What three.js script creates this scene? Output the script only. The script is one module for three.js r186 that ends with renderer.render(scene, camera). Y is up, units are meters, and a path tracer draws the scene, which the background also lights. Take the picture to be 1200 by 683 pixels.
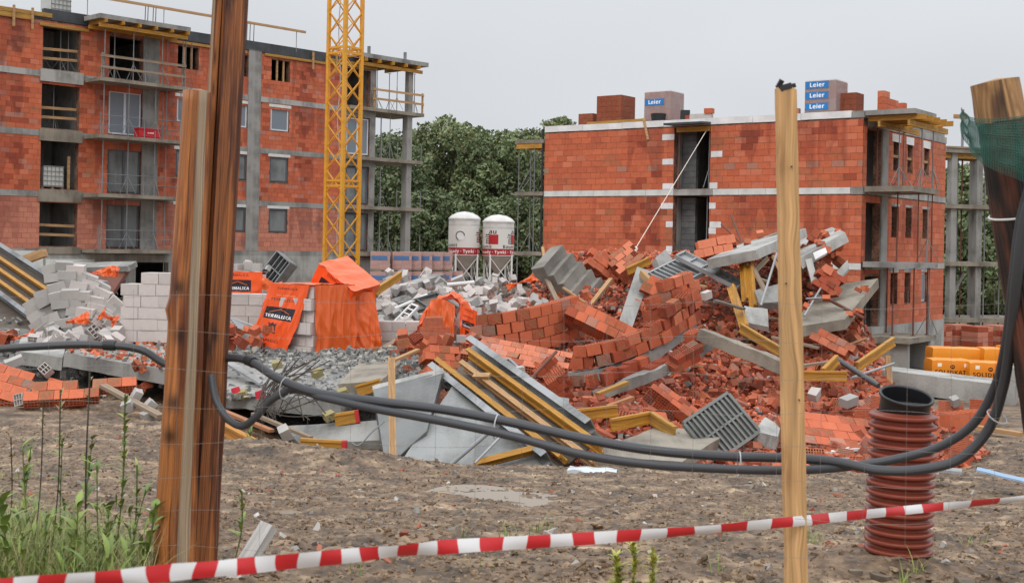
import * as THREE from 'three';
import { mergeGeometries } from 'three/addons/utils/BufferGeometryUtils.js';
import { ConvexGeometry } from 'three/addons/geometries/ConvexGeometry.js';
import { ImprovedNoise } from 'three/addons/math/ImprovedNoise.js';

// ---------- camera, sky, sun, exposure ----------
const scene = new THREE.Scene();
const F = 1450, CX = 600, CY = 284.5, ROLL = 0.019, EYE = 3.1;      // focal length in picture widths of 1200, level camera, lens shifted down, slight roll
const camera = new THREE.PerspectiveCamera(2 * Math.atan(398.5 / F) * 180 / Math.PI, 1200 / 797, 0.1, 2000);
camera.position.set(0, EYE, 0);
camera.rotation.z = ROLL;
camera.setViewOffset(1200, 797, 0, 114, 1200, 683);
camera.focus = 26; camera.userData.fStop = 8;
{ // overcast sky: even near the horizon, brighter towards the zenith
  const W = 256, H = 128, data = new Float32Array(W * H * 4), n = new ImprovedNoise();
  for (let r = 0; r < H; r++) {
    const up = ((r + 0.5) / H - 0.5) * Math.PI, s = Math.max(0, Math.sin(up));
    for (let c = 0; c < W; c++) {
      const a = (c + 0.5) / W * 2 * Math.PI, x = Math.cos(a) * Math.cos(up), z = Math.sin(a) * Math.cos(up);
      const cl = n.noise(x * 3, s * 9, z * 3) * 0.09 + n.noise(x * 8 + 5, s * 26, z * 8) * 0.045 + n.noise(x * 19 + 5, s * 60, z * 19) * 0.02;
      const L = 0.66 * (1 + 1.55 * THREE.MathUtils.smoothstep(s, 0.1, 0.95)) * (1 + cl);
      data.set([L * 0.965, L, L * 1.05, 1], (r * W + c) * 4);
    }
  }
  const t = new THREE.DataTexture(data, W, H, THREE.RGBAFormat, THREE.FloatType);
  t.mapping = THREE.EquirectangularReflectionMapping; t.magFilter = t.minFilter = THREE.LinearFilter; t.needsUpdate = true;
  scene.background = t; scene.environment = t;
}
const sun = new THREE.DirectionalLight(0xfff4e6, 0.75);
sun.position.set(-14, 52, 22); sun.target.position.set(2, 0, -28); sun.shadow.radius = 34; sun.castShadow = true;
Object.assign(sun.shadow.camera, { left: -60, right: 60, top: 60, bottom: -60, near: 1, far: 220 });
scene.add(sun, sun.target);
const renderer = new THREE.WebGLRenderer({ antialias: true });
renderer.toneMapping = THREE.LinearToneMapping; renderer.toneMappingExposure = 1.08;
renderer.shadowMap.enabled = true;

// ---------- helpers ----------
const V = (x, y, z) => new THREE.Vector3(x, y, z), PI = Math.PI, sstep = THREE.MathUtils.smoothstep, lerp = THREE.MathUtils.lerp;
let seed = 12345;
const rnd = () => { seed = (seed + 0x6D2B79F5) | 0; let t = Math.imul(seed ^ (seed >>> 15), 1 | seed); t = (t + Math.imul(t ^ (t >>> 7), 61 | t)) ^ t; return ((t ^ (t >>> 14)) >>> 0) / 4294967296; };
const rr = (a, b) => a + (b - a) * rnd(), pickOf = (a) => a[Math.floor(rnd() * a.length)];
const IN = new ImprovedNoise(), noise = (x, y, z = 0) => IN.noise(x, y, z);
const fbm3 = (x, y, z, o = 4) => { let s = 0, a = 0.5; for (let i = 0; i < o; i++) { s += a * IN.noise(x, y, z); x *= 2.03; y *= 2.03; z *= 2.03; a *= 0.5; } return s; };
// a point of the site read off the photograph, at the given distance in front of the camera
function at(px, py, d) { const dx = px - CX, dy = py - CY, c = Math.cos(ROLL), s = Math.sin(ROLL); return V((dx * c + dy * s) / F * d, EYE - (dy * c - dx * s) / F * d, -d); }
function proj(p) { const d = -p.z, u = p.x / d * F, v = (EYE - p.y) / d * F, c = Math.cos(ROLL), s = Math.sin(ROLL); return [CX + u * c - v * s, CY + u * s + v * c]; }
const curve1 = (pts) => (x) => { if (x <= pts[0][0]) return pts[0][1]; for (let i = 1; i < pts.length; i++) if (x <= pts[i][0]) { const [a, b] = pts[i - 1], [c, d] = pts[i]; return b + (d - b) * (x - a) / (c - a); } return pts[pts.length - 1][1]; };
const taken = {};
const numbered = (n) => { const k = taken[n] = (taken[n] ?? -1) + 1; return k ? n + '_' + String(k).padStart(3, '0') : n; };
function tag(o, label, category, group, kind) { o.userData = { label, category }; if (group) o.userData.group = group; if (kind) o.userData.kind = kind; return o; }
function thing(name, label, category, pos = V(0, 0, 0), turn = 0, group) { const o = new THREE.Group(); o.name = numbered(name); o.position.copy(pos); o.rotation.y = turn; tag(o, label, category, group); scene.add(o); return o; }
function part(parent, name, geo, mat) { const m = new THREE.Mesh(geo, mat); m.name = parent === scene ? numbered(name) : name; parent.add(m); return m; }
function one(name, label, category, geo, mat, group) { return tag(part(scene, name, geo, mat), label, category, group); }
function structure(name, geo, mat) { const m = part(scene, name, geo, mat); m.userData.kind = 'structure'; return m; }
function copy(o, label) { const c = o.clone(); c.name = numbered(o.name.replace(/_\d{3}$/, '')); c.userData = { ...o.userData }; if (label) c.userData.label = label; scene.add(c); return c; }
// metre-scaled uv from the dominant axis of each triangle
function triUV(g, ox = 0, oy = 0) {
  g = g.index ? g.toNonIndexed() : g;
  for (const k of Object.keys(g.attributes)) if (!['position', 'normal', 'color'].includes(k)) g.deleteAttribute(k);
  const p = g.attributes.position, uv = new Float32Array(p.count * 2), a = V(), b = V(), c = V(), n = V();
  for (let i = 0; i < p.count; i += 3) {
    a.fromBufferAttribute(p, i); b.fromBufferAttribute(p, i + 1); c.fromBufferAttribute(p, i + 2);
    n.copy(b).sub(a).cross(c.clone().sub(a)); const x = Math.abs(n.x), y = Math.abs(n.y), z = Math.abs(n.z);
    [a, b, c].forEach((q, k) => { const [u, v] = x > y && x > z ? [q.z, q.y] : y > z ? [q.x, q.z] : [q.x, q.y]; uv[(i + k) * 2] = u + ox; uv[(i + k) * 2 + 1] = v + oy; });
  }
  g.setAttribute('uv', new THREE.BufferAttribute(uv, 2)); return g;
}
const strip = (g) => { g = g.index ? g.toNonIndexed() : g; for (const k of Object.keys(g.attributes)) if (!['position', 'normal', 'uv'].includes(k)) g.deleteAttribute(k); return g; };
const merge = (l) => mergeGeometries(l.map(strip));
const bx = (w, h, d, x = 0, y = 0, z = 0, rx = 0, ry = 0, rz = 0) => { const g = new THREE.BoxGeometry(w, h, d); if (rx) g.rotateX(rx); if (ry) g.rotateY(ry); if (rz) g.rotateZ(rz); return g.translate(x, y, z); };
const span = (x0, x1, y0, y1, z0, z1) => bx(x1 - x0, y1 - y0, z1 - z0, (x0 + x1) / 2, (y0 + y1) / 2, (z0 + z1) / 2);
const M4 = (p, q, s) => new THREE.Matrix4().compose(p, q ?? new THREE.Quaternion(), s ?? V(1, 1, 1));
function frameQ(dir, up) { const x = dir.clone().normalize(), z = x.clone().cross(up).normalize(), y = z.clone().cross(x); return new THREE.Quaternion().setFromRotationMatrix(new THREE.Matrix4().makeBasis(x, y, z)); }
function alongQ(p, q, up = V(0, 1, 0)) { const d = q.clone().sub(p); if (Math.abs(d.clone().normalize().dot(up)) > 0.97) up = V(0.3, 0.1, 1); return frameQ(d, up); }
const rodGeo = (p, q, r, n = 6) => { const l = p.distanceTo(q); return new THREE.CylinderGeometry(r, r, l, n).rotateZ(-PI / 2).applyMatrix4(M4(p.clone().lerp(q, 0.5), alongQ(p, q))); };
const barGeo = (p, q, w, h, up) => bx(p.distanceTo(q), h, w).applyMatrix4(M4(p.clone().lerp(q, 0.5), alongQ(p, q, up)));
// puts a thing whose long axis is x between two points
function layAlong(o, p, q, up) { o.position.copy(p).lerp(q, 0.5); o.quaternion.copy(alongQ(p, q, up)); return o; }

// ---------- textures ----------
const hashI = (x, y, s) => { let h = Math.imul(x, 374761393) + Math.imul(y, 668265263) + Math.imul(s, 974634721) | 0; h = Math.imul(h ^ (h >>> 13), 1274126177); return ((h ^ (h >>> 16)) >>> 0) / 4294967296; };
const pn = (u, v, px, py, s) => { const x = u * px, y = v * py, i = Math.floor(x), j = Math.floor(y), f = x - i, g = y - j, a = f * f * (3 - 2 * f), b = g * g * (3 - 2 * g), m = (k, n) => ((k % n) + n) % n; const h = (p, q) => hashI(m(p, px), m(q, py), s); return lerp(lerp(h(i, j), h(i + 1, j), a), lerp(h(i, j + 1), h(i + 1, j + 1), a), b); };
const pf = (u, v, px, py, o, s) => { let t = 0, a = 0.5, w = 0; for (let i = 0; i < o; i++) { t += a * pn(u, v, px, py, s + i); w += a; px *= 2; py *= 2; a *= 0.55; } return t / w; };
const enc = (x) => Math.round(255 * Math.min(1, Math.max(0, x <= 0.0031308 ? x * 12.92 : 1.055 * Math.pow(x, 1 / 2.4) - 0.055)));
function tex(size, metres, fn, srgb = true) {
  const d = new Uint8Array(size * size * 4);
  for (let j = 0; j < size; j++) for (let i = 0; i < size; i++) { const c = fn((i + 0.5) / size, (j + 0.5) / size), k = (j * size + i) * 4; for (let n = 0; n < 3; n++) { const x = Array.isArray(c) ? c[n] : c; d[k + n] = srgb ? enc(x) : Math.round(255 * Math.min(1, Math.max(0, x))); } d[k + 3] = 255; }
  const t = new THREE.DataTexture(d, size, size); t.wrapS = t.wrapT = THREE.RepeatWrapping; t.magFilter = t.minFilter = THREE.LinearFilter; if (srgb) t.colorSpace = THREE.SRGBColorSpace; t.repeat.set(1 / metres, 1 / metres); t.needsUpdate = true; return t;
}
const T = {
  clay: tex(512, 1.1, (u, v) => { const a = pf(u, v, 5, 5, 5, 1), b = pf(u, v, 40, 40, 2, 9), c = sstep(pf(u, v, 9, 9, 4, 33), 0.6, 0.72); const k = 0.66 + 0.5 * a + 0.22 * (b - 0.5); return [k * lerp(1, 0.92, c), k * lerp(1, 1.25, c), k * lerp(1, 1.5, c)]; }),
  concrete: tex(512, 2.3, (u, v) => { const a = pf(u, v, 3, 3, 6, 2), b = pf(u, v, 64, 64, 2, 19), st = pf(u, v, 22, 2, 3, 5), sp = pn(u, v, 90, 90, 8) > 0.93 ? 0.8 : 1; const k = (0.22 + 1.12 * a + 0.16 * (b - 0.5) + 0.3 * (st - 0.5)) * sp; return [k, k * 0.995, k * 0.98]; }),
  concreteB: tex(256, 1.1, (u, v) => 0.5 * pf(u, v, 8, 8, 4, 3) + 0.5 * pf(u, v, 60, 60, 2, 4), false),
  block: tex(256, 1.3, (u, v) => { const a = pf(u, v, 4, 4, 5, 12), b = pn(u, v, 70, 70, 3); const k = 0.7 + 0.34 * a - (b > 0.9 ? 0.12 : 0); return [k, k * 0.985, k * 0.97]; }),
  wood: tex(512, 1.2, (u, v) => { const w = pf(u, v, 3, 3, 3, 21) * 0.12, g = pf(u, v + w, 2, 40, 4, 22), f = pf(u, v + w, 4, 128, 2, 23), st = sstep(pf(u, v, 3, 5, 4, 24), 0.5, 0.75); const k = 0.35 + 0.8 * g + 0.35 * (f - 0.5); return [k * (1 - 0.28 * st), k * (1 - 0.36 * st), k * (1 - 0.42 * st)]; }),
  woodB: tex(256, 1.2, (u, v) => pf(u, v, 2, 64, 3, 31), false),
  dusty: tex(512, 0.9, (u, v) => { const a = pf(u, v, 6, 6, 5, 61), b = pf(u, v, 40, 40, 2, 62), c = sstep(pf(u, v, 5, 5, 5, 63), 0.52, 0.66); const k = 0.6 + 0.5 * a + 0.3 * (b - 0.5); return [k * lerp(1, 0.78, c), k * lerp(1, 1.5, c), k * lerp(1, 2.6, c)]; }),
  ribs: tex(128, 0.25, (u, v) => (Math.abs(((v * 9) % 1) - 0.5) < 0.18 ? 0 : 1), false),
  grit: tex(512, 1.6, (u, v) => { const a = pf(u, v, 6, 6, 5, 41), b = pn(u, v, 60, 60, 42), c = pn(u, v, 34, 34, 43); const e = pf(u, v, 24, 24, 3, 47), k = Math.max(0.1, -0.25 + 1.0 * a + 0.85 * e + (b > 0.85 ? 0.22 : 0) - (c > 0.8 ? 0.2 : 0)); return [k, k * 0.97, k * 0.93]; }),
  gritB: tex(512, 1.6, (u, v) => 0.45 * pf(u, v, 8, 8, 5, 41) + 0.55 * pf(u, v, 50, 50, 2, 42), false),
};
function mat(r, g, b, o = {}) { const { physical, ...q } = o; const m = new (physical ? THREE.MeshPhysicalMaterial : THREE.MeshStandardMaterial)({ roughness: 0.85, ...q }); m.color.setRGB(r, g, b); return m; }
const concrete = (r, g, b, o) => mat(r, g, b, { map: T.concrete, bumpMap: T.concreteB, bumpScale: 0.006, roughness: 0.8, ...o });
const clayTone = [[0.585, 0.142, 0.06], [0.53, 0.122, 0.052], [0.61, 0.178, 0.09], [0.37, 0.072, 0.03], [0.44, 0.19, 0.125], [0.56, 0.215, 0.14], [0.49, 0.175, 0.115], [0.27, 0.20, 0.17]];
// wall surface: grain, water streaks running down from the slab edges, pale lime runs
function wallTex(metres, bands, wetAt, sd) {
  return tex(1024, metres, (u, v) => {
    const s = u * metres, y = v * metres; let k = 0.82 + 0.3 * pf(u, v, 160, 160, 2, sd) + 0.24 * (pf(u, v, 14, 14, 4, sd + 3) - 0.5), wet = 0, lime = 0;
    for (const b of bands) { const t = b - y; if (t < 0 || t > 3) continue; const c = pf(u, 0.13 * b, Math.round(metres * 1.1), 1, 3, sd + 20) + wetAt(s, y), l = 0.5 + 2.6 * pn(u, 0.37 * b, Math.round(metres * 2.3), 1, sd + 30); wet = Math.max(wet, sstep(c, 0.56, 0.68) * (1 - sstep(t, l * 0.75, l))); const c2 = pn(u, 0.71 * b, Math.round(metres * 5), 1, sd + 40), l2 = 0.15 + 0.9 * pn(u, 0.53 * b, Math.round(metres * 5), 1, sd + 41); lime = Math.max(lime, sstep(c2, 0.84, 0.93) * (1 - sstep(t, l2 * 0.6, l2))); }
    const grime = sstep(pf(u, v, Math.round(metres * 0.9), Math.round(metres * 1.8), 4, sd + 50), 0.6, 0.74);
    k *= lerp(1, 0.72, wet); return [k * lerp(lerp(1, 0.8, grime), 1.05, lime), k * lerp(lerp(1, 1.05, grime) * lerp(1, 0.9, wet), 1.7, lime), k * lerp(lerp(1, 1.35, grime) * lerp(1, 0.9, wet), 2.4, lime)];
  });
}
const MAT = {
  clay: clayTone.map(([r, g, b]) => mat(r, g, b, { map: T.clay, roughness: 0.82 })),
  clayRib: clayTone.map(([r, g, b]) => mat(r, g, b, { map: T.dusty, bumpMap: T.ribs, bumpScale: 0.012, roughness: 0.8 })),
  clayV: mat(1, 1, 1, { map: T.clay, vertexColors: true, roughness: 0.82 }),
  mortar: mat(0.33, 0.17, 0.12, { map: T.grit }),
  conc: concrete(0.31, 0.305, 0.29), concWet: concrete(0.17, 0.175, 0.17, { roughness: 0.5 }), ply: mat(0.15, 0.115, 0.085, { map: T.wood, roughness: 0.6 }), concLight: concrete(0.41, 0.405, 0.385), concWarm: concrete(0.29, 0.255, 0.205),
  foam: mat(0.74, 0.77, 0.75, { map: T.block, roughness: 0.9 }), foamW: mat(0.86, 0.87, 0.88, { map: T.block, roughness: 0.9 }),
  blockW: [mat(0.66, 0.60, 0.575, { map: T.block }), mat(0.58, 0.535, 0.51, { map: T.block }), mat(0.49, 0.47, 0.45, { map: T.block }), mat(0.38, 0.37, 0.355, { map: T.block })],
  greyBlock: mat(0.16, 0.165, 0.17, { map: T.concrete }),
  timber: mat(0.58, 0.34, 0.155, { map: T.wood, bumpMap: T.woodB, bumpScale: 0.004, roughness: 0.75 }), timberGrey: mat(0.36, 0.27, 0.19, { map: T.wood, bumpMap: T.woodB, bumpScale: 0.004 }), timberRed: mat(0.50, 0.22, 0.10, { map: T.wood, roughness: 0.7 }),
  yellow: mat(0.60, 0.29, 0.035, { map: T.wood, roughness: 0.6 }), yellowDirty: mat(0.52, 0.28, 0.055, { map: T.wood, roughness: 0.7 }), redTip: mat(0.5, 0.03, 0.03),
  crane: mat(0.78, 0.36, 0.03, { map: T.clay, roughness: 0.45 }),
  steel: mat(0.25, 0.255, 0.26, { metalness: 0.2, roughness: 0.5, map: T.concrete }), steelPale: mat(0.34, 0.35, 0.355, { metalness: 0.15, roughness: 0.5, map: T.concrete }), rust: mat(0.16, 0.055, 0.035, { map: T.clay, roughness: 0.75 }), rebar: mat(0.075, 0.06, 0.052, { roughness: 0.7 }), darkSteel: mat(0.10, 0.105, 0.11, { metalness: 0.3, roughness: 0.5, map: T.concrete }),
  black: mat(0.02, 0.021, 0.023, { roughness: 0.55 }), membrane: mat(0.055, 0.06, 0.068, { map: T.concrete, roughness: 0.6 }),
  film: mat(0.19, 0.22, 0.26, { roughness: 0.28 }), filmGrey: mat(0.20, 0.215, 0.22, { map: T.concrete, roughness: 0.35 }), pvc: mat(0.62, 0.65, 0.70, { roughness: 0.5 }), anthracite: mat(0.09, 0.10, 0.115, { roughness: 0.5 }),
  interior: mat(0.33, 0.32, 0.30, { map: T.concrete }), white: mat(0.76, 0.75, 0.74, { roughness: 0.5, map: T.block }), whitePaint: mat(0.78, 0.77, 0.76, { roughness: 0.4 }),
  rubble: mat(0.30, 0.105, 0.06, { map: T.grit, bumpMap: T.gritB, bumpScale: 0.05 }), greyRubble: mat(0.26, 0.255, 0.245, { map: T.grit, bumpMap: T.gritB, bumpScale: 0.05 }),
};
function canvasTex(w, h, draw) { const c = document.createElement('canvas'); c.width = w; c.height = h; draw(c.getContext('2d'), w, h); const t = new THREE.CanvasTexture(c); t.colorSpace = THREE.SRGBColorSpace; return t; }

// ---------- ground heights ----------
const mid = curve1([[0, 1.52], [5, 1.47], [6.5, 1.40], [8, 1.2], [10, 0.88], [14, 0.31], [17, 0.02], [18.5, -0.26], [20, -0.45], [30, -0.6], [60, -0.3], [100, 0.3], [400, 0.3]]);
const flank = curve1([[0, 1.52], [5, 1.47], [6.5, 1.40], [8, 1.2], [10, 0.88], [14, 0.36], [17, 0.12], [20, 0.05], [24, 0.02], [28, -0.2], [34, -0.55], [60, -0.3], [100, 0.3], [400, 0.3]]);
const puddles = [[at(596, 578, 12.6), 0.4, 0.16], [at(618, 585, 12), 0.22, 0.1], [at(574, 570, 13), 0.2, 0.1], [at(553, 566, 13.4), 0.3, 0.2], [at(500, 632, 9), 0.12, 0.05], [at(390, 598, 11), 0.22, 0.07], [at(468, 576, 12.3), 0.2, 0.07], [at(640, 612, 10), 0.15, 0.05], [at(700, 592, 11.4), 0.2, 0.06], [at(330, 606, 10.4), 0.2, 0.06], [at(840, 606, 10.4), 0.16, 0.05], [at(536, 590, 11.6), 0.18, 0.06]];
function groundSmooth(x, d) { const w = Math.max(sstep(-x, 3.4, 5.4), sstep(x, 5.6, 8)); return lerp(mid(d), flank(d), w) - 0.9 * sstep(x, 6, 12) * sstep(d, 36, 43) * (1 - sstep(d, 90, 120)); }
function groundH(x, d) {
  let h = groundSmooth(x, d); const near = 1 - sstep(d, 22, 34);
  h += near * (0.06 * fbm3(x * 0.9, d * 0.9, 1, 3) + 0.035 * fbm3(x * 3.1, d * 2.2, 5, 4) + 0.045 * Math.max(0, fbm3(x * 8, d * 7, 9, 3)) + 0.045 * fbm3(x * 17, d * 15, 19, 2) + 0.015 * (0.4 - Math.abs(fbm3(x * 5.2, d * 4.1, 14, 2))) - 0.05 * Math.max(0, fbm3(x * 2.2 + 40, d * 3.4, 3, 2)));
  for (const o of [0, 1.5]) h -= 0.045 * near * Math.exp(-(((d - 10.2 - o - 0.22 * x + 0.3 * Math.sin(x * 0.7)) / 0.17) ** 2)) * (0.6 + 0.4 * noise(x * 1.7, o));      // wheel ruts
  h += 0.1 * Math.exp(-(((x - 2.08) / 0.36) ** 2 + ((d - 6.7) / 0.28) ** 2));                    // earth heaped round the pipe
  h += 0.32 * Math.exp(-(((x + 3.55) / 0.85) ** 2 + ((d - 17.6) / 0.9) ** 2)) + 0.2 * Math.exp(-(((x + 2.2) / 1.1) ** 2 + ((d - 16.8) / 0.7) ** 2));  // spoil at the edge of the hole
  for (const [p, rx, rz] of puddles) { const q = ((x - p.x) / rx) ** 2 + ((d + p.z) / rz / 1.6) ** 2; if (q < 9) h = lerp(h, groundSmooth(p.x, -p.z) - 0.03 + 0.4 * (h - groundSmooth(x, d)), Math.min(1, 1.4 * Math.exp(-q * 0.7))); }
  return h;
}
// the heap of the collapsed block: gently rising towards the standing building
const heapRight = curve1([[17.6, -0.6], [18.6, -0.15], [20, 0.0], [22, 0.1], [24, 0.14], [25.2, 0.2], [26.6, 0.5], [29.5, 1.12], [33, 2.1], [36, 2.75], [39, 2.9], [42, 2.4], [46, 0.4], [49, -1]]);
const heapLeft = curve1([[19, -0.8], [21, -0.4], [22, 0], [24, 0.22], [27, 0.5], [30, 0.8], [34, 1.25], [38, 1.75], [42, 1.9], [46, 1.2], [52, -0.8]]);
const heapRed = (x, d) => { const k = Math.max(0, d - 26); return sstep(x, -2.4 + k * 0.22, 0.6 + k * 0.1); };
function heapH(x, d) {
  const w = heapRed(x, d), edge = 1 - sstep(x + 0.6 * noise(d * 0.3, 2), 6.6 + (d - 20) * 0.14, 9 + (d - 20) * 0.16), el = sstep(x, -17.5, -15);
  let h = lerp(heapLeft(d) - 0.3 * sstep(d, 32, 36) - 0.6 * sstep(-x, 4.5, 7.5) * sstep(d, 31, 37), heapRight(d), w); h = lerp(-1.2, h, edge * el);
  h -= 0.75 * Math.exp(-(((x - 6.1) / 1.5) ** 2 + ((d - 30) / 2.6) ** 2)) * w;
  return h + (0.3 - 0.16 * w * (1 - sstep(d, 26, 30))) * fbm3(x * 0.7, d * 0.7, 3, 3) + 0.14 * fbm3(x * 2.4, d * 2.4, 7, 3);
}
// ---------- the setting ----------
{
  const xs = [], ds = [];
  for (let x = -500; x < -40; x += 40) xs.push(x); for (let x = -40; x < -8; x += 1.2) xs.push(x); for (let x = -8; x < 8; x += 0.045) xs.push(x); for (let x = 8; x < 40; x += 1.2) xs.push(x); for (let x = 40; x <= 500; x += 40) xs.push(x);
  for (let d = -60; d < 0; d += 12) ds.push(d); for (let d = 0; d < 5.4; d += 0.45) ds.push(d); for (let d = 5.4; d < 10; d += 0.035) ds.push(d); for (let d = 10; d < 19; d += 0.06) ds.push(d); for (let d = 19; d < 27; d += 0.15) ds.push(d); for (let d = 27; d < 80; d += 2) ds.push(d); for (let d = 80; d <= 900; d += 60) ds.push(d);
  const nx = xs.length, nd = ds.length, pos = new Float32Array(nx * nd * 3), uv = new Float32Array(nx * nd * 2), col = new Float32Array(nx * nd * 3), idx = [];
  for (let j = 0; j < nd; j++) for (let i = 0; i < nx; i++) {
    const x = xs[i], d = ds[j], k = j * nx + i; pos.set([x, groundH(x, Math.max(0, d)), -d], k * 3); uv.set([x, -d], k * 2);
    const a = fbm3(x * 0.5 + 3, d * 0.8, 2, 4), b = fbm3(x * 2.6, d * 3.4, 8, 4), c = fbm3(x * 1.3 + 9, d * 1.9, 4, 3);
    let k1 = 1.0 + 0.5 * a + 0.9 * b + 1.5 * fbm3(x * 14, d * 10, 6, 3); const clay = sstep(c + 0.5 * b, -0.02, 0.3); k1 = Math.max(0.35, k1);                            // patches of pale clay and of dark wet soil
    col.set([lerp(0.21, 0.34, clay) * k1, lerp(0.14, 0.245, clay) * k1, lerp(0.086, 0.158, clay) * k1], k * 3);
    if (i && j) idx.push(k - nx - 1, k - nx, k - 1, k - nx, k, k - 1);
  }
  const g = new THREE.BufferGeometry(); g.setAttribute('position', new THREE.BufferAttribute(pos, 3)); g.setAttribute('uv', new THREE.BufferAttribute(uv, 2)); g.setAttribute('color', new THREE.BufferAttribute(col, 3)); g.setIndex(idx); g.computeVertexNormals();
  structure('ground', g, mat(1, 1, 1, { map: T.grit, bumpMap: T.gritB, bumpScale: 0.03, vertexColors: true, roughness: 0.68 }));
}
const water = mat(0.25, 0.19, 0.13, { roughness: 0.06, physical: true, ior: 1.33 });
for (const [p, rx, rz] of puddles) {
  const d = -p.z, g = new THREE.CircleGeometry(1, 40).rotateX(-PI / 2).scale(rx * 1.7, 1, rz * 2.7);
  const m = structure('puddle', g, water); m.position.set(p.x, groundSmooth(p.x, d) - 0.027, p.z); m.userData.kind = 'structure';
}
// mound under the rubble
function mound(name, label, cat, x0, x1, d0, d1, step, mat_, keep) {
  const nx = Math.round((x1 - x0) / step), nd = Math.round((d1 - d0) / step), pos = [], idx = [];
  for (let j = 0; j <= nd; j++) for (let i = 0; i <= nx; i++) { const x = x0 + i * step, d = d0 + j * step; pos.push(x, heapH(x, d) - 0.24, -d); const k = j * (nx + 1) + i; if (i && j) idx.push(k - nx - 2, k - nx - 1, k - 1, k - nx - 1, k, k - 1); }
  const g = new THREE.BufferGeometry(); g.setAttribute('position', new THREE.Float32BufferAttribute(pos, 3)); g.setIndex(idx); g.computeVertexNormals(); const uv = []; for (let k = 0; k < pos.length; k += 3) uv.push(pos[k], pos[k + 2]); g.setAttribute('uv', new THREE.Float32BufferAttribute(uv, 2));
  return tag(part(scene, name, g, mat_), label, cat, null, 'stuff');
}
mound('brick_rubble_mound', 'packed red brick dust and grit beneath the collapsed brick walls', 'rubble', -1.6, 13, 17.4, 49, 0.28, MAT.rubble);
mound('grey_rubble_mound', 'packed grey grit and mortar beneath the white block stacks', 'rubble', -18, -1.6, 19, 52, 0.4, MAT.greyRubble);
// ---------- brick walls ----------
// bricks of one wall face in its own x (along), y (up): list of {x, y, w, h, tone}
function courses(x0, x1, y0, y1, holes, len, h, tone) {
  const out = []; let row = 0;
  for (let y = y0; y < y1 - 0.05; y += h, row++) {
    const hh = Math.min(h, y1 - y); let x = x0 - (row % 2 ? len / 2 : 0) - (row % 3) * 0.03;
    for (; x < x1; x += len) {
      let segs = [[Math.max(x, x0), Math.min(x + len, x1)]];
      for (const [a, b, c, d] of holes) if (y + hh / 2 > c && y + hh / 2 < d) segs = segs.flatMap(([p, q]) => (q <= a || p >= b ? [[p, q]] : [[p, Math.min(q, a)], [Math.max(p, b), q]].filter(([s, t]) => t - s > 0.06)));
      for (const [p, q] of segs) if (q - p > 0.06) out.push({ x: (p + q) / 2, y: y + hh / 2, w: q - p, h: hh, tone: tone((p + q) / 2, y + hh / 2) });
    }
  }
  return out;
}
const unitBrick = triUV(new THREE.BoxGeometry(1, 1, 1));
// the largest-looking bricks become meshes of their own under their wall, the rest one joined part of the building
function layBricks(building, walls, most, map) {
  const tones = clayTone.map(([r, g, b]) => mat(r, g, b, { map, roughness: 0.75 })), joined = mat(1, 1, 1, { map, vertexColors: true, roughness: 0.75 });
  const all = walls.flatMap(({ wall, bricks, rank }) => bricks.map((b) => ({ ...b, wall, r: rank(b) }))).sort((a, b) => a.r - b.r), rest = [];
  all.forEach((b, i) => {
    const out = 0.008 + hashI(Math.round(b.x * 97), Math.round(b.y * 89), 3) * 0.006, W = b.w - 0.012, H = b.h - 0.012;
    if (i < most) { const m = part(b.wall, 'brick', triUV(bx(W, H, 0.06), b.x, b.y), tones[b.tone]); m.position.set(b.x, b.y, out - 0.03); return; }
    const g = bx(W, H, 0.06, b.x, b.y, out - 0.03), n = 36, c = new Float32Array(n * 3), j = 0.92 + 0.15 * hashI(i, 7, 1);
    for (let k = 0; k < n; k++) c.set(clayTone[b.tone].map((t) => t * j), k * 3);
    const q = triUV(g); q.setAttribute('color', new THREE.BufferAttribute(c, 3)); b.wall.updateMatrix(); rest.push(q.applyMatrix4(b.wall.matrix));
  });
  if (rest.length) part(building, 'brickwork', mergeGeometries(rest), joined).userData.kind = 'stuff';
}
function wallGeo(x0, x1, y0, y1, holes, th) {
  const s = new THREE.Shape([[x0, y0], [x1, y0], [x1, y1], [x0, y1]].map(([a, b]) => new THREE.Vector2(a, b)));
  for (const [a, b, c, d] of holes) s.holes.push(new THREE.Path([[a, c], [a, d], [b, d], [b, c]].map(([p, q]) => new THREE.Vector2(p, q))));
  return triUV(new THREE.ExtrudeGeometry(s, { depth: th, bevelEnabled: false }).translate(0, 0, -th));
}
function windowPart(root, x0, x1, y0, y1, z, frameM, paneM, mull = 0) {
  const t = 0.075, l = [span(x0, x0 + t, y0, y1, z - 0.05, z + 0.02), span(x1 - t, x1, y0, y1, z - 0.05, z + 0.02), span(x0 + t, x1 - t, y0, y0 + t, z - 0.05, z + 0.02), span(x0 + t, x1 - t, y1 - t, y1, z - 0.05, z + 0.02)];
  if (mull) l.push(span((x0 + x1) / 2 - 0.06, (x0 + x1) / 2 + 0.06, y0 + t, y1 - t, z - 0.05, z + 0.02));
  const w = part(root, 'window', triUV(merge(l)), frameM);
  const xm = (x0 + x1) / 2;
  for (const [a, b] of mull ? [[x0 + t, xm - 0.06], [xm + 0.06, x1 - t]] : [[x0 + t, x1 - t]]) part(w, 'pane', triUV(span(a, b, y0 + t, y1 - t, z - 0.035, z - 0.015)), paneM);
  return w;
}
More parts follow.
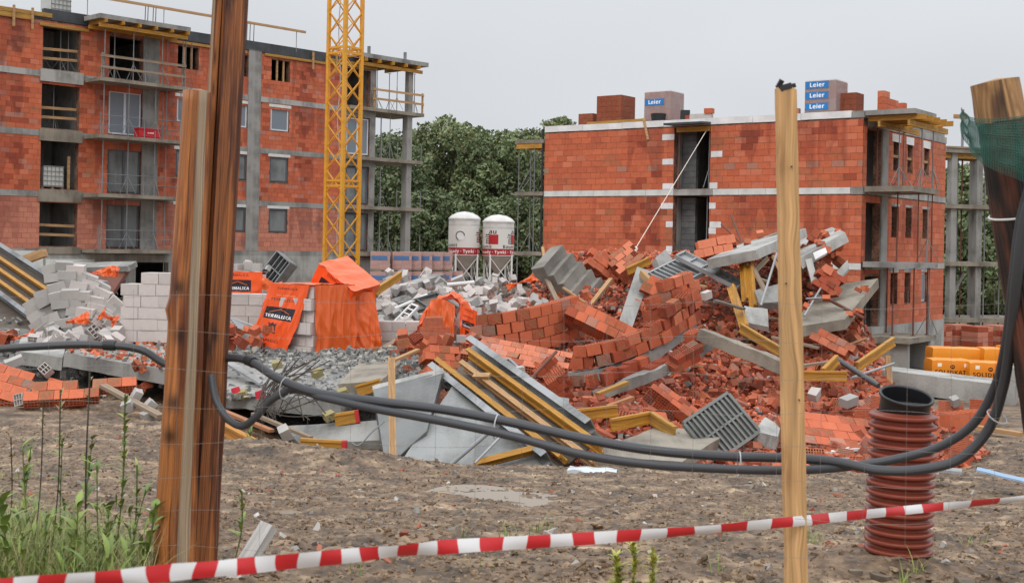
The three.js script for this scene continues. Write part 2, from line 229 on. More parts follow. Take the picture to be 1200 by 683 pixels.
// steel props under the slabs: one shape, cloned
function propThing(h, label, group, m, tripod) {
  const o = thing('steel_prop', label, 'prop', V(), 0, group);
  part(o, 'outer_tube', new THREE.CylinderGeometry(0.03, 0.03, h * 0.6, 6).translate(0, h * 0.3, 0), m);
  part(o, 'inner_tube', new THREE.CylinderGeometry(0.022, 0.022, h * 0.45, 6).translate(0, h * 0.775, 0), m);
  part(o, 'plate', merge([bx(0.16, 0.012, 0.16, 0, 0.006, 0), bx(0.16, 0.012, 0.16, 0, h - 0.006, 0)]), m);
  if (tripod) for (let k = 0; k < 3; k++) { const a = k * 2.1 + 0.4; part(o, 'tripod_leg', rodGeo(V(0, 0.85, 0), V(Math.cos(a) * 0.45, 0.02, Math.sin(a) * 0.45), 0.014, 5), MAT.steel); }
  return o;
}
const local = (root, x, y, z) => { root.updateMatrixWorld(true); return root.localToWorld(V(x, y, z)); };

// ---------- the long block ----------
const LB = thing('apartment_block', 'unfinished four storey red brick block with stacked balconies behind the tower crane', 'building', V(-23.9, 0, -57.4), 46.9 * PI / 180);
{
  const fl = [2.4, 5.15, 8.05, 10.88], top = [4.72, 7.55, 10.35, 12.98], holes = [];
  const win = [[9.3, 10.55], [12.7, 13.67], [15.2, 16.45]], wy = [[3.42, 4.74], [6.22, 7.62], [9.06, 10.37], [11.84, 13.02]];
  for (let k = 0; k < 4; k++) { holes.push([2, 3.92, fl[k] + (k ? 0.12 : 0.12), top[k]]); holes.push([5.46, 7.3, fl[k] + 0.06, k === 3 ? 13.0 : fl[k] + 2.28]); for (const [a, b] of win) holes.push([a, b, ...wy[k]]); if (k < 4) holes.push([20.6, 22.35, fl[k] + 0.06, fl[k] + 2.28]); }
  const wall = part(LB, 'facade_wall', wallGeo(-2.4, 22.8, 2.3, 13.3, holes, 0.35), MAT.mortar);
  const bands = fl.slice(1).map((y) => [y - 0.29, y]);
  const skip = [...holes, ...bands.map(([a, b]) => [-3, 30, a, b]), [13.68, 14.5, 0, 20], [7.32, 8.22, 0, 20], [20.2, 30, 0, 20]];
  const tone = (x, y) => {
    const r = rnd(), wet = (x > 17 && x < 18.2) || (x < 1.2 && x > 0.3 && y > 5) || (x > 14.55 && x < 15.1) || (x > 4.1 && x < 4.5) || fbm3(x * 1.6, y * 0.22, 4, 3) > 0.17;
    if (y < 5.1) return r < 0.7 ? 5 : 6;
    return wet && r < 0.3 ? 3 : r < 0.4 ? 0 : r < 0.85 ? 1 : r < 0.93 ? 6 : 2;
  };
  const bricks = [2.4, 5.15, 8.05, 10.88].flatMap((y, k) => courses(-2.4, 20.2, y, k < 3 ? bands[k][0] : 13.22, skip, 0.45, 0.245, tone));
  layBricks(LB, [{ wall, bricks, rank: (b) => b.x < 0.1 ? 99 : b.x }], 300, wallTex(28, [4.85, 7.75, 10.6, 13.3], (x, y) => (x > 17 && x < 18.2 ? 0.4 : 0) + (x > 0.3 && x < 1.1 && y > 5 ? 0.25 : 0) + (x > 14.5 && x < 15.1 ? 0.2 : 0), 200));
  // slab edges, pillar, plinth
  bands.forEach(([a, b], k) => { part(LB, 'slab_edge', triUV(merge([span(-2.4, 13.66, a, b, -0.3, 0.03 + k * 0.002), span(14.52, 22.8, a, b, -0.3, 0.03 + k * 0.002)]), k * 0.7), k === 2 ? MAT.concLight : MAT.conc); part(LB, 'floor_slab', triUV(span(-2.38, 22.7, a + 0.01, b - 0.01, -7.9, -0.36)), MAT.conc); });
  part(LB, 'pillar', triUV(span(13.68, 14.5, 2.4, 13.4, -0.3, 0.05)), MAT.conc);
  for (let k = 0; k < 4; k++) part(LB, 'pillar', triUV(span(7.32, 8.22, fl[k], k < 3 ? bands[k][0] : 13.22, -0.3, 0.04)), MAT.conc);
  const plinth = part(LB, 'plinth', triUV(merge([span(-2.4, 4.85, -0.6, 2.12, -0.3, 0.06), span(8.95, 22.8, -0.6, 2.12, -0.3, 0.06), span(4.85, 8.95, 1.75, 2.12, -0.3, 0.06), span(6.55, 7.1, -0.6, 1.75, -0.3, 0.04)])), MAT.concLight);
  part(plinth, 'insulation_board', triUV(span(-2.4, 2.15, 1.3, 2.3, 0.07, 0.15)), MAT.foam); part(plinth, 'insulation_board', triUV(span(2.3, 4.8, 0.2, 1.9, 0.07, 0.12)), MAT.foam);
  part(LB, 'slab_edge', triUV(span(-2.4, 22.8, 2.12, 2.4, -0.3, 0.04)), MAT.conc); part(LB, 'floor_slab', triUV(span(-2.38, 22.7, 2.13, 2.39, -7.9, -0.36)), MAT.conc);
  // roof edge with formwork
  part(LB, 'roof_slab', triUV(span(-2.4, 22.8, 13.32, 13.6, -8, 0.05)), MAT.membrane);
  part(LB, 'parapet', triUV(span(2.05, 22.8, 13.6, 13.85, -0.25, 0.02)), MAT.membrane);
  for (const [a, b, y, h] of [[-2.4, 1.5, 13.18, 0.22], [-2.4, 2.4, 13.42, 0.2], [14.7, 18.9, 13.15, 0.14], [18.9, 22.8, 13.25, 0.3], [8.7, 13.5, 13.12, 0.13], [1.8, 4.3, 13.0, 0.14]]) part(LB, 'formwork_board', triUV(span(a, b, y, y + h, 0.06, 0.11)), MAT.yellowDirty);
  for (const x of [-0.6, 0.45, 1.35, 17.9, 19.6]) part(LB, 'formwork_strut', triUV(span(x, x + 0.1, 12.75, 13.75, 0.115, 0.2)), MAT.timber);
  // rooms behind
  part(LB, 'rear_wall', triUV(span(-2.4, 22.8, -0.6, 13.3, -8.3, -7.95)), MAT.interior);
  part(LB, 'end_wall', triUV(span(-2.75, -2.42, -0.6, 13.3, -8.3, 0)), MAT.interior); part(LB, 'end_wall', triUV(span(22.45, 22.78, -0.6, 13.3, -7.9, -0.37)), MAT.conc);
  for (let k = 0; k < 4; k++) { const y1 = k < 3 ? bands[k][0] : 13.3; for (const x of [1.75, 4.05, 8.5, 11.6, 14.1, 18]) part(LB, 'partition', triUV(span(x, x + 0.2, fl[k] + 0.005, y1 - 0.005, -7.9, -0.38)), MAT.interior); part(LB, 'partition', triUV(span(1.96, 4.04, fl[k] + 0.005, y1 - 0.005, -3.2, -3)), MAT.interior); }
  // windows and balcony doors
  win.forEach(([a, b], i) => { for (let k = 0; k < 3; k++) { const w = windowPart(LB, a + 0.03, b - 0.03, wy[k][0] + 0.03, wy[k][1] - 0.03, -0.05, k === 2 ? MAT.pvc : MAT.anthracite, k === 2 ? MAT.film : MAT.filmGrey); part(LB, 'lintel', triUV(span(a - 0.12, b + 0.12, wy[k][1] + 0.01, wy[k][1] + 0.17, -0.2, 0.035)), MAT.foam); } for (const q of [0.3, 0.65]) part(LB, 'prop_board', triUV(span(lerp(a, b, q), lerp(a, b, q) + 0.1, wy[3][0], wy[3][1], -0.12, -0.05)), MAT.timber); });
  for (let k = 0; k < 3; k++) { windowPart(LB, 5.5, 7.26, fl[k] + 0.1, fl[k] + 2.24, -0.08, k === 2 ? MAT.pvc : MAT.anthracite, k === 2 ? MAT.film : MAT.filmGrey, 1); windowPart(LB, 20.64, 22.3, fl[k] + 0.1, fl[k] + 2.24, -0.08, k === 2 ? MAT.pvc : MAT.anthracite, k === 2 ? MAT.film : MAT.filmGrey, 1); }
  for (let k = 0; k < 4; k++) part(LB, 'concrete_panel', triUV(merge([span(20.22, 20.58, fl[k], k < 3 ? bands[k][0] : 13.22, -0.3, 0.02), span(22.37, 22.8, fl[k], k < 3 ? bands[k][0] : 13.22, -0.3, 0.02), span(20.58, 22.37, fl[k] + 2.3, k < 3 ? bands[k][0] : 13.22, -0.3, 0.02)])), MAT.conc);
  // loggia sills and boards
  for (let k = 0; k < 4; k++) { part(LB, 'loggia_edge', triUV(span(1.9, 4.05, fl[k] - (k ? 0.5 : 0.25), fl[k] + 0.08, -0.25, 0.12)), k === 3 ? MAT.concLight : MAT.concWarm); if (k !== 1) for (const h of [0.55, 1.0]) part(LB, 'guard_board', triUV(bx(1.96, 0.13, 0.04, 2.96, fl[k] + h + 0.12, -0.3, 0, 0, (k - 1) * 0.02)), MAT.timber); }
  part(LB, 'guard_board', triUV(bx(0.14, 1.6, 0.05, 3.6, fl[1] + 0.95, -0.35)), MAT.timber);
  // balconies
  const by = [2.4, 5.1, 7.95, 10.7];
  by.forEach((y, k) => part(LB, 'balcony_slab', triUV(span(4.15, 8.98, y - 0.17, y, 0.1, 1.55)), MAT.concWarm));
  part(LB, 'balcony_slab', triUV(span(4.0, 8.98, 13.5, 13.72, 0.14, 1.7)), MAT.conc);
  for (const z of [0.4, 1.4]) part(LB, 'formwork_beam', triUV(span(4.1, 8.95, 13.12, 13.3, z, z + 0.1)), MAT.yellow);
  for (let k = 0; k < 6; k++) part(LB, 'formwork_beam', triUV(span(4.25 + k * 0.9, 4.33 + k * 0.9, 13.31, 13.49, 0.16, 1.85)), MAT.yellow);
  for (const h of [0.45, 1.0]) { part(LB, 'guard_board', triUV(span(4.2, 8.9, by[3] + h, by[3] + h + 0.12, 1.45, 1.49)), MAT.timberGrey); }
  for (const x of [4.3, 8.8]) part(LB, 'guard_post', triUV(span(x, x + 0.09, by[3], by[3] + 1.2, 1.36, 1.44)), MAT.timberGrey);
  part(LB, 'handrail', merge([rodGeo(V(4.2, by[0] + 0.95, 1.45), V(8.9, by[0] + 0.95, 1.45), 0.02), rodGeo(V(4.2, by[0] + 0.5, 1.45), V(8.9, by[0] + 0.5, 1.45), 0.02)]), MAT.steel);
  for (const k of [1, 2]) for (const h of [0.5, 0.95]) part(LB, 'handrail', rodGeo(V(4.2, by[k] + h, 1.46), V(8.9, by[k] + h, 1.46), 0.016), MAT.steel);
  for (let k = 0; k < 4; k++) for (const x of [4.25, 6.6, 8.85]) part(LB, 'rail_post', rodGeo(V(x, by[k], 1.48), V(x, by[k] + 1.1, 1.48), 0.02), MAT.steel);
  for (const x of [8.1, 9.15, 9.5]) part(LB, 'scaffold_pole', rodGeo(V(x, 0.2, 1.0), V(x, 13.1, 1.0), 0.024), MAT.steel);
  // corner balconies with their column
  const cy = [2.36, 5.12, 8.02, 10.95];
  cy.forEach((y, k) => part(LB, 'corner_balcony_slab', triUV(merge([span(20.4, 26.3, y - 0.2, y, 0.08, 0.5), span(22.85, 26.3, y - 0.2, y, -2.4, 0.08)])), MAT.concWarm));
  part(LB, 'corner_balcony_slab', triUV(merge([span(20.9, 26.5, 13.85, 14.1, 0.07, 0.6), span(22.85, 26.5, 13.85, 14.1, -2.6, 0.07)])), MAT.conc);
  for (let k = 0; k < 5; k++) part(LB, 'formwork_beam', triUV(span(21.4 + k * 1.05, 21.5 + k * 1.05, 13.62, 13.84, -2.5, 0.75)), MAT.yellow);
  part(LB, 'formwork_beam', triUV(span(21, 26.2, 13.4, 13.6, 0.3, 0.4)), MAT.yellow);
  for (let k = 0; k < 4; k++) part(LB, 'corner_column', triUV(span(25.15, 25.55, k ? cy[k - 1] : -0.6, cy[k] - 0.2, -0.2, 0.25)), MAT.conc);
  part(LB, 'corner_column', triUV(span(25.3, 25.65, cy[3], 13.6, -0.2, 0.15)), MAT.conc);
  for (const h of [0.5, 1.05]) part(LB, 'guard_board', triUV(span(22.2, 26.3, cy[3] + h, cy[3] + h + 0.13, 0.42, 0.46)), MAT.timber);
  for (const x of [22.3, 26.2]) part(LB, 'guard_post', triUV(span(x, x + 0.1, cy[3], cy[3] + 1.25, 0.33, 0.41)), MAT.timber);
  for (let k = 0; k < 3; k++) for (const x of [22.9, 24.2, 26.15]) part(LB, 'rail_post', triUV(span(x, x + 0.05, cy[k], cy[k] + 1.05, 0.4, 0.45)), MAT.steel);
  // roof railing, starter bars, poles
  part(LB, 'roof_rail', triUV(merge([span(3.6, 17.4, 14.72, 14.86, 0.12, 0.17)])), MAT.timber);
  for (const x of [4.2, 8.4, 12.6, 16.8]) part(LB, 'rail_post', rodGeo(V(x, 13.6, 0.08), V(x, 14.8, 0.08), 0.02), MAT.steel);
  for (const x of [7.6, 7.75, 8.05, 8.2, 13.8, 14.0, 14.25]) part(LB, 'starter_bar', rodGeo(V(x, 13.6, -0.4), V(x + 0.03, 14.9, -0.4), 0.022, 5), MAT.rebar);
  for (const x of [22.4, 25.3]) part(LB, 'starter_bar', triUV(span(x, x + 0.14, 14.1, 14.7, -0.4, -0.26)), MAT.steel);
  // props
  const group = 'steel props on the long block', lab = 'grey steel prop standing on a balcony of the long brick block';
  const p0 = propThing(2.5, lab, group, MAT.steel, true); let first = true;
  const put = (x, y, z, h, L = lab) => { const p = first ? p0 : copy(p0, L); first = false; p.userData.label = L; p.position.copy(local(LB, x, y, z)); p.scale.y = h / 2.5; p.rotation.y = 0.8 + x; };
  for (let k = 0; k < 3; k++) for (const [x, z] of [[4.5, 1.3], [5.8, 1.35], [7.3, 1.3], [8.7, 1.35], [8.2, 0.5]].slice(0, k === 2 ? 5 : 4)) put(x, by[k], z, by[k + 1] - 0.17 - by[k]);
  for (const [x, z] of [[4.5, 1.3], [5.4, 0.6], [6.0, 1.35], [7.2, 0.5], [7.6, 1.35], [8.8, 1.3]]) put(x, by[3], z, 13.1 - by[3]);
  for (const x of [5.2, 6, 8.5]) put(x, 0.2, 1.2, 2);
  for (let k = 0; k < 3; k++) for (const [x, z] of [[23.1, 0.2], [24.1, -1], [23.8, 0.2]].slice(0, k === 1 ? 2 : 3)) put(x, cy[k], z, cy[k + 1] - 0.2 - cy[k], 'grey steel prop on a corner balcony beside the crane mast');
  for (const [x, z] of [[22.6, 0.2], [23.4, -0.6], [24.3, 0.2], [24.9, -1.2], [25.9, 0]]) put(x, cy[3], z, 13.4 - cy[3], 'grey steel prop under the formwork of the top corner balcony');
  for (const x of [2.3, 3.2, 3.6]) put(x, fl[3] + 0.08, -0.6, 2.1, 'grey steel prop in the top loggia opening of the long block');
  put(2.9, fl[2] + 0.08, -0.6, 2.2, 'grey steel prop alone in the third floor loggia of the long block');
}
// crate, tanks
{
  const c = one('tool_crate', 'red plastic crate with white lettering on a balcony of the long block', 'crate', triUV(merge([bx(1.15, 0.08, 0.5, 0, 0.04, 0), bx(1.15, 0.45, 0.04, 0, 0.26, 0.23), bx(1.15, 0.45, 0.04, 0, 0.26, -0.23), bx(0.04, 0.45, 0.42, 0.55, 0.26, 0), bx(0.04, 0.45, 0.42, -0.55, 0.26, 0), bx(1.22, 0.06, 0.56, 0, 0.46, 0)])), mat(0.55, 0.02, 0.03, { roughness: 0.45 }));
  c.position.copy(local(LB, 7.0, 7.96, 1.05)); c.rotation.y = LB.rotation.y;
  const t = canvasTex(256, 64, (x, w, h) => { x.fillStyle = '#c2151f'; x.fillRect(0, 0, w, h); x.fillStyle = '#fff'; x.font = 'bold 40px sans-serif'; x.textAlign = 'center'; x.fillText('H ARRO', w / 2, 46); });
  const l = part(c, 'lettering', new THREE.BoxGeometry(0.6, 0.16, 0.006), mat(1, 1, 1, { map: t })); l.position.set(0.05, 0.26, 0.256);
}
function ibc(label, pos, turn) {
  const o = thing('liquid_tank', label, 'tank', pos, turn);
  part(o, 'bottle', triUV(bx(0.98, 0.95, 1.1, 0, 0.62, 0)), mat(0.60, 0.61, 0.58, { roughness: 0.5, map: T.block })); part(o, 'pallet', triUV(merge([bx(1.2, 0.03, 1, 0, 0.13, 0), bx(0.12, 0.11, 1, -0.5, 0.06, 0), bx(0.12, 0.11, 1, 0, 0.06, 0), bx(0.12, 0.11, 1, 0.5, 0.06, 0)])), MAT.timberGrey);
  for (let k = 0; k < 6; k++) part(o, 'cage_bar', merge([rodGeo(V(-0.5 + k * 0.2, 0.15, 0.57), V(-0.5 + k * 0.2, 1.13, 0.57), 0.016, 5), rodGeo(V(0.52, 0.15, -0.5 + k * 0.2), V(0.52, 1.13, -0.5 + k * 0.2), 0.016, 5)]), MAT.steelPale);
  for (let k = 0; k < 5; k++) part(o, 'cage_ring', merge([rodGeo(V(-0.52, 0.2 + k * 0.23, 0.58), V(0.53, 0.2 + k * 0.23, 0.58), 0.016, 5), rodGeo(V(0.53, 0.2 + k * 0.23, -0.58), V(0.53, 0.2 + k * 0.23, 0.58), 0.016, 5)]), MAT.steelPale);
  part(o, 'lid', new THREE.CylinderGeometry(0.11, 0.11, 0.05, 10).translate(0, 1.12, 0), MAT.black); return o;
}
ibc('caged white liquid tank standing in a loggia opening of the long block', local(LB, 2.75, 5.24, -0.75), LB.rotation.y);
ibc('caged white liquid tank on the roof of the long block', local(LB, 3.2, 13.61, -1.2), LB.rotation.y);

// ---------- the standing half of the collapsed block ----------
const RB = thing('brick_building', 'unfinished three storey red brick building standing just behind the rubble heap', 'building', V(1.36, 0, -54.2), -37.4 * PI / 180);
{
  const fl = [-0.1, 2.6, 5.4], ceil = [2.35, 5.14, 7.95], hole = [[6.5, 8.15, 5.41, 7.9], [6.5, 8.15, 2.61, 5.13]];
  const front = part(RB, 'front_wall', wallGeo(0, 14.45, -1, 7.94, hole, 0.3), MAT.mortar);
  const side = part(RB, 'side_wall', new THREE.BufferGeometry(), MAT.mortar); side.position.set(14.45, 0, 0); side.rotation.y = PI / 2;      // runs back from the corner
  const sw = [[3.0, 3.75], [4.55, 5.2], [6.5, 7.15]], sh = [[0.35, 1.8, 5.45, 7.6], [0.35, 1.8, 2.65, 4.85], [0.35, 1.8, -0.05, 2.1]];
  for (const [a, b] of sw) sh.push([a, b, 6.2, 7.3], [a, b, 3.58, 4.78], [a, b, 1.0, 2.22]);
  side.geometry = wallGeo(0.02, 9.2, -1, 7.94, sh, 0.3);
  const bandsF = [[5.14, 5.4], [2.34, 2.6]], quoin = (x, y) => (x > 6.15 && x < 6.5) || (x > 8.15 && x < 8.45);
  const toneF = (x, y) => {
    const r = rnd(), wet = (x > 4.6 && x < 5.9 && noise(x * 1.4, y * 0.6, 2) > -0.15) || (y < 5.1 && x > 4.2 && x < 6 && r < 0.5) || (x > 9.6 && x < 10.2 && y > 5.6) || (x > 12.6 && x < 14.4 && y > 5 && noise(x, y) > 0) || fbm3(x * 0.8, y * 0.9, 6, 3) > 0.27;
    if (y > 6.05 && y < 6.4 && r < 0.28) return 4; return wet && r < 0.3 ? 3 : r < 0.55 ? 0 : r < 0.88 ? 1 : 2;
  };
  const skipF = [...hole, [-1, 20, 5.14, 5.4], [-1, 20, 2.34, 2.6]];
  let bf = [5.4, 2.6, -0.1].flatMap((y, k) => courses(0, 14.45, y, ceil[2 - k], skipF, 0.5, 0.25, toneF));
  const white = bf.filter((b) => quoin(b.x, b.y) && Math.floor(b.y / 0.25) % 4 > 1 && rnd() < 0.6); bf = bf.filter((b) => !white.includes(b));
  for (const b of white) part(front, 'plastered_block', triUV(bx(b.w, b.h - 0.01, 0.06, b.x, b.y, -0.008)), MAT.foamW);
  const toneS = (x, y) => { const r = rnd(); return (x < 0.35) ? (r < 0.4 ? 3 : 1) : r < 0.5 ? 0 : r < 0.85 ? 1 : 2; };
  const skipS = [...sh, [1.82, 2.45, -2, 9], [-1, 10, 5.14, 5.4], [-1, 10, 2.34, 2.6], [-1, 10, 7.66, 7.95], [-1, 10, -1, 0.2]];
  const bs = [5.4, 2.6, 0.2].flatMap((y, k) => courses(0.02, 9.2, y, ceil[2 - k], skipS, 0.5, 0.25, toneS));
  layBricks(RB, [{ wall: front, bricks: bf, rank: (b) => (b.y < 3.4 ? 50 : 0) + 14.5 - b.x }, { wall: side, bricks: bs, rank: (b) => 60 + b.x }], 300, wallTex(16, [5.14, 7.95], (x, y) => (x > 4.7 && x < 6.2 ? 0.28 : 0) + (x > 9.5 && x < 10.3 ? 0.3 : 0) + (x > 12.7 ? 0.1 : 0), 300));
  // white and grey slab edges: insulation boards laid end to end
  for (let k = 0; k < 5; k++) { const a = k * 1.3 + 0.02; part(RB, 'edge_board', triUV(span(a, a + 1.285, 5.15, 5.39, -0.1, 0.03)), MAT.foam); }
  part(RB, 'slab_edge', triUV(span(6.52, 8.3, 5.15, 5.39, -0.2, 0.045)), MAT.concLight);
  for (let k = 0; k < 5; k++) { const a = 8.31 + k * 1.14; part(RB, 'edge_board', triUV(span(a, a + 1.13, 5.15, 5.39, -0.1, 0.03)), MAT.foam); }
  part(RB, 'slab_edge', triUV(span(14.02, 14.48, 5.13, 5.4, -0.3, 0.035)), MAT.conc);
  part(RB, 'slab_edge', triUV(span(0, 14.45, 2.35, 2.59, -0.2, 0.03)), MAT.foam);
  for (let k = 0; k < 7; k++) { const a = k * 2.0 + 0.01; part(RB, 'roof_edge_board', triUV(bx(1.985, 0.26, 0.14, a + 0.99, 8.08 + hashI(k, 2, 2) * 0.012, -0.03)), MAT.foamW); }
  part(RB, 'slab_edge', triUV(span(14.02, 14.48, 7.95, 8.2, -0.3, 0.03)), MAT.conc);
  part(RB, 'roof_slab', triUV(span(0.05, 14.4, 7.96, 8.19, -9.2, -0.11)), MAT.conc);
  for (const y of [-0.1, 2.6, 5.4]) part(RB, 'floor_slab', triUV(span(0.05, 14.1, y - 0.25, y - 0.005, -9.1, -0.32)), MAT.conc);
  part(RB, 'rear_wall', triUV(span(0.01, 14.1, -1, 7.94, -9.45, -9.21)), MAT.interior); part(RB, 'end_wall', triUV(span(0.01, 0.3, -1, 7.94, -9.2, -0.31)), MAT.interior);
  // opening: grey block wall inside, beam, steel posts
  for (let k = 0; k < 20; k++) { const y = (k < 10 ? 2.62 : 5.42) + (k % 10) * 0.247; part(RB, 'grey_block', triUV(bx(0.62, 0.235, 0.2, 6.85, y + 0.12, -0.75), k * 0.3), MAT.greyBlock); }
  for (const y of [2.61, 5.41]) { part(RB, 'partition', triUV(span(6.3, 6.5, y, y + 2.5, -5, -0.31)), MAT.interior); part(RB, 'partition', triUV(span(7.2, 9, y, y + 2.5, -2.2, -2)), MAT.interior); part(RB, 'partition', triUV(span(8.2, 8.4, y, y + 2.5, -2, -0.31)), MAT.interior); }
  part(RB, 'formwork_beam', triUV(span(6.62, 8.12, 7.7, 7.9, -0.05, 0.05)), MAT.yellow); part(RB, 'canopy_board', triUV(bx(1.75, 0.09, 0.9, 7.3, 8.0, 0.32, 0.05)), MAT.membrane);
  // side: bands, pillars, lintels, stepped parapet
  const S = (x0, x1, y0, y1, z0, z1) => triUV(bx(z1 - z0, y1 - y0, x1 - x0, 14.45 + (z0 + z1) / 2, (y0 + y1) / 2, -(x0 + x1) / 2));
  for (const [a, b] of [[5.15, 5.39], [2.35, 2.59], [7.67, 7.94]]) part(RB, 'slab_edge', S(0.45, 9.22, a, b, -0.2, 0.035), MAT.concLight);
  for (const [a, b] of [[5.41, 7.66], [2.6, 5.14], [-1, 2.34]]) part(RB, 'pillar', S(1.83, 2.44, a, b, -0.25, 0.05), MAT.conc);
  part(RB, 'plinth', S(0, 9.25, -2.2, 0.2, -0.2, 0.06), MAT.concLight);
  for (const [a, b] of sw) { for (const y of [7.3, 4.8, 2.24]) part(RB, 'lintel', S(a - 0.1, b + 0.1, y, y + (y > 7 ? 0.3 : 0.1), -0.1, 0.02), y > 7 ? MAT.foamW : MAT.concLight); part(RB, 'window_board', S(a + 0.2, a + 0.3, 6.2, 7.3, -0.15, -0.08), MAT.timber); part(RB, 'window_board', S(a, b, 6.7, 6.8, -0.1, -0.04), MAT.timber); }
  { const w = part(RB, 'window', S(6.52, 7.13, 1.02, 2.2, -0.12, -0.08), MAT.pvc); part(w, 'pane', S(6.6, 7.05, 1.1, 2.12, -0.09, -0.065), MAT.film); }
  for (const y of fl) { part(RB, 'partition', S(0.1, 0.3, y, y + 2.4, -3, -0.31), MAT.interior); part(RB, 'partition', S(0.3, 9, y, y + 2.4, -3.3, -3.05), MAT.interior); part(RB, 'partition', S(2.5, 2.7, y, y + 2.4, -3, -0.31), MAT.interior); }
  for (let k = 0; k < 22; k++) { const x = 2.25 + k * 0.31, n = k < 3 ? 4 : k < 8 ? 3 : k < 16 ? 2 : 1, rows = n - (k === 2 || k === 5 || k === 6 || k === 11 || k === 14 ? 1 : 0); for (let j = 0; j < rows; j++) { const m = part(RB, 'parapet_brick', unitBrick, MAT.clay[pickOf([0, 1, 1, 2])]); m.scale.set(0.26, 0.235, 0.295); m.position.set(14.28, 8.32 + j * 0.245, -x); } }
  // balconies on the side
  for (const [y, m] of [[5.42, MAT.concWarm], [2.66, MAT.conc], [-0.06, MAT.concWarm]]) part(RB, 'balcony_slab', S(0.02, 2.9, y - 0.2, y, 0.06, 1.85), m);
  part(RB, 'balcony_slab', S(0.0, 2.3, 8.02, 8.2, 0.06, 1.9), MAT.conc);
  for (let k = 0; k < 5; k++) part(RB, 'formwork_beam', S(0.25 + k * 0.75, 0.33 + k * 0.75, 7.82, 8.01, 0.08, 2.2), MAT.yellow);
  for (const z of [0.5, 1.6]) part(RB, 'formwork_beam', S(0.1, 4.3, 7.6, 7.81, z, z + 0.09), MAT.yellowDirty);
  part(RB, 'balcony_wall', S(0.3, 0.5, -2.2, -0.27, 0.07, 1.7), MAT.conc); part(RB, 'balcony_wall', S(2.5, 2.7, -2.2, -0.27, 0.07, 1.7), MAT.conc);
  // balcony at the far end
  for (const y of [7.66, 5.36, 2.72]) part(RB, 'end_balcony_slab', triUV(span(-1.55, -0.02, y - 0.16, y, -3, 0.1)), MAT.concWarm);
  for (const z of [0, -0.8, -1.6]) part(RB, 'formwork_beam', triUV(span(-1.5, -0.1, 7.28, 7.48, z, z + 0.09)), MAT.yellow);
  for (const [x, z] of [[-1.4, 0], [-0.5, 0.05], [-1.0, -1.2]]) part(RB, 'scaffold_pole', rodGeo(V(x, 0, z), V(x, 7.5, z), 0.028), MAT.steel);
  part(RB, 'scaffold_brace', rodGeo(V(-1.4, 5.4, 0.02), V(-0.1, 7.3, 0.02), 0.02), MAT.steel);
  part(RB, 'corner_pole', rodGeo(V(-0.08, 2.4, 0.05), V(-0.08, 8.1, 0.05), 0.05), MAT.black);
  const group = 'steel props on the standing brick building', g1 = 'steel prop under a side balcony of the standing brick building', g0 = propThing(2.5, g1, group, MAT.steel, true), r0 = propThing(2.5, 'rusty red steel prop under a lower side balcony of the brick building', group, MAT.rust, false);
  let a = true, b = true;
  const put = (src, x, y, z, h, lab) => { let o; if (src === g0) { o = a ? g0 : copy(g0); a = false; } else { o = b ? r0 : copy(r0); b = false; } if (lab) o.userData.label = lab; o.position.copy(local(RB, x, y, z)); o.scale.y = h / 2.5; o.rotation.y = x * 3 + z; };
  for (const [z, s] of [[1.1, 0.7], [1.65, 1.5], [1.7, 2.6], [0.5, 2.8]]) put(g0, 14.45 + z, 5.43, -s, 2.16);
  for (const [z, s] of [[1.0, 0.9], [1.6, 1.4], [1.7, 2.6]]) { put(r0, 14.45 + z, 2.67, -s, 2.54); put(r0, 14.45 + z - 0.15, -0.05, -s - 0.1, 2.5); }
  put(g0, 14.45 + 1.75, 2.67, -2.0, 2.54); put(g0, 14.45 + 1.75, -0.05, -2.3, 2.5); put(r0, 14.6, 5.43, -1.0, 2.2); put(r0, 14.55, -0.05, -2.4, 2.5);
  for (const z of [-0.2, -1.4]) { for (const y of [5.37, 2.73]) put(g0, -0.9, y, z, y > 5 ? 1.9 : 2.45, 'grey steel prop under the end balcony of the brick building beside the trees'); }
  put(g0, 8.0, 5.42, -0.2, 2.4, 'grey steel prop in the upper stairwell opening of the brick building'); put(r0, 6.75, 5.42, 0.0, 2.25, 'rusty prop in the upper stairwell opening of the brick building'); put(g0, 7.9, 2.62, -0.3, 2.5, 'grey steel prop in the lower stairwell opening of the brick building');
}
// sling from the building down into the rubble
{ const a = local(RB, 8.0, 7.7, 0.1), b = at(745, 291, 35.5), l = one('lifting_sling', 'pale rope sling hanging from the stairwell opening down to the rubble', 'rope', merge([rodGeo(a, b, 0.014, 6), rodGeo(b, at(741, 299, 35.2), 0.08, 6)]), mat(0.72, 0.62, 0.55)); }

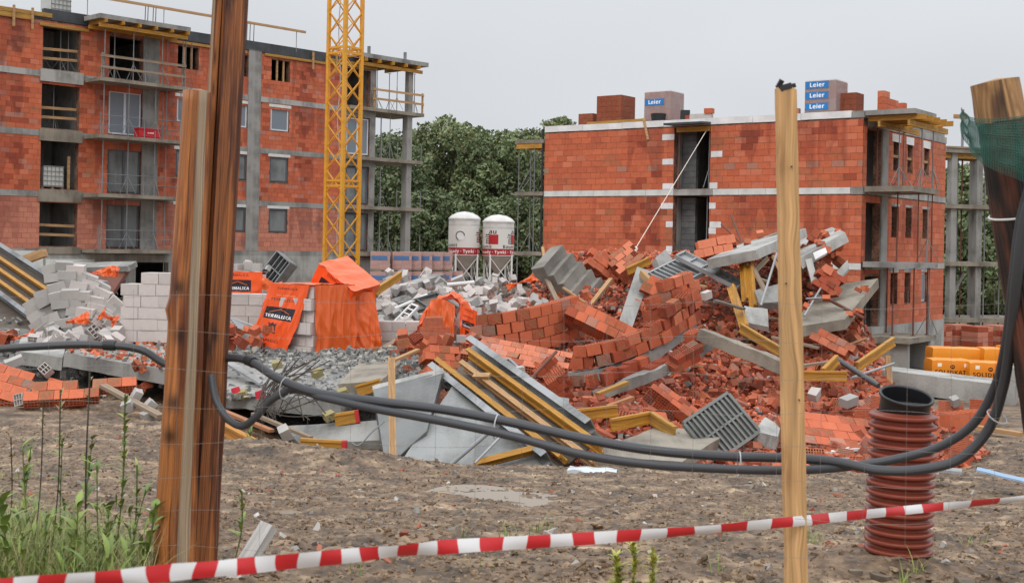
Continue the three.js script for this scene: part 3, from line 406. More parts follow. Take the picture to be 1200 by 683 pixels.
// ---------- on the roof ----------
function brickPallet(label, x, z, nx, ny, nz, wrap) {
  const o = thing('brick_pallet', label, 'brick pallet', local(RB, x, 8.2, z), RB.rotation.y), bw = 0.25, bh = 0.235, bd = 0.375;
  part(o, 'pallet_board', triUV(bx(nx * bw, 0.1, nz * bd, 0, 0.05, 0)), MAT.timberGrey);
  for (let j = 0; j < ny; j++) for (let i = 0; i < nx; i++) for (let k = 0; k < nz; k++) { if (k < nz - 1 && i < nx - 1 && j < ny - 1) continue; const m = part(o, 'brick', unitBrick, wrap ? MAT.clayRib[pickOf([0, 5, 1])] : MAT.clayRib[pickOf([0, 1, 1])]); m.scale.set(bw - 0.006, bh - 0.008, bd - 0.006); m.position.set((i - (nx - 1) / 2) * bw, 0.1 + (j + 0.5) * bh, (k - (nz - 1) / 2) * bd); }
  if (wrap) {
    const W = nx * bw + 0.04, H = ny * bh + 0.03, D = nz * bd + 0.04;
    part(o, 'stretch_film', triUV(merge([span(-W / 2, W / 2, 0.1, H + 0.1, D / 2, D / 2 + 0.006), span(W / 2, W / 2 + 0.006, 0.1, H + 0.1, -D / 2, D / 2), span(-W / 2, W / 2, H + 0.1, H + 0.106, -D / 2, D / 2)])), mat(0.9, 0.88, 0.9, { transparent: true, opacity: 0.13, roughness: 0.25 }));
    const t = canvasTex(512, 160, (c, w, h) => { c.fillStyle = '#2f7fc4'; c.beginPath(); c.roundRect(0, 0, w, h, 30); c.fill(); c.fillStyle = '#fff'; c.font = 'bold 140px sans-serif'; c.textAlign = 'center'; c.fillText('Leier', w / 2, 128); });
    for (const y of wrap) { const l = part(o, 'printed_label', new THREE.BoxGeometry(0.92, 0.26, 0.004), [mat(0.1, 0.3, 0.6), mat(0.1, 0.3, 0.6), mat(0.1, 0.3, 0.6), mat(0.1, 0.3, 0.6), mat(1, 1, 1, { map: t }), mat(0.1, 0.3, 0.6)]); l.position.set(-0.12, y, D / 2 + 0.012); }
  }
  return o;
}
brickPallet('film wrapped pallet of bricks with one blue label beside the stairwell on the roof', 5.4, -1.0, 5, 5, 3, [0.85]);
brickPallet('film wrapped pallet of bricks with two blue labels on the roof corner', 12.55, -1.0, 5, 5, 3, [0.3, 0.72, 1.12]);
brickPallet('unwrapped low stack of ribbed bricks next to the labelled roof corner pallet', 13.45, -1.2, 3, 3, 2, null);
brickPallet('tall unwrapped stack of ribbed orange bricks on the white roof edge', 2.95, -1.1, 5, 5, 3, null);
brickPallet('low stepped stack of orange bricks at the far end of the roof edge', 1.7, -1.0, 3, 2, 2, null);
one('timber_plank', 'yellow plank lying along the white roof edge', 'plank', triUV(barGeo(local(RB, 2.1, 8.28, -0.2), local(RB, 5.0, 8.3, -0.1), 0.12, 0.1)), MAT.yellowDirty);
one('timber_plank', 'short timber hanging down over the white roof edge', 'plank', triUV(barGeo(local(RB, 5.05, 8.35, 0.06), local(RB, 5.3, 7.45, 0.08), 0.1, 0.05, V(0, 0, 1))), MAT.timber);
one('black_bucket', 'black tub on the white roof edge below the blue label', 'bucket', triUV(new THREE.CylinderGeometry(0.32, 0.27, 0.32, 16).applyMatrix4(M4(local(RB, 5.55, 8.38, -0.3)))), MAT.black);
one('black_bucket', 'black plastic box between the stairwell and the wrapped pallet on the roof', 'box', triUV(bx(0.35, 0.42, 0.35).applyMatrix4(M4(local(RB, 6.75, 8.42, -0.4)))), MAT.black);
for (const [x, y, w, h, m, lab] of [[7.5, 8.33, 0.9, 0.22, MAT.blockW[1], 'pale block lying on the roof edge over the stairwell'], [7.85, 8.55, 0.35, 0.2, MAT.clay[1], 'single brick lying on a pale block on the roof edge'], [7.0, 8.3, 0.35, 0.2, MAT.clay[3], 'dark brick lying beside a black box on the roof edge'], [11.35, 8.34, 0.75, 0.24, MAT.clay[6], 'dull brick row behind the roof edge by the corner pallet']]) { const m_ = one(lab.includes('pale block') && !lab.includes('single') ? 'aerated_block' : 'loose_brick', lab, lab.includes('pale block lying') ? 'block' : 'brick', triUV(bx(w, h, 0.3)), m); m_.position.copy(local(RB, x, y, -0.4)); m_.rotation.y = RB.rotation.y + 0.2; }

// ---------- concrete frame of the next block ----------
{
  const o = thing('concrete_skeleton', 'bare concrete balcony frame of the next block beyond the orange bales', 'building', V(21.2, 0, -59), 0.3);
  for (const y of [8.0, 5.35, 2.6, -0.1]) part(o, 'slab', triUV(span(-0.6, 4.6, y - 0.2, y, -2.6, 0)), MAT.concWarm);
  for (const [y0, y1] of [[-2.2, -0.3], [-0.1, 2.4], [2.6, 5.15], [5.35, 7.8]]) { for (const x of [-0.2, 1.25, 3.8]) part(o, 'column', triUV(span(x, x + 0.32, y0, y1, -0.5, -0.15)), MAT.conc); part(o, 'column', triUV(span(2.6, 3, y0, y1, -2.5, -2.1)), MAT.conc); for (const x of [0.35, 0.7, 0.95, 1.8, 2.1, 2.3, 3.2]) part(o, 'prop', rodGeo(V(x, y0, -0.9), V(x, y1, -0.9), 0.035), x > 0.9 && x < 2.2 ? MAT.rust : MAT.steel); }
  part(o, 'brace', triUV(barGeo(V(-0.1, 0, -0.6), V(0.9, 2.1, -0.6), 0.12, 0.12)), MAT.conc);
  for (const z of [-0.3, -1.6]) part(o, 'formwork_beam', triUV(span(-0.6, 4.5, 7.55, 7.78, z, z + 0.1)), MAT.yellowDirty); part(o, 'formwork_board', triUV(span(-0.6, 4.6, 8.01, 8.1, -2.6, 0.05)), MAT.timberGrey);
  part(o, 'pole', rodGeo(V(0.4, 8, -0.2), V(0.4, 9.9, -0.2), 0.06), MAT.steel); part(o, 'pole_bar', triUV(span(-0.1, 0.6, 9.45, 9.65, -0.25, -0.15)), MAT.timber);
}
// ---------- tower crane mast ----------
{
  const base = at(399, 330, 58), o = thing('tower_crane', 'yellow lattice mast of a tower crane in front of the long block', 'crane', V(base.x, -0.3, -58), 0.12), r = 0.77, H = 25, P = (k) => V(Math.cos(k * PI / 2 + PI / 2) * r, 0, Math.sin(k * PI / 2 + PI / 2) * r);
  for (let k = 0; k < 4; k++) { const p = P(k); part(o, 'chord', triUV(bx(0.15, H, 0.15, p.x, H / 2, p.z, 0, PI / 4)), MAT.crane); }
  const step = 1.06;
  for (let f = 0; f < 4; f++) for (let j = 0; j < 23; j++) {
    const a = P(f), b = P(f + 1), y = 0.3 + j * step; a.y = y; b.y = y + step;
    part(o, 'diagonal', barGeo(a, b, 0.045, 0.045), MAT.crane); const c = P(f), d = P(f + 1); c.y = y + step; d.y = y; part(o, 'diagonal', barGeo(c, d, 0.045, 0.045), MAT.crane);
  }
  for (const y of [5.9, 12.1, 18.3]) for (let f = 0; f < 4; f++) for (const dy of [0, 0.25]) { const a = P(f), b = P(f + 1); a.y = b.y = y + dy; part(o, 'joint_bar', barGeo(a, b, 0.08, 0.1), MAT.crane); }
  const pts = []; for (let y = 0; y <= 22; y += 1) pts.push(V(-0.25 + 0.06 * Math.sin(y * 1.3) + (y > 8 ? 0 : 0.1), y, 0.2)); part(o, 'power_cable', new THREE.TubeGeometry(new THREE.CatmullRomCurve3(pts), 60, 0.025, 5), mat(0.5, 0.45, 0.42));
}
// ---------- mortar silos ----------
function silo(px, ytop, label, turn, hatch, emblems) {
  const c = at(px, 300, 78), o = thing('mortar_silo', label, 'silo', V(c.x, 0.3, -78), turn), R = 0.99, y0 = 1.95, y1 = ytop;
  const pr = [[0.001, y1 + 0.42], [R * 0.5, y1 + 0.34], [R * 0.86, y1 + 0.16], [R, y1], [R + 0.03, y1 - 0.02], [R + 0.03, y1 - 0.1], [R, y1 - 0.12], [R, y1 - 0.35], [R + 0.015, y1 - 0.36], [R + 0.015, y1 - 0.4], [R, y1 - 0.42], [R, y0]].map(([x, y]) => new THREE.Vector2(x, y)).reverse();
  part(o, 'tank', triUV(new THREE.LatheGeometry(pr, 40)), mat(0.74, 0.73, 0.71, { map: T.block, roughness: 0.45 }));
  part(o, 'cone', triUV(new THREE.LatheGeometry([[0.16, 0.75], [0.16, 0.85], [R * 0.98, y0 - 0.02]].map(([x, y]) => new THREE.Vector2(x, y)), 32)), mat(0.56, 0.52, 0.48, { map: T.block, roughness: 0.55 }));
  const t = canvasTex(2048, 620, (x, w, h) => {
    x.fillStyle = '#dedbd6'; x.fillRect(0, 0, w, h); x.fillStyle = '#a8262c'; x.fillRect(0, h - 165, w, 150); x.fillStyle = '#f4efe9'; x.font = 'bold 96px sans-serif'; x.textBaseline = 'middle';
    for (let k = 0; k < 4; k++) x.fillText('Fasady · Tynki ·', k * 745 - 190 + (hatch ? 60 : 0), h - 88, 700);
    for (const c of emblems) { x.fillStyle = '#b8232a'; x.fillRect(c - 70, 128, 210, 225); x.fillStyle = '#151515'; x.font = 'bold 150px sans-serif'; x.fillText('au', c - 70, 62); x.save(); x.translate(c - 118, 352); x.rotate(-PI / 2); x.fillText('mit', 0, 0, 320); x.restore(); x.font = 'bold 104px sans-serif'; x.fillText('Baumit', c + 230, 405); }
  });
  const m = mat(1, 1, 1, { map: t, roughness: 0.45 }); part(o, 'printed_band', new THREE.CylinderGeometry(R + 0.012, R + 0.012, y1 - 0.5 - y0 - 0.02, 48, 1, true).rotateY(PI).translate(0, (y0 + y1 - 0.5) / 2, 0), m);
  for (let k = 0; k < 4; k++) { const a = k * PI / 2 + 0.5, b = a + PI / 2, p = V(Math.cos(a) * R, 0, Math.sin(a) * R), q = V(Math.cos(b) * R, 0, Math.sin(b) * R); part(o, 'leg', triUV(barGeo(p, V(p.x, y0 + 0.1, p.z), 0.1, 0.1)), MAT.whitePaint); part(o, 'brace', merge([rodGeo(V(p.x, 0.1, p.z), V(q.x, y0 - 0.1, q.z), 0.03), rodGeo(V(q.x, 0.1, q.z), V(p.x, y0 - 0.1, p.z), 0.03)]), MAT.whitePaint); part(o, 'foot', triUV(bx(0.4, 0.08, 0.4, p.x, 0.04, p.z)), MAT.whitePaint); }
  if (hatch) { part(o, 'hatch', new THREE.CylinderGeometry(0.3, 0.3, 0.05, 20).rotateX(PI / 2).rotateY(-turn).translate(Math.sin(-turn - 0.2) * (R + 0.02), y1 - 1.1, Math.cos(-turn - 0.2) * (R + 0.02)), MAT.whitePaint); const g = new THREE.TorusGeometry(0.26, 0.03, 6, 20, 4.2).rotateY(-turn).translate(Math.sin(-turn - 0.2) * (R + 0.06), y1 - 1.1, Math.cos(-turn - 0.2) * (R + 0.06)); part(o, 'hatch_ring', g, MAT.darkSteel); }
  return o;
}
silo(543.5, 4.3, 'white mortar silo with a round hatch and red printed band', 0, true, [1480, 300]); silo(583.5, 4.15, 'white mortar silo with a red square emblem beside the standing building', 0, false, [890, 1400, 300]);

// ---------- wrapped brick pallets in front of the trees ----------
for (let i = 0; i < 8; i++) for (let j = 0; j < (i === 1 || i === 7 ? 1 : 2); j++) {
  const p = at(445 + i * 12.2, 330, 72 + i * 0.5), o = thing('brick_pallet', 'film wrapped pallet of bricks in the row between crane and silos', 'brick pallet', V(p.x, 0.2 + j * 1.15, p.z), 0.1 + 0.05 * (i % 3), 'wrapped pallets between crane and silos');
  for (let a = 0; a < 2; a++) for (let b = 0; b < 4; b++) { const m = part(o, 'brick_layer', unitBrick, MAT.clay[(a + b + i) % 2 ? 5 : 6]); m.scale.set(0.55, 0.24, 1); m.position.set(-0.28 + a * 0.56, 0.22 + b * 0.25, 0); }
  part(o, 'pallet_board', triUV(bx(1.1, 0.1, 1, 0, 0.05, 0)), MAT.timberGrey); part(o, 'stretch_film', triUV(merge([span(-0.57, 0.57, 0.1, 1.11, 0.51, 0.515), span(-0.57, 0.57, 1.11, 1.115, -0.5, 0.51)])), mat(0.85, 0.86, 0.9, { transparent: true, opacity: 0.14, roughness: 0.3 }));
  part(o, 'blue_band', triUV(span(-0.5, 0.4, 0.62, 0.86, 0.518, 0.524)), mat(0.09, 0.2, 0.42));
}
for (let i = 0; i < 5; i++) { const p = at(1098 + i * 24, 395, 55 + (i % 2)), o = thing('brick_pallet', 'open pallet of dull red bricks stored under the bare concrete frame', 'brick pallet', V(p.x, groundH(p.x, -p.z) + 0.02, p.z), 0.3 + 0.1 * i, 'brick pallets under the concrete frame'); for (let b = 0; b < 4; b++) for (let a = 0; a < 3; a++) { const m = part(o, 'brick_layer', unitBrick, MAT.clay[pickOf([5, 6, 3])]); m.scale.set(0.32, 0.22, 0.9); m.position.set(-0.33 + a * 0.33, 0.21 + b * 0.23, 0); } part(o, 'pallet_board', triUV(bx(1.05, 0.1, 0.95, 0, 0.05, 0)), MAT.timberGrey); }
// ---------- trees ----------
const leafMat = mat(1, 1, 1, { vertexColors: true, roughness: 0.75, side: THREE.DoubleSide }), barkMat = mat(0.10, 0.075, 0.055, { map: T.wood });
function tree(x, d, h, w, label, tint, n = 15000) {
  const o = thing('tree', label, 'tree', V(x, groundH(x, d) - 0.2, -d), 0, 'trees behind the building site'), limbs = [], lobes = [];
  const trunk = new THREE.CylinderGeometry(0.12, 0.34, h * 0.55, 8).translate(0, h * 0.27, 0);
  limbs.push(trunk);
  const nl = 26;
  for (let k = 0; k < nl; k++) { const t = k / nl, y = h * (0.14 + 0.8 * t), ring = w * 0.5 * Math.sqrt(Math.max(0.05, 1 - ((t - 0.35) / 0.7) ** 2)), a = k * 2.4 + rnd(), q = rr(0.35, 1) * ring, r = w * rr(0.13, 0.22); lobes.push([Math.cos(a) * q, y, Math.sin(a) * q, r]); if (k % 2 === 0) limbs.push(rodGeo(V(0, h * 0.12 + 0.4 * h * t, 0), V(Math.cos(a) * q, y, Math.sin(a) * q), 0.06, 5)); }
  lobes.push([0, h * 0.94, 0, w * 0.15]);
  part(o, 'trunk', triUV(merge(limbs)), barkMat);
  const pos = new Float32Array(n * 12), col = new Float32Array(n * 12), idx = [], e = V(), f = V(), c = V(), nn = V();
  for (let i = 0; i < n; i++) {
    const L = lobes[Math.floor(rnd() * lobes.length)], a = rnd() * 2 * PI, z = rr(-1, 1), s = Math.sqrt(1 - z * z), q = L[3] * (1 - 0.55 * rnd() * rnd()) * (1 + 0.35 * noise(Math.cos(a) * s * 2 + L[0], z * 2 + L[1], Math.sin(a) * s * 2));
    c.set(L[0] + Math.cos(a) * s * q, L[1] + z * q * 0.8, L[2] + Math.sin(a) * s * q);
    nn.set(rr(-1, 1), rr(-0.2, 1), rr(-1, 1)).normalize(); e.set(nn.y, -nn.x, 0.2 * rr(-1, 1)).normalize(); f.copy(nn).cross(e).normalize();
    const sz = rr(0.07, 0.16), sy = sz * rr(0.6, 1), k = rr(0.75, 1.2) * (0.8 + 0.5 * hashI(Math.round(L[0] * 50), Math.round(L[1] * 50), 4)), yel = rnd() < 0.12 ? 1.35 : 1;
    [[-1, -1], [1, -0.6], [0.8, 1], [-0.7, 0.8]].forEach(([u, v], m) => { pos.set([c.x + e.x * sz * u + f.x * sy * v, c.y + e.y * sz * u + f.y * sy * v, c.z + e.z * sz * u + f.z * sy * v], i * 12 + m * 3); col.set([tint[0] * k * yel, tint[1] * k, tint[2] * k], i * 12 + m * 3); });
    idx.push(i * 4, i * 4 + 1, i * 4 + 2, i * 4, i * 4 + 2, i * 4 + 3);
  }
  const g = new THREE.BufferGeometry(); g.setAttribute('position', new THREE.BufferAttribute(pos, 3)); g.setAttribute('color', new THREE.BufferAttribute(col, 3)); g.setIndex(idx); g.computeVertexNormals(); part(o, 'crown', g, leafMat); return o;
}
const G1 = [0.155, 0.20, 0.092], G2 = [0.13, 0.17, 0.08], G3 = [0.18, 0.22, 0.10];
for (const [px, d, h, w, lab, c] of [[452, 96, 11.0, 8.5, 'broad green tree standing behind the corner balconies of the long block', G2], [484, 106, 12.2, 9, 'tall dense green tree beside the corner column of the long block', G1], [520, 100, 12.9, 8.5, 'tall leafy tree rising behind the round hatch silo', G3], [556, 104, 12.4, 9, 'dense dark tree between the two silos', G2], [592, 98, 11.6, 8.5, 'leafy green tree behind the silo with the red square', G1], [622, 108, 12.8, 8, 'green tree beside the end balcony of the brick building', G3], [656, 112, 14.4, 8, 'tree top showing above the white roof edge behind the brick stacks', G3], [500, 92, 6.5, 7, 'low dark bush growing beneath the tall trees by the wrapped pallets', G2], [612, 90, 6.5, 7, 'low bush growing beneath the trees beside the end balcony', G2], [1128, 84, 9.8, 7.5, 'green tree behind the bare concrete balcony frame', G1], [1165, 88, 8.8, 8, 'green tree behind the bare frame and the netted post', G3], [1112, 78, 6, 6.5, 'low green bush behind the props of the bare concrete frame', G2], [1152, 80, 6, 6.5, 'low dark bush beside the netted post behind the frame', G1], [690, 118, 12.5, 9, 'distant tree hidden mostly by the brick stacks on the roof', G1]]) tree((px - 600) / F * d, d, h, w, lab, c);
// dark hedge strip that closes the view under the crowns
// ---------- rubble: shapes ----------
// a slab from four corners of its upper face, broken edges
function slabGeo(c, th, o = {}) {
  const { n = 10, rough = 0.012, ragged = 0.05, up } = o, N = c[1].clone().sub(c[0]).cross(c[3].clone().sub(c[0])).normalize(); if (up ? N.dot(up) < 0 : N.y < 0) N.negate();
  const cen = c.reduce((a, b) => a.add(b), V()).multiplyScalar(0.25), s = rnd() * 90, P = (i, j, low) => {
    let u = i / n, v = j / n; const p = c[0].clone().lerp(c[1], u).lerp(c[3].clone().lerp(c[2], u), v);
    if (i === 0 || i === n || j === 0 || j === n) p.lerp(cen, ragged * Math.abs(fbm3(p.x * 1.7 + s, p.y * 1.7, p.z * 1.7 + (low ? 3 : 0), 3)) * 2);
    p.addScaledVector(N, rough * noise(p.x * 5 + s, p.y * 5, p.z * 5) - (low ? th : 0)); return p;
  };
  const tri = [], quad = (a, b, d, e) => tri.push(a, b, d, a, d, e);
  for (let j = 0; j < n; j++) for (let i = 0; i < n; i++) { quad(P(i, j), P(i + 1, j), P(i + 1, j + 1), P(i, j + 1)); quad(P(i, j + 1, 1), P(i + 1, j + 1, 1), P(i + 1, j, 1), P(i, j, 1)); }
  for (let i = 0; i < n; i++) { quad(P(i, 0, 1), P(i + 1, 0, 1), P(i + 1, 0), P(i, 0)); quad(P(i + 1, n, 1), P(i, n, 1), P(i, n), P(i + 1, n)); quad(P(0, i + 1, 1), P(0, i, 1), P(0, i), P(0, i + 1)); quad(P(n, i, 1), P(n, i + 1, 1), P(n, i + 1), P(n, i)); }
  const g = new THREE.BufferGeometry(); g.setAttribute('position', new THREE.Float32BufferAttribute(tri.flatMap((p) => [p.x - cen.x, p.y - cen.y, p.z - cen.z]), 3)); g.computeVertexNormals(); return [triUV(g, rnd() * 3, rnd() * 3), cen];
}
function slab(name, label, cat, pts, th, m, o) { const [g, c] = slabGeo(pts.map((p) => at(...p)), th, o), q = one(name, label, cat, g, m, o?.group); q.position.copy(c); return q; }
// timber H-beam, steel channel
const hGeo = (l) => triUV(merge([bx(l, 0.04, 0.08, 0, 0.08, 0), bx(l, 0.04, 0.08, 0, -0.08, 0), bx(l, 0.12, 0.03)]));
const chGeo = (l, h = 0.16, w = 0.07) => triUV(merge([bx(l, h, 0.012, 0, 0, -w / 2), bx(l, 0.012, w, 0, h / 2 - 0.006, 0.006), bx(l, 0.012, w, 0, -h / 2 + 0.006, 0.006)]));
function hbeam(label, p, q, m = MAT.yellow, up, tip) { const a = at(...p), b = at(...q), l = a.distanceTo(b), o = thing('formwork_beam', label, 'beam'); part(o, 'timber', hGeo(l), m); if (tip) part(o, 'end_cap', triUV(bx(0.06, 0.2, 0.085, l / 2 + 0.02)), MAT.redTip); layAlong(o, a, b, up); return o; }
function plank(label, p, q, w, h, m = MAT.timber, up) { const a = at(...p), b = at(...q); return layAlong(one('timber_plank', label, 'plank', triUV(bx(a.distanceTo(b), h, w)), m), a, b, up); }
function pole(name, label, cat, p, q, r, m) { const a = at(...p), b = at(...q); return layAlong(one(name, label, cat, new THREE.CylinderGeometry(r, r, a.distanceTo(b), 8).rotateZ(PI / 2), m), a, b); }
// hollow clay brick with rows of slots, and broken ones
function hollowBrick(L, H, D, nx, nz) {
  const s = new THREE.Shape([[-L / 2, -D / 2], [L / 2, -D / 2], [L / 2, D / 2], [-L / 2, D / 2]].map(([a, b]) => new THREE.Vector2(a, b))), w = 0.016, cx = (L - w) / nx, cz = (D - w) / nz;
  for (let i = 0; i < nx; i++) for (let k = 0; k < nz; k++) { const a = -L / 2 + w + i * cx, c = -D / 2 + w + k * cz; s.holes.push(new THREE.Path([[a, c], [a, c + cz - w], [a + cx - w, c + cz - w], [a + cx - w, c]].map(([p, q]) => new THREE.Vector2(p, q)))); }
  return triUV(new THREE.ExtrudeGeometry(s, { depth: H, bevelEnabled: false }).translate(0, 0, -H / 2).rotateX(-PI / 2), rnd(), rnd());
}
function shard(sx, sy, sz, n = 11) { const pts = []; for (let i = 0; i < n; i++) pts.push(V(sx * (rnd() < 0.7 ? Math.sign(rnd() - 0.5) * rr(0.36, 0.5) : rr(-0.5, 0.5)), sy * Math.sign(rnd() - 0.5) * rr(0.3, 0.5), sz * (rnd() < 0.7 ? Math.sign(rnd() - 0.5) * rr(0.36, 0.5) : rr(-0.5, 0.5)))); return triUV(new ConvexGeometry(pts), rnd(), rnd()); }
const chunk = (sx, sy, sz) => { const g = new THREE.BoxGeometry(sx, sy, sz, 3, 2, 2), p = g.attributes.position, s = rnd() * 50; for (let i = 0; i < p.count; i++) { const x = p.getX(i), y = p.getY(i), z = p.getZ(i), k = noise(x * 9 + s, y * 9, z * 9), e = x > sx * 0.4 ? 0.25 * sx * (0.4 + noise(y * 14 + s, z * 14)) : 0; p.setXYZ(i, x * (1 + 0.05 * k) - e, y * (1 + 0.06 * k), z * (1 + 0.05 * k)); } const q = triUV(g, rnd(), rnd()); q.computeVertexNormals(); return q; };
const brickWhole = [hollowBrick(0.375, 0.238, 0.25, 7, 4), hollowBrick(0.25, 0.238, 0.375, 4, 7), hollowBrick(0.3, 0.238, 0.25, 6, 4)];
const brickBroken = [0, 1, 2, 3, 4, 5].map((k) => chunk(rr(0.18, 0.34), 0.22, rr(0.18, 0.25))), brickShard = [0, 1, 2, 3, 4, 5].map(() => shard(rr(0.15, 0.3), rr(0.06, 0.16), rr(0.1, 0.24)));
const blockWhole = triUV(new THREE.BoxGeometry(0.38, 0.24, 0.24)), blockHoled = hollowBrick(0.25, 0.22, 0.25, 3, 2), blockChunk = [0, 1, 2, 3].map(() => chunk(rr(0.22, 0.42), rr(0.18, 0.25), rr(0.18, 0.26)));
const randQ = (k = 1) => new THREE.Quaternion().setFromEuler(new THREE.Euler(rr(-PI, PI) * k, rr(-PI, PI), rr(-PI, PI) * k));

// ---------- fallen brick walls: bricks in courses along a curve ----------
// path(t) gives the foot of the wall for t in 0..1, tilt leans it over
function fallenWall(label, path, len, rows, o = {}) {
  const { bl = 0.3, bh = 0.238, bd = 0.25, keep = () => true, lean = V(), tones = [0, 0, 1, 1, 2], rib = true, jit = 0.02 } = o, p0 = path(0.5), t = thing('fallen_wall', label, 'wall fragment', p0), n = Math.max(1, Math.round(path.len / bl));
  const g = hollowBrick(bl - 0.01, bh - 0.012, bd, 4, 3);
  for (let j = 0; j < rows; j++) for (let i = 0; i < n; i++) {
    const s = (i + 0.5 + (j % 2) * 0.5) / n; if (s > 1 || !keep(i / n, j / rows)) continue;
    const a = path(Math.max(0, s - 0.02)), b = path(Math.min(1, s + 0.02)), c = path(s), up = V(0, 1, 0).add(lean).normalize(), q = frameQ(b.clone().sub(a), up), y = V(0, 1, 0).applyQuaternion(q);
    const m = part(t, 'brick', jit > 0.02 && rnd() < 0.15 ? pickOf(brickBroken) : g, (rnd() < 0.3 ? MAT.clayRib : MAT.clay)[rnd() < 0.1 ? pickOf([3, 4]) : pickOf(tones)]); m.position.copy(c.sub(p0)).addScaledVector(y, (j + 0.5) * bh).add(V(rr(-jit, jit), rr(-jit, jit) * 0.4, rr(-jit, jit))); m.quaternion.copy(q).multiply(new THREE.Quaternion().setFromEuler(new THREE.Euler(rr(-1, 1) * jit, rr(-1, 1) * jit * 2, rr(-1, 1) * jit)));
  }
  return t;
}
const spline = (pts) => { const c = new THREE.CatmullRomCurve3(pts.map((p) => at(...p))), f = (t) => c.getPointAt(Math.min(1, Math.max(0, t))); f.len = c.getLength(); return f; };
// curved ring beams: a bent concrete strip
function ringBeam(label, pts, h, w, m) {
  const f = spline(pts), n = 26, tri = [], sec = [];
  for (let i = 0; i <= n; i++) { const t = i / n, p = f(t), q = frameQ(f(Math.min(1, t + 0.02)).sub(f(Math.max(0, t - 0.02))), V(0, 1, 0)), y = V(0, 1, 0).applyQuaternion(q), z = V(0, 0, 1).applyQuaternion(q); const k = 1 + 0.12 * noise(i * 0.7, 3); sec.push([p.clone(), p.clone().addScaledVector(y, h * k), p.clone().addScaledVector(y, h * k).addScaledVector(z, -w), p.clone().addScaledVector(z, -w)].map((v) => v.add(V(rr(-0.012, 0.012), rr(-0.012, 0.012), rr(-0.012, 0.012))))); }
  for (let i = 0; i < n; i++) for (let k = 0; k < 4; k++) { const a = sec[i][k], b = sec[i + 1][k], c = sec[i + 1][(k + 1) % 4], d = sec[i][(k + 1) % 4]; tri.push(a, b, c, a, c, d); }
  for (const [s, r] of [[sec[0], 0], [sec[n], 1]]) r ? tri.push(s[0], s[2], s[1], s[0], s[3], s[2]) : tri.push(s[0], s[1], s[2], s[0], s[2], s[3]);
  const c = f(0.5), g = new THREE.BufferGeometry(); g.setAttribute('position', new THREE.Float32BufferAttribute(tri.flatMap((p) => [p.x - c.x, p.y - c.y, p.z - c.z]), 3)); g.computeVertexNormals(); const q = one('ring_beam', label, 'beam', triUV(g), m); q.position.copy(c); return q;
}
const W1 = [[556, 420, 27.3], [590, 417, 27.1], [630, 409, 27.4], [684, 392, 28.4]];
fallenWall('curved row of orange bricks standing behind the leaning timber and steel panel', spline(W1), 2.55, 4, { tones: [0, 0, 1, 0], jit: 0.008, keep: (s, r) => !(r > 0.7 && s > 0.85) });
ringBeam('bent upper ring beam sagging below the broken brick courses', [[660, 449, 25.6], [700, 446, 25.4], [745, 432, 25.7], [785, 411, 26.2], [818, 386, 27]], 0.22, 0.3, MAT.conc);
fallenWall('broken brick courses still sitting on the bent upper ring beam', spline([[668, 432, 25.7], [700, 430, 25.5], [745, 416, 25.8], [785, 396, 26.3], [818, 372, 27.1]]), 3.1, 3, { keep: (s, r) => r < 0.34 ? true : (r < 0.6 ? (s > 0.45 || s < 0.16) : s > 0.62) && rnd() < 0.9, tones: [0, 1, 1, 2, 3], jit: 0.035 });
fallenWall('steep brick wall end of six courses above the bent ring beams', spline([[764, 401, 26.6], [790, 390, 26.9], [818, 378, 27.3]]), 1.15, 5, { tones: [0, 1, 1, 2], keep: (s, r) => !(r > 0.75 && s < 0.3), jit: 0.025 });
ringBeam('lower bent ring beam lying on the loose brick slope', [[698, 470, 24.2], [735, 458, 24], [775, 443, 24.3], [810, 425, 24.8], [836, 410, 25.4]], 0.2, 0.28, MAT.conc);
fallenWall('low broken brick course on the lower bent ring beam', spline([[758, 443, 24.4], [790, 430, 24.8], [828, 405, 25.4]]), 1.8, 2, { keep: (s, r) => r < 0.4 ? rnd() < 0.85 : s > 0.5 && rnd() < 0.8, tones: [0, 1, 2, 3], jit: 0.04 });
fallenWall('rough course of shattered bricks between the two bent ring beams', spline([[664, 458, 24.9], [700, 452, 24.7], [735, 440, 24.9], [765, 428, 25.2]]), 2.0, 1, { tones: [1, 3, 3], jit: 0.09, bl: 0.2 });
// lumps of wall that fell as one piece
function lump(label, p, nx, ny, nz, rot, tones = [0, 1, 2], keep = () => true, bl = 0.25, bh = 0.238, bd = 0.19) {
  const far = p[2] > 29 ? 0.9 : 0.25, t = thing('fallen_wall', label, 'wall fragment', at(...p)); t.rotation.set(...rot); const g = hollowBrick(bl - 0.006, bh - 0.006, bd - 0.006, 4, 3), own = pickOf(tones);
  for (let i = 0; i < nx; i++) for (let j = 0; j < ny; j++) for (let k = 0; k < nz; k++) { if (!keep(i, j, k)) continue; if ((i === 0 || i === nx - 1 || j === ny - 1) && rnd() < (far > 1 ? 0.16 : 0.08)) continue; const m = part(t, 'brick', rnd() < (far > 1 ? 0.12 : 0.04) ? pickOf(brickBroken) : g, (rnd() < 0.35 ? MAT.clayRib : MAT.clay)[rnd() < 0.08 ? pickOf([3, 4]) : rnd() < 0.7 ? own : pickOf(tones)]); m.position.set((i - (nx - 1) / 2 + (j % 2) * 0.5) * bl + rr(-0.012, 0.012) * far, (j - (ny - 1) / 2) * bh + rr(-0.012, 0.012) * far, (k - (nz - 1) / 2) * bd + rr(-0.02, 0.02) * far); m.rotation.set(rr(-0.05, 0.05) * far, rr(-0.06, 0.06) * far, rr(-0.05, 0.05) * far); }
  return t;
}
lump('tilted lump of brick wall beside the fallen stair flight', [708, 309, 33.5], 4, 4, 2, [-0.5, 0.5, -0.45], [1, 2, 0]);
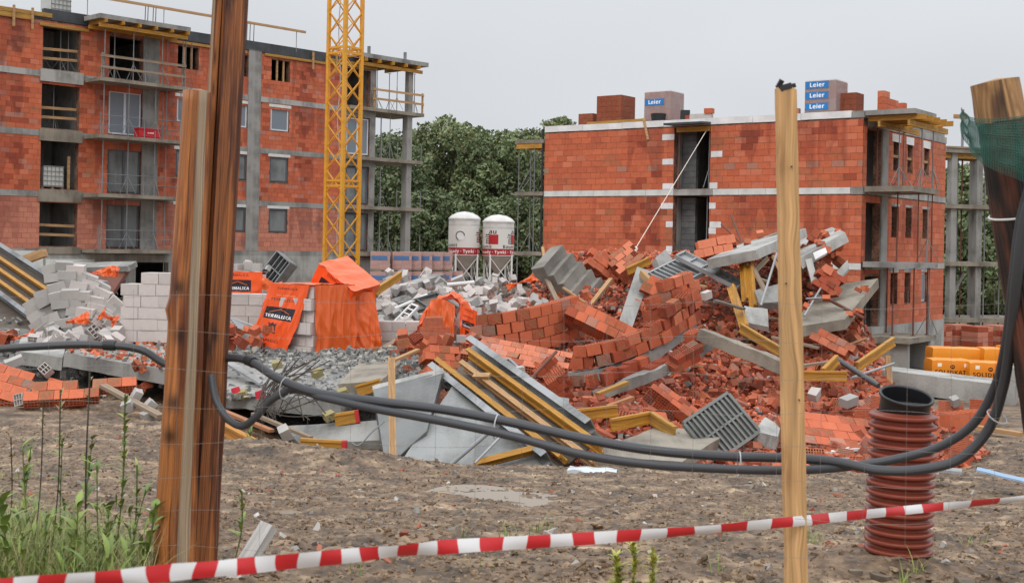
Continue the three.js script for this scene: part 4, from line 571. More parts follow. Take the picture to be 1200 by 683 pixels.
lump('wedge shaped lump of brick wall under the rope sling', [733, 309, 33.2], 3, 4, 2, [-0.9, -0.5, 0.45], [0, 2]);
lump('brick wall lump lying against the leaning concrete plank', [760, 345, 30.2], 2, 4, 1, [-0.3, 0.1, -0.4], [1, 0]);
lump('long slice of brick wall sliding down in front of the curved brick row', [706, 383, 27.6], 7, 2, 2, [-0.6, 0.15, -0.42], [0, 1, 2]);
lump('pale slab of brick wall lying flat behind the leaning timber and steel panel', [602, 418, 24.6], 8, 4, 1, [-1.2, 0.1, -0.18], [2, 2, 5]);
lump('flat sheet of brick wall lying on the mud by the white concrete chunk', [965, 508, 20.2], 6, 4, 1, [-1.15, 0.15, 0.05], [2, 0, 5, 1]);
lump('flat slice of brick wall lying on the ground by the dark slab edge', [14, 455, 22.3], 7, 4, 1, [-1.1, 0.35, 0.05], [0, 1, 1, 4]);
lump('jagged tilted brick wall slice with ribbed end beneath the slab edge', [90, 460, 21.8], 7, 2, 1, [-0.95, 0.1, 0.22], [0, 1, 2], (i, j) => !(j === 0 && i > 4));
lump('tilted brick wall slice beneath the tipped metal grid panel', [800, 420, 24.4], 3, 2, 2, [0.3, 0.5, 0.3], [1, 3, 0], () => true, 0.21, 0.15, 0.16);
lump('tumbled brick lump under the yellow beams near the slab corner', [975, 402, 25.6], 4, 2, 2, [-0.4, -0.4, -0.6], [2, 1], () => true, 0.21, 0.15, 0.16);
lump('brick lump slumped against the standing wall under the thin white plate', [968, 330, 30.5], 3, 4, 2, [-0.3, 0.2, -0.5], [2, 3, 1], () => true, 0.21, 0.15, 0.16);
lump('brick lump hanging between the tilted roof slabs', [960, 292, 33.2], 4, 3, 2, [0.2, 0.3, -0.5], [3, 1, 3], () => true, 0.21, 0.15, 0.16);
lump('brick lump on the ledge by the leaning metal grids', [836, 292, 32.5], 4, 2, 2, [-0.4, -0.2, 0.15], [0, 2, 1]);
lump('stack of ribbed bricks slid down behind the raw concrete panel', [512, 425, 23.6], 3, 4, 2, [-0.5, 0.5, 0.15], [2, 0, 1], () => true, 0.21, 0.15, 0.16);
lump('ribbed bricks in a tilted row below the broken ring beam', [652, 455, 23.4], 2, 4, 2, [0.4, 0.3, 0.55], [2, 1, 0], () => true, 0.21, 0.15, 0.16);
lump('red ribbed bricks slid in a row by the leaning steel panel', [640, 434, 24.2], 2, 3, 2, [0.3, 0.5, 0.7], [1, 0, 2], () => true, 0.21, 0.15, 0.16);
lump('pair of ribbed brick rows lying by the flat front slab', [790, 477, 21.3], 5, 2, 2, [-0.9, 0.4, -0.5], [1, 6, 1], () => true, 0.21, 0.15, 0.16);
lump('small block of bricks lying on the mud by the concrete kerb wall', [1131, 492, 21.4], 2, 1, 1, [0, 0.3, 0.05], [0, 1], () => true, 0.4, 0.3, 0.3);

// ---------- fallen concrete ----------
slab('floor_slab', 'long grey floor slab edge lying behind the left fence posts'.replace('left ', 'log '), 'concrete slab', [[74, 413, 24.2], [232, 440, 21.9], [262, 402, 27.5], [105, 392, 28.5]], 0.27, MAT.conc, { ragged: 0.02, n: 14 });
slab('floor_slab', 'whitewashed short slab edge at the end of the long floor slab', 'concrete slab', [[18, 411, 24.6], [73, 419, 24.3], [80, 396, 27.5], [25, 392, 27.5]], 0.26, MAT.concLight, { ragged: 0.04 });
slab('floor_slab', 'gravel covered floor slab with bent rebar sticking out of its edge', 'concrete slab', [[236, 457, 21.3], [400, 471, 20.6], [505, 418, 25.5], [262, 408, 26.8]], 0.27, MAT.conc, { ragged: 0.06, n: 14 });
slab('floor_slab', 'broken slab edge beside the leaning concrete wall panel', 'concrete slab', [[396, 450, 21.2], [447, 446, 20.9], [470, 424, 24.5], [420, 424, 24.8]], 0.36, MAT.concWarm);
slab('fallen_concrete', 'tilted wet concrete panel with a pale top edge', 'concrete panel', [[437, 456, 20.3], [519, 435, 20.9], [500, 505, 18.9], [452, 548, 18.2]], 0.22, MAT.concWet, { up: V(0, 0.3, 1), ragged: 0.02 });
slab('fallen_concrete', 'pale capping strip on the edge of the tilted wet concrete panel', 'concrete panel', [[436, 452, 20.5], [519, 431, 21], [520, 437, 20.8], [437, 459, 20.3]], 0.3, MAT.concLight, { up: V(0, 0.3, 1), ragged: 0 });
slab('fallen_concrete', 'large smooth grey concrete panel leaning below the timber and steel panel', 'concrete panel', [[530, 452, 20.6], [668, 466, 20.4], [665, 556, 17.9], [462, 552, 17.9]], 0.2, concrete(0.27, 0.275, 0.27, { roughness: 0.5 }), { up: V(0, 0.3, 1), ragged: 0.02 });
slab('floor_slab', 'wet slab piece lying in the hollow beneath the rebar', 'concrete slab', [[332, 499, 20.2], [448, 492, 20], [446, 516, 19.4], [350, 520, 19.4]], 0.15, MAT.conc, { up: V(0, 0.5, 1) });
slab('floor_slab', 'flat grey slab at the front foot of the loose bricks', 'concrete slab', [[684, 534, 17.9], [800, 541, 17.7], [858, 504, 20], [770, 500, 20.4]], 0.2, MAT.concWarm, { ragged: 0.03 });
slab('concrete_chunk', 'angular white concrete chunk by the fence stake', 'concrete', [[884, 505, 19.6], [912, 512, 19.3], [916, 500, 20.2], [897, 488, 20.6]], 0.22, MAT.concLight, { n: 4, ragged: 0.12 });
slab('floor_slab', 'topmost grey roof slab tilted up towards the standing wall', 'concrete slab', [[828, 304, 30.6], [886, 293, 30], [945, 267, 33.5], [872, 284, 35]], 0.24, MAT.concLight, { ragged: 0.02 });
slab('floor_slab', 'narrow upper slab strip resting on the topmost roof slab', 'concrete slab', [[876, 287, 34.5], [918, 270, 34], [930, 266, 36], [880, 282, 37]], 0.16, MAT.concWarm, { ragged: 0.05 });
slab('floor_slab', 'tilted slab with a bright end sticking up in front of the brick wall', 'concrete slab', [[936, 304, 30.8], [991, 272, 32.3], [976, 266, 36], [915, 288, 36]], 0.26, MAT.concLight, { ragged: 0.02 });
slab('floor_slab', 'broken balcony slab tilted towards the building corner with brick crumbs on it', 'concrete slab', [[928, 384, 27.8], [991, 374, 28.2], [1030, 326, 32], [960, 336, 33.5]], 0.24, MAT.concWarm, { ragged: 0.02 });
slab('fallen_concrete', 'pale vertical plaster strip beneath the tilted slabs', 'concrete panel', [[944, 304, 31], [952, 302, 31], [960, 334, 30.4], [953, 336, 30.4]], 0.1, MAT.concLight, { up: V(0, 0, 1), n: 4 });
slab('fallen_concrete', 'thin white plate tilted up beside the building corner', 'concrete panel', [[981, 318, 31], [994, 304, 31.4], [995, 315, 31], [984, 327, 30.6]], 0.06, MAT.concLight, { up: V(0, 0, 1), n: 4 });
slab('fallen_concrete', 'white foil covered board under the bright tilted slab', 'board', [[953, 296, 31], [968, 290, 31], [970, 296, 30.9], [956, 304, 30.9]], 0.05, MAT.foamW, { up: V(0, 0, 1), n: 4 });
slab('fallen_concrete', 'white wall piece in the hollow below the topmost roof slab', 'concrete panel', [[872, 358, 28.6], [900, 362, 28.5], [902, 384, 28], [875, 378, 28]], 0.12, MAT.concLight, { up: V(0, 0.2, 1), n: 5, ragged: 0.1 });
slab('fallen_concrete', 'curved grey wall piece beside the white wall piece in the hollow', 'concrete panel', [[884, 340, 29.5], [915, 332, 29.7], [925, 352, 29], [890, 356, 29]], 0.2, MAT.conc, { up: V(0, 0.2, 1), n: 5, ragged: 0.1 });
slab('concrete_plank', 'long concrete plank leaning down from the lumps of wall', 'concrete plank', [[747, 312, 31.6], [764, 319, 31.5], [741, 384, 28.8], [725, 378, 28.9]], 0.16, MAT.conc, { up: V(0, 0.4, 1), ragged: 0.01 });
slab('concrete_plank', 'grey triangular slab end behind the leaning concrete plank', 'concrete plank', [[768, 302, 33], [780, 292, 33.6], [790, 306, 33.4], [776, 318, 32.6]], 0.2, MAT.conc, { up: V(0, 0.4, 1) });
{ const a = at(822, 384, 25), b = at(922, 424, 23.8); layAlong(one('concrete_beam', 'brown stained concrete beam running down behind the fence stake', 'beam', slabGeo([V(-a.distanceTo(b) / 2, 0.11, -0.12), V(a.distanceTo(b) / 2, 0.11, -0.12), V(a.distanceTo(b) / 2, 0.11, 0.12), V(-a.distanceTo(b) / 2, 0.11, 0.12)], 0.24, { n: 12, rough: 0.03 })[0], MAT.concWarm), a, b); }
{ const a = at(436, 350, 33), b = at(516, 325, 36); layAlong(one('concrete_beam', 'long concrete beam sloping over the white blocks by the orange film', 'beam', triUV(bx(a.distanceTo(b), 0.22, 0.4)), MAT.conc), a, b); }
slab('concrete_plank', 'upright dark grey slab piece beside the stair flight', 'concrete plank', [[640, 330, 33.4], [652, 308, 33.6], [660, 318, 33.8], [650, 345, 33.2]], 0.12, MAT.concLight, { up: V(0, 0.2, 1), n: 4 });
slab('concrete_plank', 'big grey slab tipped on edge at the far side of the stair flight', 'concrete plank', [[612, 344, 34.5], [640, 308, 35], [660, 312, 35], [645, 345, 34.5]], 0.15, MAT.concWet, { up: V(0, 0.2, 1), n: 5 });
slab('concrete_plank', 'pale concrete plank lying in front of the long block plinth', 'concrete plank', [[66, 318, 44], [118, 330, 42], [118, 336, 42], [66, 325, 44]], 0.3, MAT.conc, { up: V(0, 0.5, 1), n: 5 });
slab('concrete_plank', 'grey slab lying across the top of dark formwork near the long block', 'concrete plank', [[60, 308, 46], [160, 306, 45], [150, 312, 44], [70, 314, 45]], 0.2, MAT.conc, { n: 6 });
slab('concrete_plank', 'dark brown panel under the grey slab near the long block', 'panel', [[85, 314, 45], [152, 312, 44.5], [130, 345, 43], [95, 345, 43.5]], 0.15, MAT.rust, { up: V(0, 0.2, 1), n: 5 });
// stair flight, tipped over
{
  const s = new THREE.Shape(), n = 6, t = 0.29, r = 0.175; s.moveTo(0, 0); for (let k = 0; k < n; k++) { s.lineTo(k * t, (k + 1) * r); s.lineTo((k + 1) * t, (k + 1) * r); } s.lineTo(n * t + 0.12, n * r); s.lineTo(n * t + 0.12, n * r - 0.28); s.lineTo(0.22, -0.22); s.lineTo(0, -0.22); s.closePath();
  const g = triUV(new THREE.ExtrudeGeometry(s, { depth: 1.15, bevelEnabled: true, bevelSize: 0.012, bevelThickness: 0.012, bevelSegments: 1 }).translate(-0.9, -0.5, -0.57)), o = one('stair_flight', 'precast concrete stair flight tipped over at the top of the heap', 'stairs', g, concrete(0.25, 0.232, 0.205)), c = at(676, 331, 32.4);
  const P = V(0.77, -0.63, 0.05).normalize(), W0 = V(-0.45, -0.51, 0.73), N = W0.clone().cross(P).normalize(), W = P.clone().cross(N), X = P.clone().multiplyScalar(0.86).addScaledVector(N, -0.51), Y = P.clone().multiplyScalar(0.51).addScaledVector(N, 0.86);
  o.position.copy(c); o.quaternion.setFromRotationMatrix(new THREE.Matrix4().makeBasis(X.normalize(), Y.normalize(), X.clone().cross(Y).normalize())); o.scale.setScalar(0.98);
}
// kerb wall with its corner post
slab('kerb_wall', 'long low concrete kerb wall in front of the orange bales', 'concrete wall', [[996, 428, 28.4], [1172, 451, 26], [1178, 445, 27.2], [1002, 424, 29.4]], 0.45, MAT.concLight, { ragged: 0.01, n: 12 });
slab('kerb_wall', 'short pale concrete post at the end of the kerb wall', 'concrete wall', [[1174, 430, 25.8], [1192, 432, 25.6], [1196, 428, 26.4], [1178, 426, 26.6]], 0.95, MAT.concLight, { ragged: 0.01, n: 4 });
// ---------- formwork ----------
{ // big leaning panel: two steel channels, timber beams between, plywood below
  const a = at(531, 418, 21.6), b = at(681, 531, 17.9), l = a.distanceTo(b), o = thing('formwork_shutter', 'formwork panel of steel channels and yellow timber beams leaning down to the mud', 'formwork');
  const c1 = part(o, 'channel', chGeo(l * 0.93, 0.22, 0.1), MAT.steelPale); c1.position.set(-l * 0.03, 0.06, -0.4); const c2 = part(o, 'channel', chGeo(l * 0.93, 0.22, 0.1), MAT.steelPale); c2.position.set(-l * 0.035, 0.06, 0.42);
  const hg = new THREE.CylinderGeometry(0.028, 0.028, 0.004, 8).rotateX(PI / 2); for (const [z, k] of [[-0.32, 0], [0.5, 1]]) for (let i = 0; i < 8; i++) { const h = part(k ? c2 : c1, 'bolt_hole', hg, MAT.black); h.position.set(-l * 0.42 + i * l * 0.12, 0.02, -0.04); }
  [[-0.22, 0.03], [0.02, 0.08], [0.24, -0.05]].forEach(([z, dx], k) => { const m = part(o, 'timber_beam', hGeo(l * 1.0), k === 1 ? MAT.timber : MAT.yellow); m.position.set(dx * l + 0.1, 0.02, z); m.rotation.x = 0.2 * (k - 1); });
  part(o, 'plywood', triUV(bx(l * 0.92, 0.03, 0.95, 0, -0.16, 0)), MAT.ply); for (let i = 0; i < 9; i++) part(o, 'rib', triUV(bx(0.05, 0.12, 0.95, -l * 0.43 + i * l * 0.105, -0.24, 0)), MAT.darkSteel);
  part(o, 'wedge', triUV(bx(0.34, 0.04, 0.1, -l * 0.2, 0.16, 0.02, 0, 0.5, 0)), MAT.timber);
  layAlong(o, a, b, V(-0.35, 0.75, 0.55));
}
function gridPanel(name, label, pts, nx, ny, m, dep = 0.09, back = true) { // framed panel with ribs, from four corners
  const c = pts.map((p) => at(...p)), X = c[1].clone().sub(c[0]), Y = c[3].clone().sub(c[0]), w = X.length(), h = Y.length(), Z = X.clone().cross(Y).normalize(); if (Z.z < 0) Z.negate(); const x = X.normalize(), y = Z.clone().cross(x), o = thing(name, label, 'formwork', c[0].clone().add(c[2]).multiplyScalar(0.5));
  o.quaternion.setFromRotationMatrix(new THREE.Matrix4().makeBasis(x, y, Z)); const t = 0.05;
  part(o, 'frame', triUV(merge([bx(w, t, dep, 0, h / 2, 0), bx(w, t, dep, 0, -h / 2, 0), bx(t, h - t, dep, w / 2, 0, 0), bx(t, h - t, dep, -w / 2, 0, 0)])), m);
  for (let i = 1; i < nx; i++) part(o, 'rib', triUV(bx(0.035, h - t, dep * 0.8, -w / 2 + i * w / nx, 0, 0)), m); for (let j = 1; j < ny; j++) part(o, 'cross_rib', triUV(bx(w - t, 0.035, dep * 0.7, 0, -h / 2 + j * h / ny, 0)), m);
  if (back) part(o, 'sheet', triUV(bx(w - t, h - t, 0.015, 0, 0, -dep / 2 + 0.01)), back === true ? MAT.steel : back); return o;
}
gridPanel('formwork_shutter', 'ribbed grey metal formwork panel tipped at the top of the heap', [[757, 323, 31], [803, 301, 31.8], [822, 322, 31], [775, 343, 30.2]], 9, 1, MAT.steelPale, 0.12, MAT.darkSteel);
gridPanel('formwork_shutter', 'silver framed metal grid panel lying next to the ribbed formwork panel', [[805, 302, 31.6], [815, 297, 32.2], [860, 331, 30.8], [846, 340, 30.2]], 1, 5, MAT.steelPale, 0.1, MAT.steelPale);
gridPanel('formwork_shutter', 'grey ribbed formwork panel standing askew by the white concrete chunk', [[804, 494, 19.5], [856, 459, 19.9], [887, 508, 19.6], [840, 542, 19.2]], 11, 2, concrete(0.19, 0.20, 0.19), 0.08, concrete(0.13, 0.14, 0.135));
gridPanel('formwork_shutter', 'dark metal frame lying among the white blocks beside the film', [[482, 352, 31.5], [530, 338, 32], [536, 380, 30], [494, 388, 29.6]], 2, 3, MAT.darkSteel, 0.1, MAT.ply);
gridPanel('formwork_shutter', 'small white ladder shaped frame among the white blocks', [[471, 358, 30.6], [479, 361, 30.4], [478, 383, 29.8], [470, 381, 30]], 1, 5, MAT.white, 0.06, MAT.black);
gridPanel('formwork_shutter', 'grey square formwork box tipped in front of the long block plinth', [[303, 330, 50], [326, 300, 50], [346, 306, 49.5], [322, 338, 49.5]], 2, 4, MAT.steel, 0.5, MAT.rust);
gridPanel('formwork_shutter', 'ribbed grey panel half buried beside the raw concrete panels', [[578, 425, 22.8], [606, 421, 23], [610, 446, 22.2], [584, 448, 22]], 3, 1, MAT.steel, 0.1);
{ // stacked panel at the left edge
  const a = at(-30, 296, 36), b = at(57, 356, 31), l = a.distanceTo(b), o = thing('formwork_shutter', 'long formwork panel of grey channels and yellow timbers sloping into the grey block pile', 'formwork');
  for (const z of [-0.55, 0.55]) part(o, 'channel', chGeo(l, 0.24, 0.1), MAT.steel).position.set(0, 0.05, z); for (const z of [-0.25, 0.02, 0.28]) part(o, 'timber_beam', hGeo(l), MAT.yellow).position.set(-0.3, 0.02, z); part(o, 'plywood', triUV(bx(l, 0.04, 1.2, 0, -0.18, 0)), MAT.ply); layAlong(o, a, b, V(-0.3, 0.7, 0.6));
}
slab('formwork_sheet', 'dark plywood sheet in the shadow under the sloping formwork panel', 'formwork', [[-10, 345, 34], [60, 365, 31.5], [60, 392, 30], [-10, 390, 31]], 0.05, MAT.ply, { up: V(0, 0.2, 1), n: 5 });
// ---------- timber beams, planks, poles ----------
hbeam('yellow timber beam lying at the lower end of the leaning formwork panel', [655, 489, 20.8], [724, 481, 21], MAT.yellow);
hbeam('yellow timber beam lying on the flat slab in front of the loose bricks', [716, 498, 20], [763, 489, 20.4], MAT.yellow);
hbeam('short yellow beam with green tip pointing down at the flat slab', [763, 489, 20.4], [791, 507, 19.6], MAT.yellowDirty);
hbeam('printed yellow beam at the foot of the large smooth concrete panel', [555, 545, 17.9], [626, 527, 18.3], MAT.yellow, V(0, 0.6, 1));
hbeam('rusty yellow beam half buried in the mud beneath the conduit loop', [240, 492, 19.8], [342, 545, 17.2], mat(0.62, 0.28, 0.06, { map: T.wood }), V(0.2, 0.8, 0.5));
hbeam('yellow beam with red end in the hollow beneath the gravel slab', [352, 521, 18.7], [402, 524, 18.5], MAT.yellow, undefined, true);
hbeam('short red tipped beam poking out of the dark hollow', [392, 492, 20], [417, 488, 20], MAT.yellow, undefined, true);
hbeam('yellow beam stub on the edge of the gravel slab', [418, 458, 20.9], [446, 450, 20.8], MAT.yellow);
hbeam('yellow beam hanging from the silver grid panel to the loose bricks', [857, 336, 29.8], [873, 384, 27.6], MAT.yellow, V(0.3, 0, 1));
hbeam('yellow beam standing upright under the topmost roof slab', [871, 308, 30.6], [874, 352, 29.6], MAT.yellow, V(0.3, 0, 1));
hbeam('second yellow beam standing upright under the topmost roof slab with dark top', [879, 310, 30.4], [883, 360, 29.2], MAT.yellow, V(0.3, 0, 1));
hbeam('yellow beam lying across the bricks near the kerb wall', [930, 440, 24.2], [993, 441, 24], MAT.yellow);
hbeam('yellow beam tilted on the bricks in front of the dark fallen bars', [966, 437, 24.2], [982, 421, 24.6], MAT.yellow);
hbeam('thick yellow beam rising towards the ground floor balcony', [1005, 430, 25.6], [1048, 400, 27], MAT.yellow, undefined);
hbeam('yellow beam between the lump of wall and the ribbed metal panel', [735, 318, 32.4], [762, 305, 32.8], MAT.yellow);
hbeam('yellow beam lying by the brown stained concrete beam', [868, 384, 26.6], [915, 412, 25.4], MAT.yellowDirty);
hbeam('yellow timber poking out beside the folded orange film box', [440, 342, 32], [470, 322, 33.5], MAT.yellow);
hbeam('second yellow timber poking out below the sloping concrete beam', [428, 352, 31.5], [446, 338, 32.4], MAT.yellowDirty);
plank('brown plank propped under the topmost roof slab', [877, 303, 30.6], [903, 352, 29.2], 0.14, 0.06, MAT.timberGrey, V(0.5, 0, 1)); plank('short plank crossing the propped brown plank', [884, 318, 30.4], [900, 302, 30.8], 0.14, 0.05, MAT.timberGrey, V(0.5, 0, 1));
plank('thin timber leaning across the stair flight', [676, 378, 30.4], [716, 327, 32.4], 0.11, 0.07); plank('thin pale stick lying below the stair flight', [660, 337, 31.4], [688, 356, 30.8], 0.06, 0.04); plank('pointed timber standing beside the tipped stair flight', [640, 325, 32.2], [654, 355, 31], 0.12, 0.05, MAT.timberGrey, V(0.5, 0, 1));
plank('timber edge board along the ribbed metal panel at the heap top', [752, 320, 30.9], [768, 336, 30.4], 0.12, 0.16, MAT.timber); plank('flat board lying across the bricks under the silver grid panel', [795, 330, 30], [828, 336, 29.6], 0.14, 0.05);
plank('long brown plank lying at the foot of the orange film stacks', [432, 418, 26], [478, 392, 27.4], 0.16, 0.06, MAT.timberGrey); plank('reddish offcut plank by the foot of the orange film stacks', [410, 414, 26.2], [444, 409, 26.2], 0.12, 0.1, MAT.timberRed); plank('short board on the bricks beside the raw plank post', [462, 422, 23.6], [490, 410, 24], 0.12, 0.05, MAT.timber);
plank('loose board in the mud below the grey slab offcut', [140, 492, 21], [163, 484, 21.4], 0.16, 0.05, MAT.timber); plank('reddish board lying beside the log fence posts', [164, 503, 20.6], [196, 500, 20.6], 0.2, 0.05, MAT.timberRed); plank('grey lath leaning on the mud under the long slab edge', [120, 452, 21.6], [188, 488, 20.4], 0.14, 0.06, MAT.timberGrey);
plank('thin red board under the rebar at the mud edge', [252, 478, 20.6], [318, 505, 19.6], 0.1, 0.05, MAT.timberRed); plank('thin grey lath under the rebar at the mud edge', [296, 485, 20.4], [364, 513, 19.2], 0.08, 0.05, MAT.timberGrey); plank('board stub in front of the long block plinth', [30, 304, 47], [52, 296, 47], 0.5, 0.3, MAT.timber);
plank('broken board on the bricks by the kerb wall', [930, 430, 24.6], [975, 424, 25], 0.12, 0.05, MAT.timberGrey); plank('light timber lying on the mud by the small block of bricks', [1140, 500, 20.8], [1198, 509, 20.2], 0.12, 0.07); plank('thin lath lying on the mud near the kerb wall', [1138, 480, 22.6], [1172, 492, 21.8], 0.1, 0.04);
plank('brown slanting timber leaning on the white block wall', [146, 352, 27.2], [156, 372, 26.8], 0.12, 0.08, MAT.timberGrey, V(0.4, 0, 1));
plank('upright raw plank post driven in before the tilted concrete panel', [458.5, 419, 18.0], [460, 540, 17.2], 0.1, 0.035, MAT.timber, V(0.15, 0, 1)); plank('short wooden stake behind the kerb wall end beam', [1041, 417, 27.4], [1043, 450, 27.2], 0.12, 0.08, MAT.timber, V(0, 0, 1));
pole('steel_prop_tube', 'bright steel tube leaning under the topmost roof slab', 'tube', [911, 297, 30], [892, 358, 28.6], 0.03, MAT.steelPale); pole('steel_prop_tube', 'rusty red prop lying across the broken balcony slab', 'tube', [964, 347, 29.6], [1013, 373, 28.6], 0.04, MAT.rust); pole('steel_prop_tube', 'thin bright strut lying on the broken balcony slab', 'tube', [962, 338, 30], [943, 370, 28.4], 0.025, MAT.steelPale); pole('steel_prop_tube', 'second bright strut crossing on the broken balcony slab', 'tube', [945, 350, 29.2], [966, 349, 29.4], 0.022, MAT.steelPale);
pole('steel_prop_tube', 'bright pole lying from the bricks to the kerb wall', 'tube', [998, 443, 24.6], [1048, 426, 26.4], 0.03, MAT.steelPale); pole('steel_prop_tube', 'dark bar lying across the bricks by the kerb wall', 'tube', [980, 420, 25], [1030, 452, 24], 0.06, MAT.darkSteel); pole('steel_prop_tube', 'rusty rod sticking up against the standing brick wall', 'tube', [857, 252, 36], [872, 290, 34.5], 0.03, MAT.rust); pole('steel_prop_tube', 'thin rusty rod crossing by the standing brick wall', 'tube', [846, 263, 36], [872, 288, 34.5], 0.025, MAT.rust);
pole('steel_prop_tube', 'bent pipe prop lying against the large smooth panel', 'tube', [527, 545, 17.6], [572, 507, 18.4], 0.035, MAT.steel); pole('steel_prop_tube', 'thin steel tube leaning on the large smooth panel', 'tube', [556, 543, 17.6], [592, 506, 18.4], 0.02, MAT.steelPale); pole('steel_prop_tube', 'rusty prop with forked head lying above the leaning formwork panel', 'tube', [622, 444, 23], [652, 412, 24], 0.03, MAT.rust); pole('steel_prop_tube', 'thin steel bar standing by the loose bricks beside the stairs', 'tube', [636, 290, 36], [640, 318, 35], 0.05, MAT.timber);
pole('steel_prop_tube', 'white pipe lying over the dark metal frame', 'tube', [462, 362, 31], [500, 346, 32], 0.05, MAT.white); pole('steel_prop_tube', 'long white pipe lying on the white block rubble', 'tube', [524, 334, 34], [556, 331, 34], 0.06, MAT.white);
for (let k = 0; k < 6; k++) { const p = pole('steel_pipe', 'galvanised steel pipe in the sheaf by the white block wall', 'pipe', [268 + k * 2, 372 + k * 2.4, 26.6 - k * 0.1], [302 + k, 384 + k * 2.2, 25.8], 0.025, MAT.steelPale); p.userData.group = 'galvanised pipes by the white block wall'; }
slab('metal_sheet', 'grey metal sheet strip lying on the gravel slab', 'metal sheet', [[262, 424, 22.8], [304, 449, 21.6], [308, 446, 21.9], [268, 421, 23.2]], 0.03, MAT.steelPale, { n: 3, ragged: 0 });
slab('plastic_bundle', 'clear plastic wrapped bundle lying on the mud before the formwork panel', 'bundle', [[664, 551, 16.4], [722, 557, 16.2], [725, 550, 16.6], [668, 545, 16.8]], 0.12, mat(0.55, 0.6, 0.63, { roughness: 0.2 }), { n: 8, rough: 0.04, ragged: 0.08 });
slab('metal_sheet', 'white bent profile strip on the mud behind the ribbed pipe', 'metal sheet', [[940, 533, 19], [1012, 525, 19.4], [1015, 521, 20], [945, 528, 19.6]], 0.04, MAT.white, { n: 5, ragged: 0 }); slab('metal_sheet', 'long flat profile lying past the ribbed pipe', 'metal sheet', [[950, 541, 18.4], [1030, 541, 18.3], [1030, 536, 18.8], [955, 536, 18.8]], 0.04, MAT.steelPale, { n: 4, ragged: 0 });
slab('metal_sheet', 'white profile lying on the mud towards the netted post', 'metal sheet', [[1070, 548, 15.4], [1128, 553, 15], [1128, 549, 15.3], [1072, 544, 15.8]], 0.03, MAT.steelPale, { n: 4, ragged: 0 }); slab('blue_strip', 'blue plastic strip lying on the mud by the netted post', 'plastic', [[1145, 551, 14.6], [1210, 566, 14], [1210, 562, 14.3], [1146, 547, 15]], 0.02, mat(0.28, 0.4, 0.55), { n: 4, ragged: 0 });
slab('metal_sheet', 'folded metal offcut among white blocks by the log posts', 'metal sheet', [[124, 492, 20.8], [138, 508, 20.2], [144, 505, 20.3], [131, 489, 20.9]], 0.04, MAT.steelPale, { n: 3, ragged: 0 });
plank('long splintered board lying under the topmost roof slab', [845, 312, 31], [900, 330, 30], 0.14, 0.05, MAT.timberGrey); plank('narrow batten leaning out of the hollow under the slabs', [906, 300, 31], [930, 352, 29], 0.08, 0.05, MAT.timber, V(0.5, 0, 1)); plank('dark board wedged between slab and brick slope', [838, 352, 28.4], [872, 362, 28], 0.2, 0.05, MAT.ply); plank('narrow board lying across the loose bricks by the stake', [905, 395, 26], [960, 408, 25.4], 0.1, 0.05, MAT.timberGrey); plank('splintered lath lying on the brown stained beam', [840, 398, 25], [880, 405, 24.6], 0.08, 0.04, MAT.timber); plank('short lath stuck among bricks by the lower ring beam', [700, 462, 23.4], [735, 448, 23.8], 0.12, 0.06, MAT.yellowDirty); plank('brown lath lying among bricks above the flat slab', [708, 478, 22.4], [742, 466, 22.8], 0.1, 0.06, MAT.timberRed);
slab('concrete_plank', 'thin broken slab strip jutting from the hollow under the slabs', 'concrete plank', [[905, 340, 29.6], [935, 330, 29.8], [938, 336, 29.4], [908, 348, 29.2]], 0.14, MAT.conc, { up: V(0, 0.5, 1), n: 5 }); slab('concrete_plank', 'grey slab strip under the bright tilted slab', 'concrete plank', [[915, 318, 31.4], [955, 300, 32], [958, 306, 31.8], [918, 325, 31.2]], 0.16, MAT.concWet, { up: V(0, 0.5, 1), n: 5 });
for (let k = 0; k < 22; k++) { const d = rr(21, 33), x = rr(0.5, 8), y = heapH(x, d) + 0.06, [px, py] = proj(V(x, y, -d)); const a = rr(0, 6.3), l = rr(0.35, 1.0), p = plank('splintered dark board lying among the bricks of the slope', [px, py, d], [px, py, d + 0.01], rr(0.07, 0.14), 0.045, pickOf([MAT.timberGrey, MAT.timber, MAT.timberGrey, MAT.timberRed])); p.geometry.dispose(); p.geometry = triUV(bx(l, 0.04, rr(0.07, 0.14))); p.quaternion.setFromEuler(new THREE.Euler(rr(-0.4, 0.4), a, rr(-0.5, 0.5))); p.userData.group = 'splintered boards in the brick slope'; }
for (let k = 0; k < 16; k++) { const d = rr(22, 35), x = rr(0.8, 8.4), y = heapH(x, d), p = [0, 1, 2, 3].map((i) => V(i * rr(0.1, 0.25), i * rr(0.05, 0.16) - 0.05, rr(-0.15, 0.15))), m = one('rebar_rod', 'bent rusty bar sticking out of the brick slope', 'rebar', new THREE.TubeGeometry(new THREE.CatmullRomCurve3(p), 12, 0.011, 5), MAT.rust, 'bent bars in the brick slope'); m.position.set(x, y, -d); m.rotation.y = rr(0, 6.3); }
// rebar bundle springing from the gravel slab
{ const o = thing('rebar_bundle', 'bundle of bent rusty reinforcing bars on the gravel slab edge', 'rebar', at(318, 470, 20.7)); for (let k = 0; k < 16; k++) { const a = at(rr(292, 330), rr(486, 500), 20.3), b = at(rr(305, 330), rr(452, 468), 20.6), c = at(rr(318, 388), rr(416, 432), rr(20.6, 21.6)), g = new THREE.TubeGeometry(new THREE.CatmullRomCurve3([a, b, c].map((p) => p.sub(o.position))), 10, 0.011, 5); part(o, 'bar', g, MAT.rebar); } for (let k = 0; k < 9; k++) { const pts = [at(rr(296, 340), rr(475, 492), 20.2), at(rr(320, 350), rr(440, 490), 20.1), at(rr(345, 395), rr(452, 500), 19.9)].map((p) => p.sub(o.position)); part(o, 'bent_bar', new THREE.TubeGeometry(new THREE.CatmullRomCurve3(pts), 12, 0.009, 5), MAT.rebar); } }
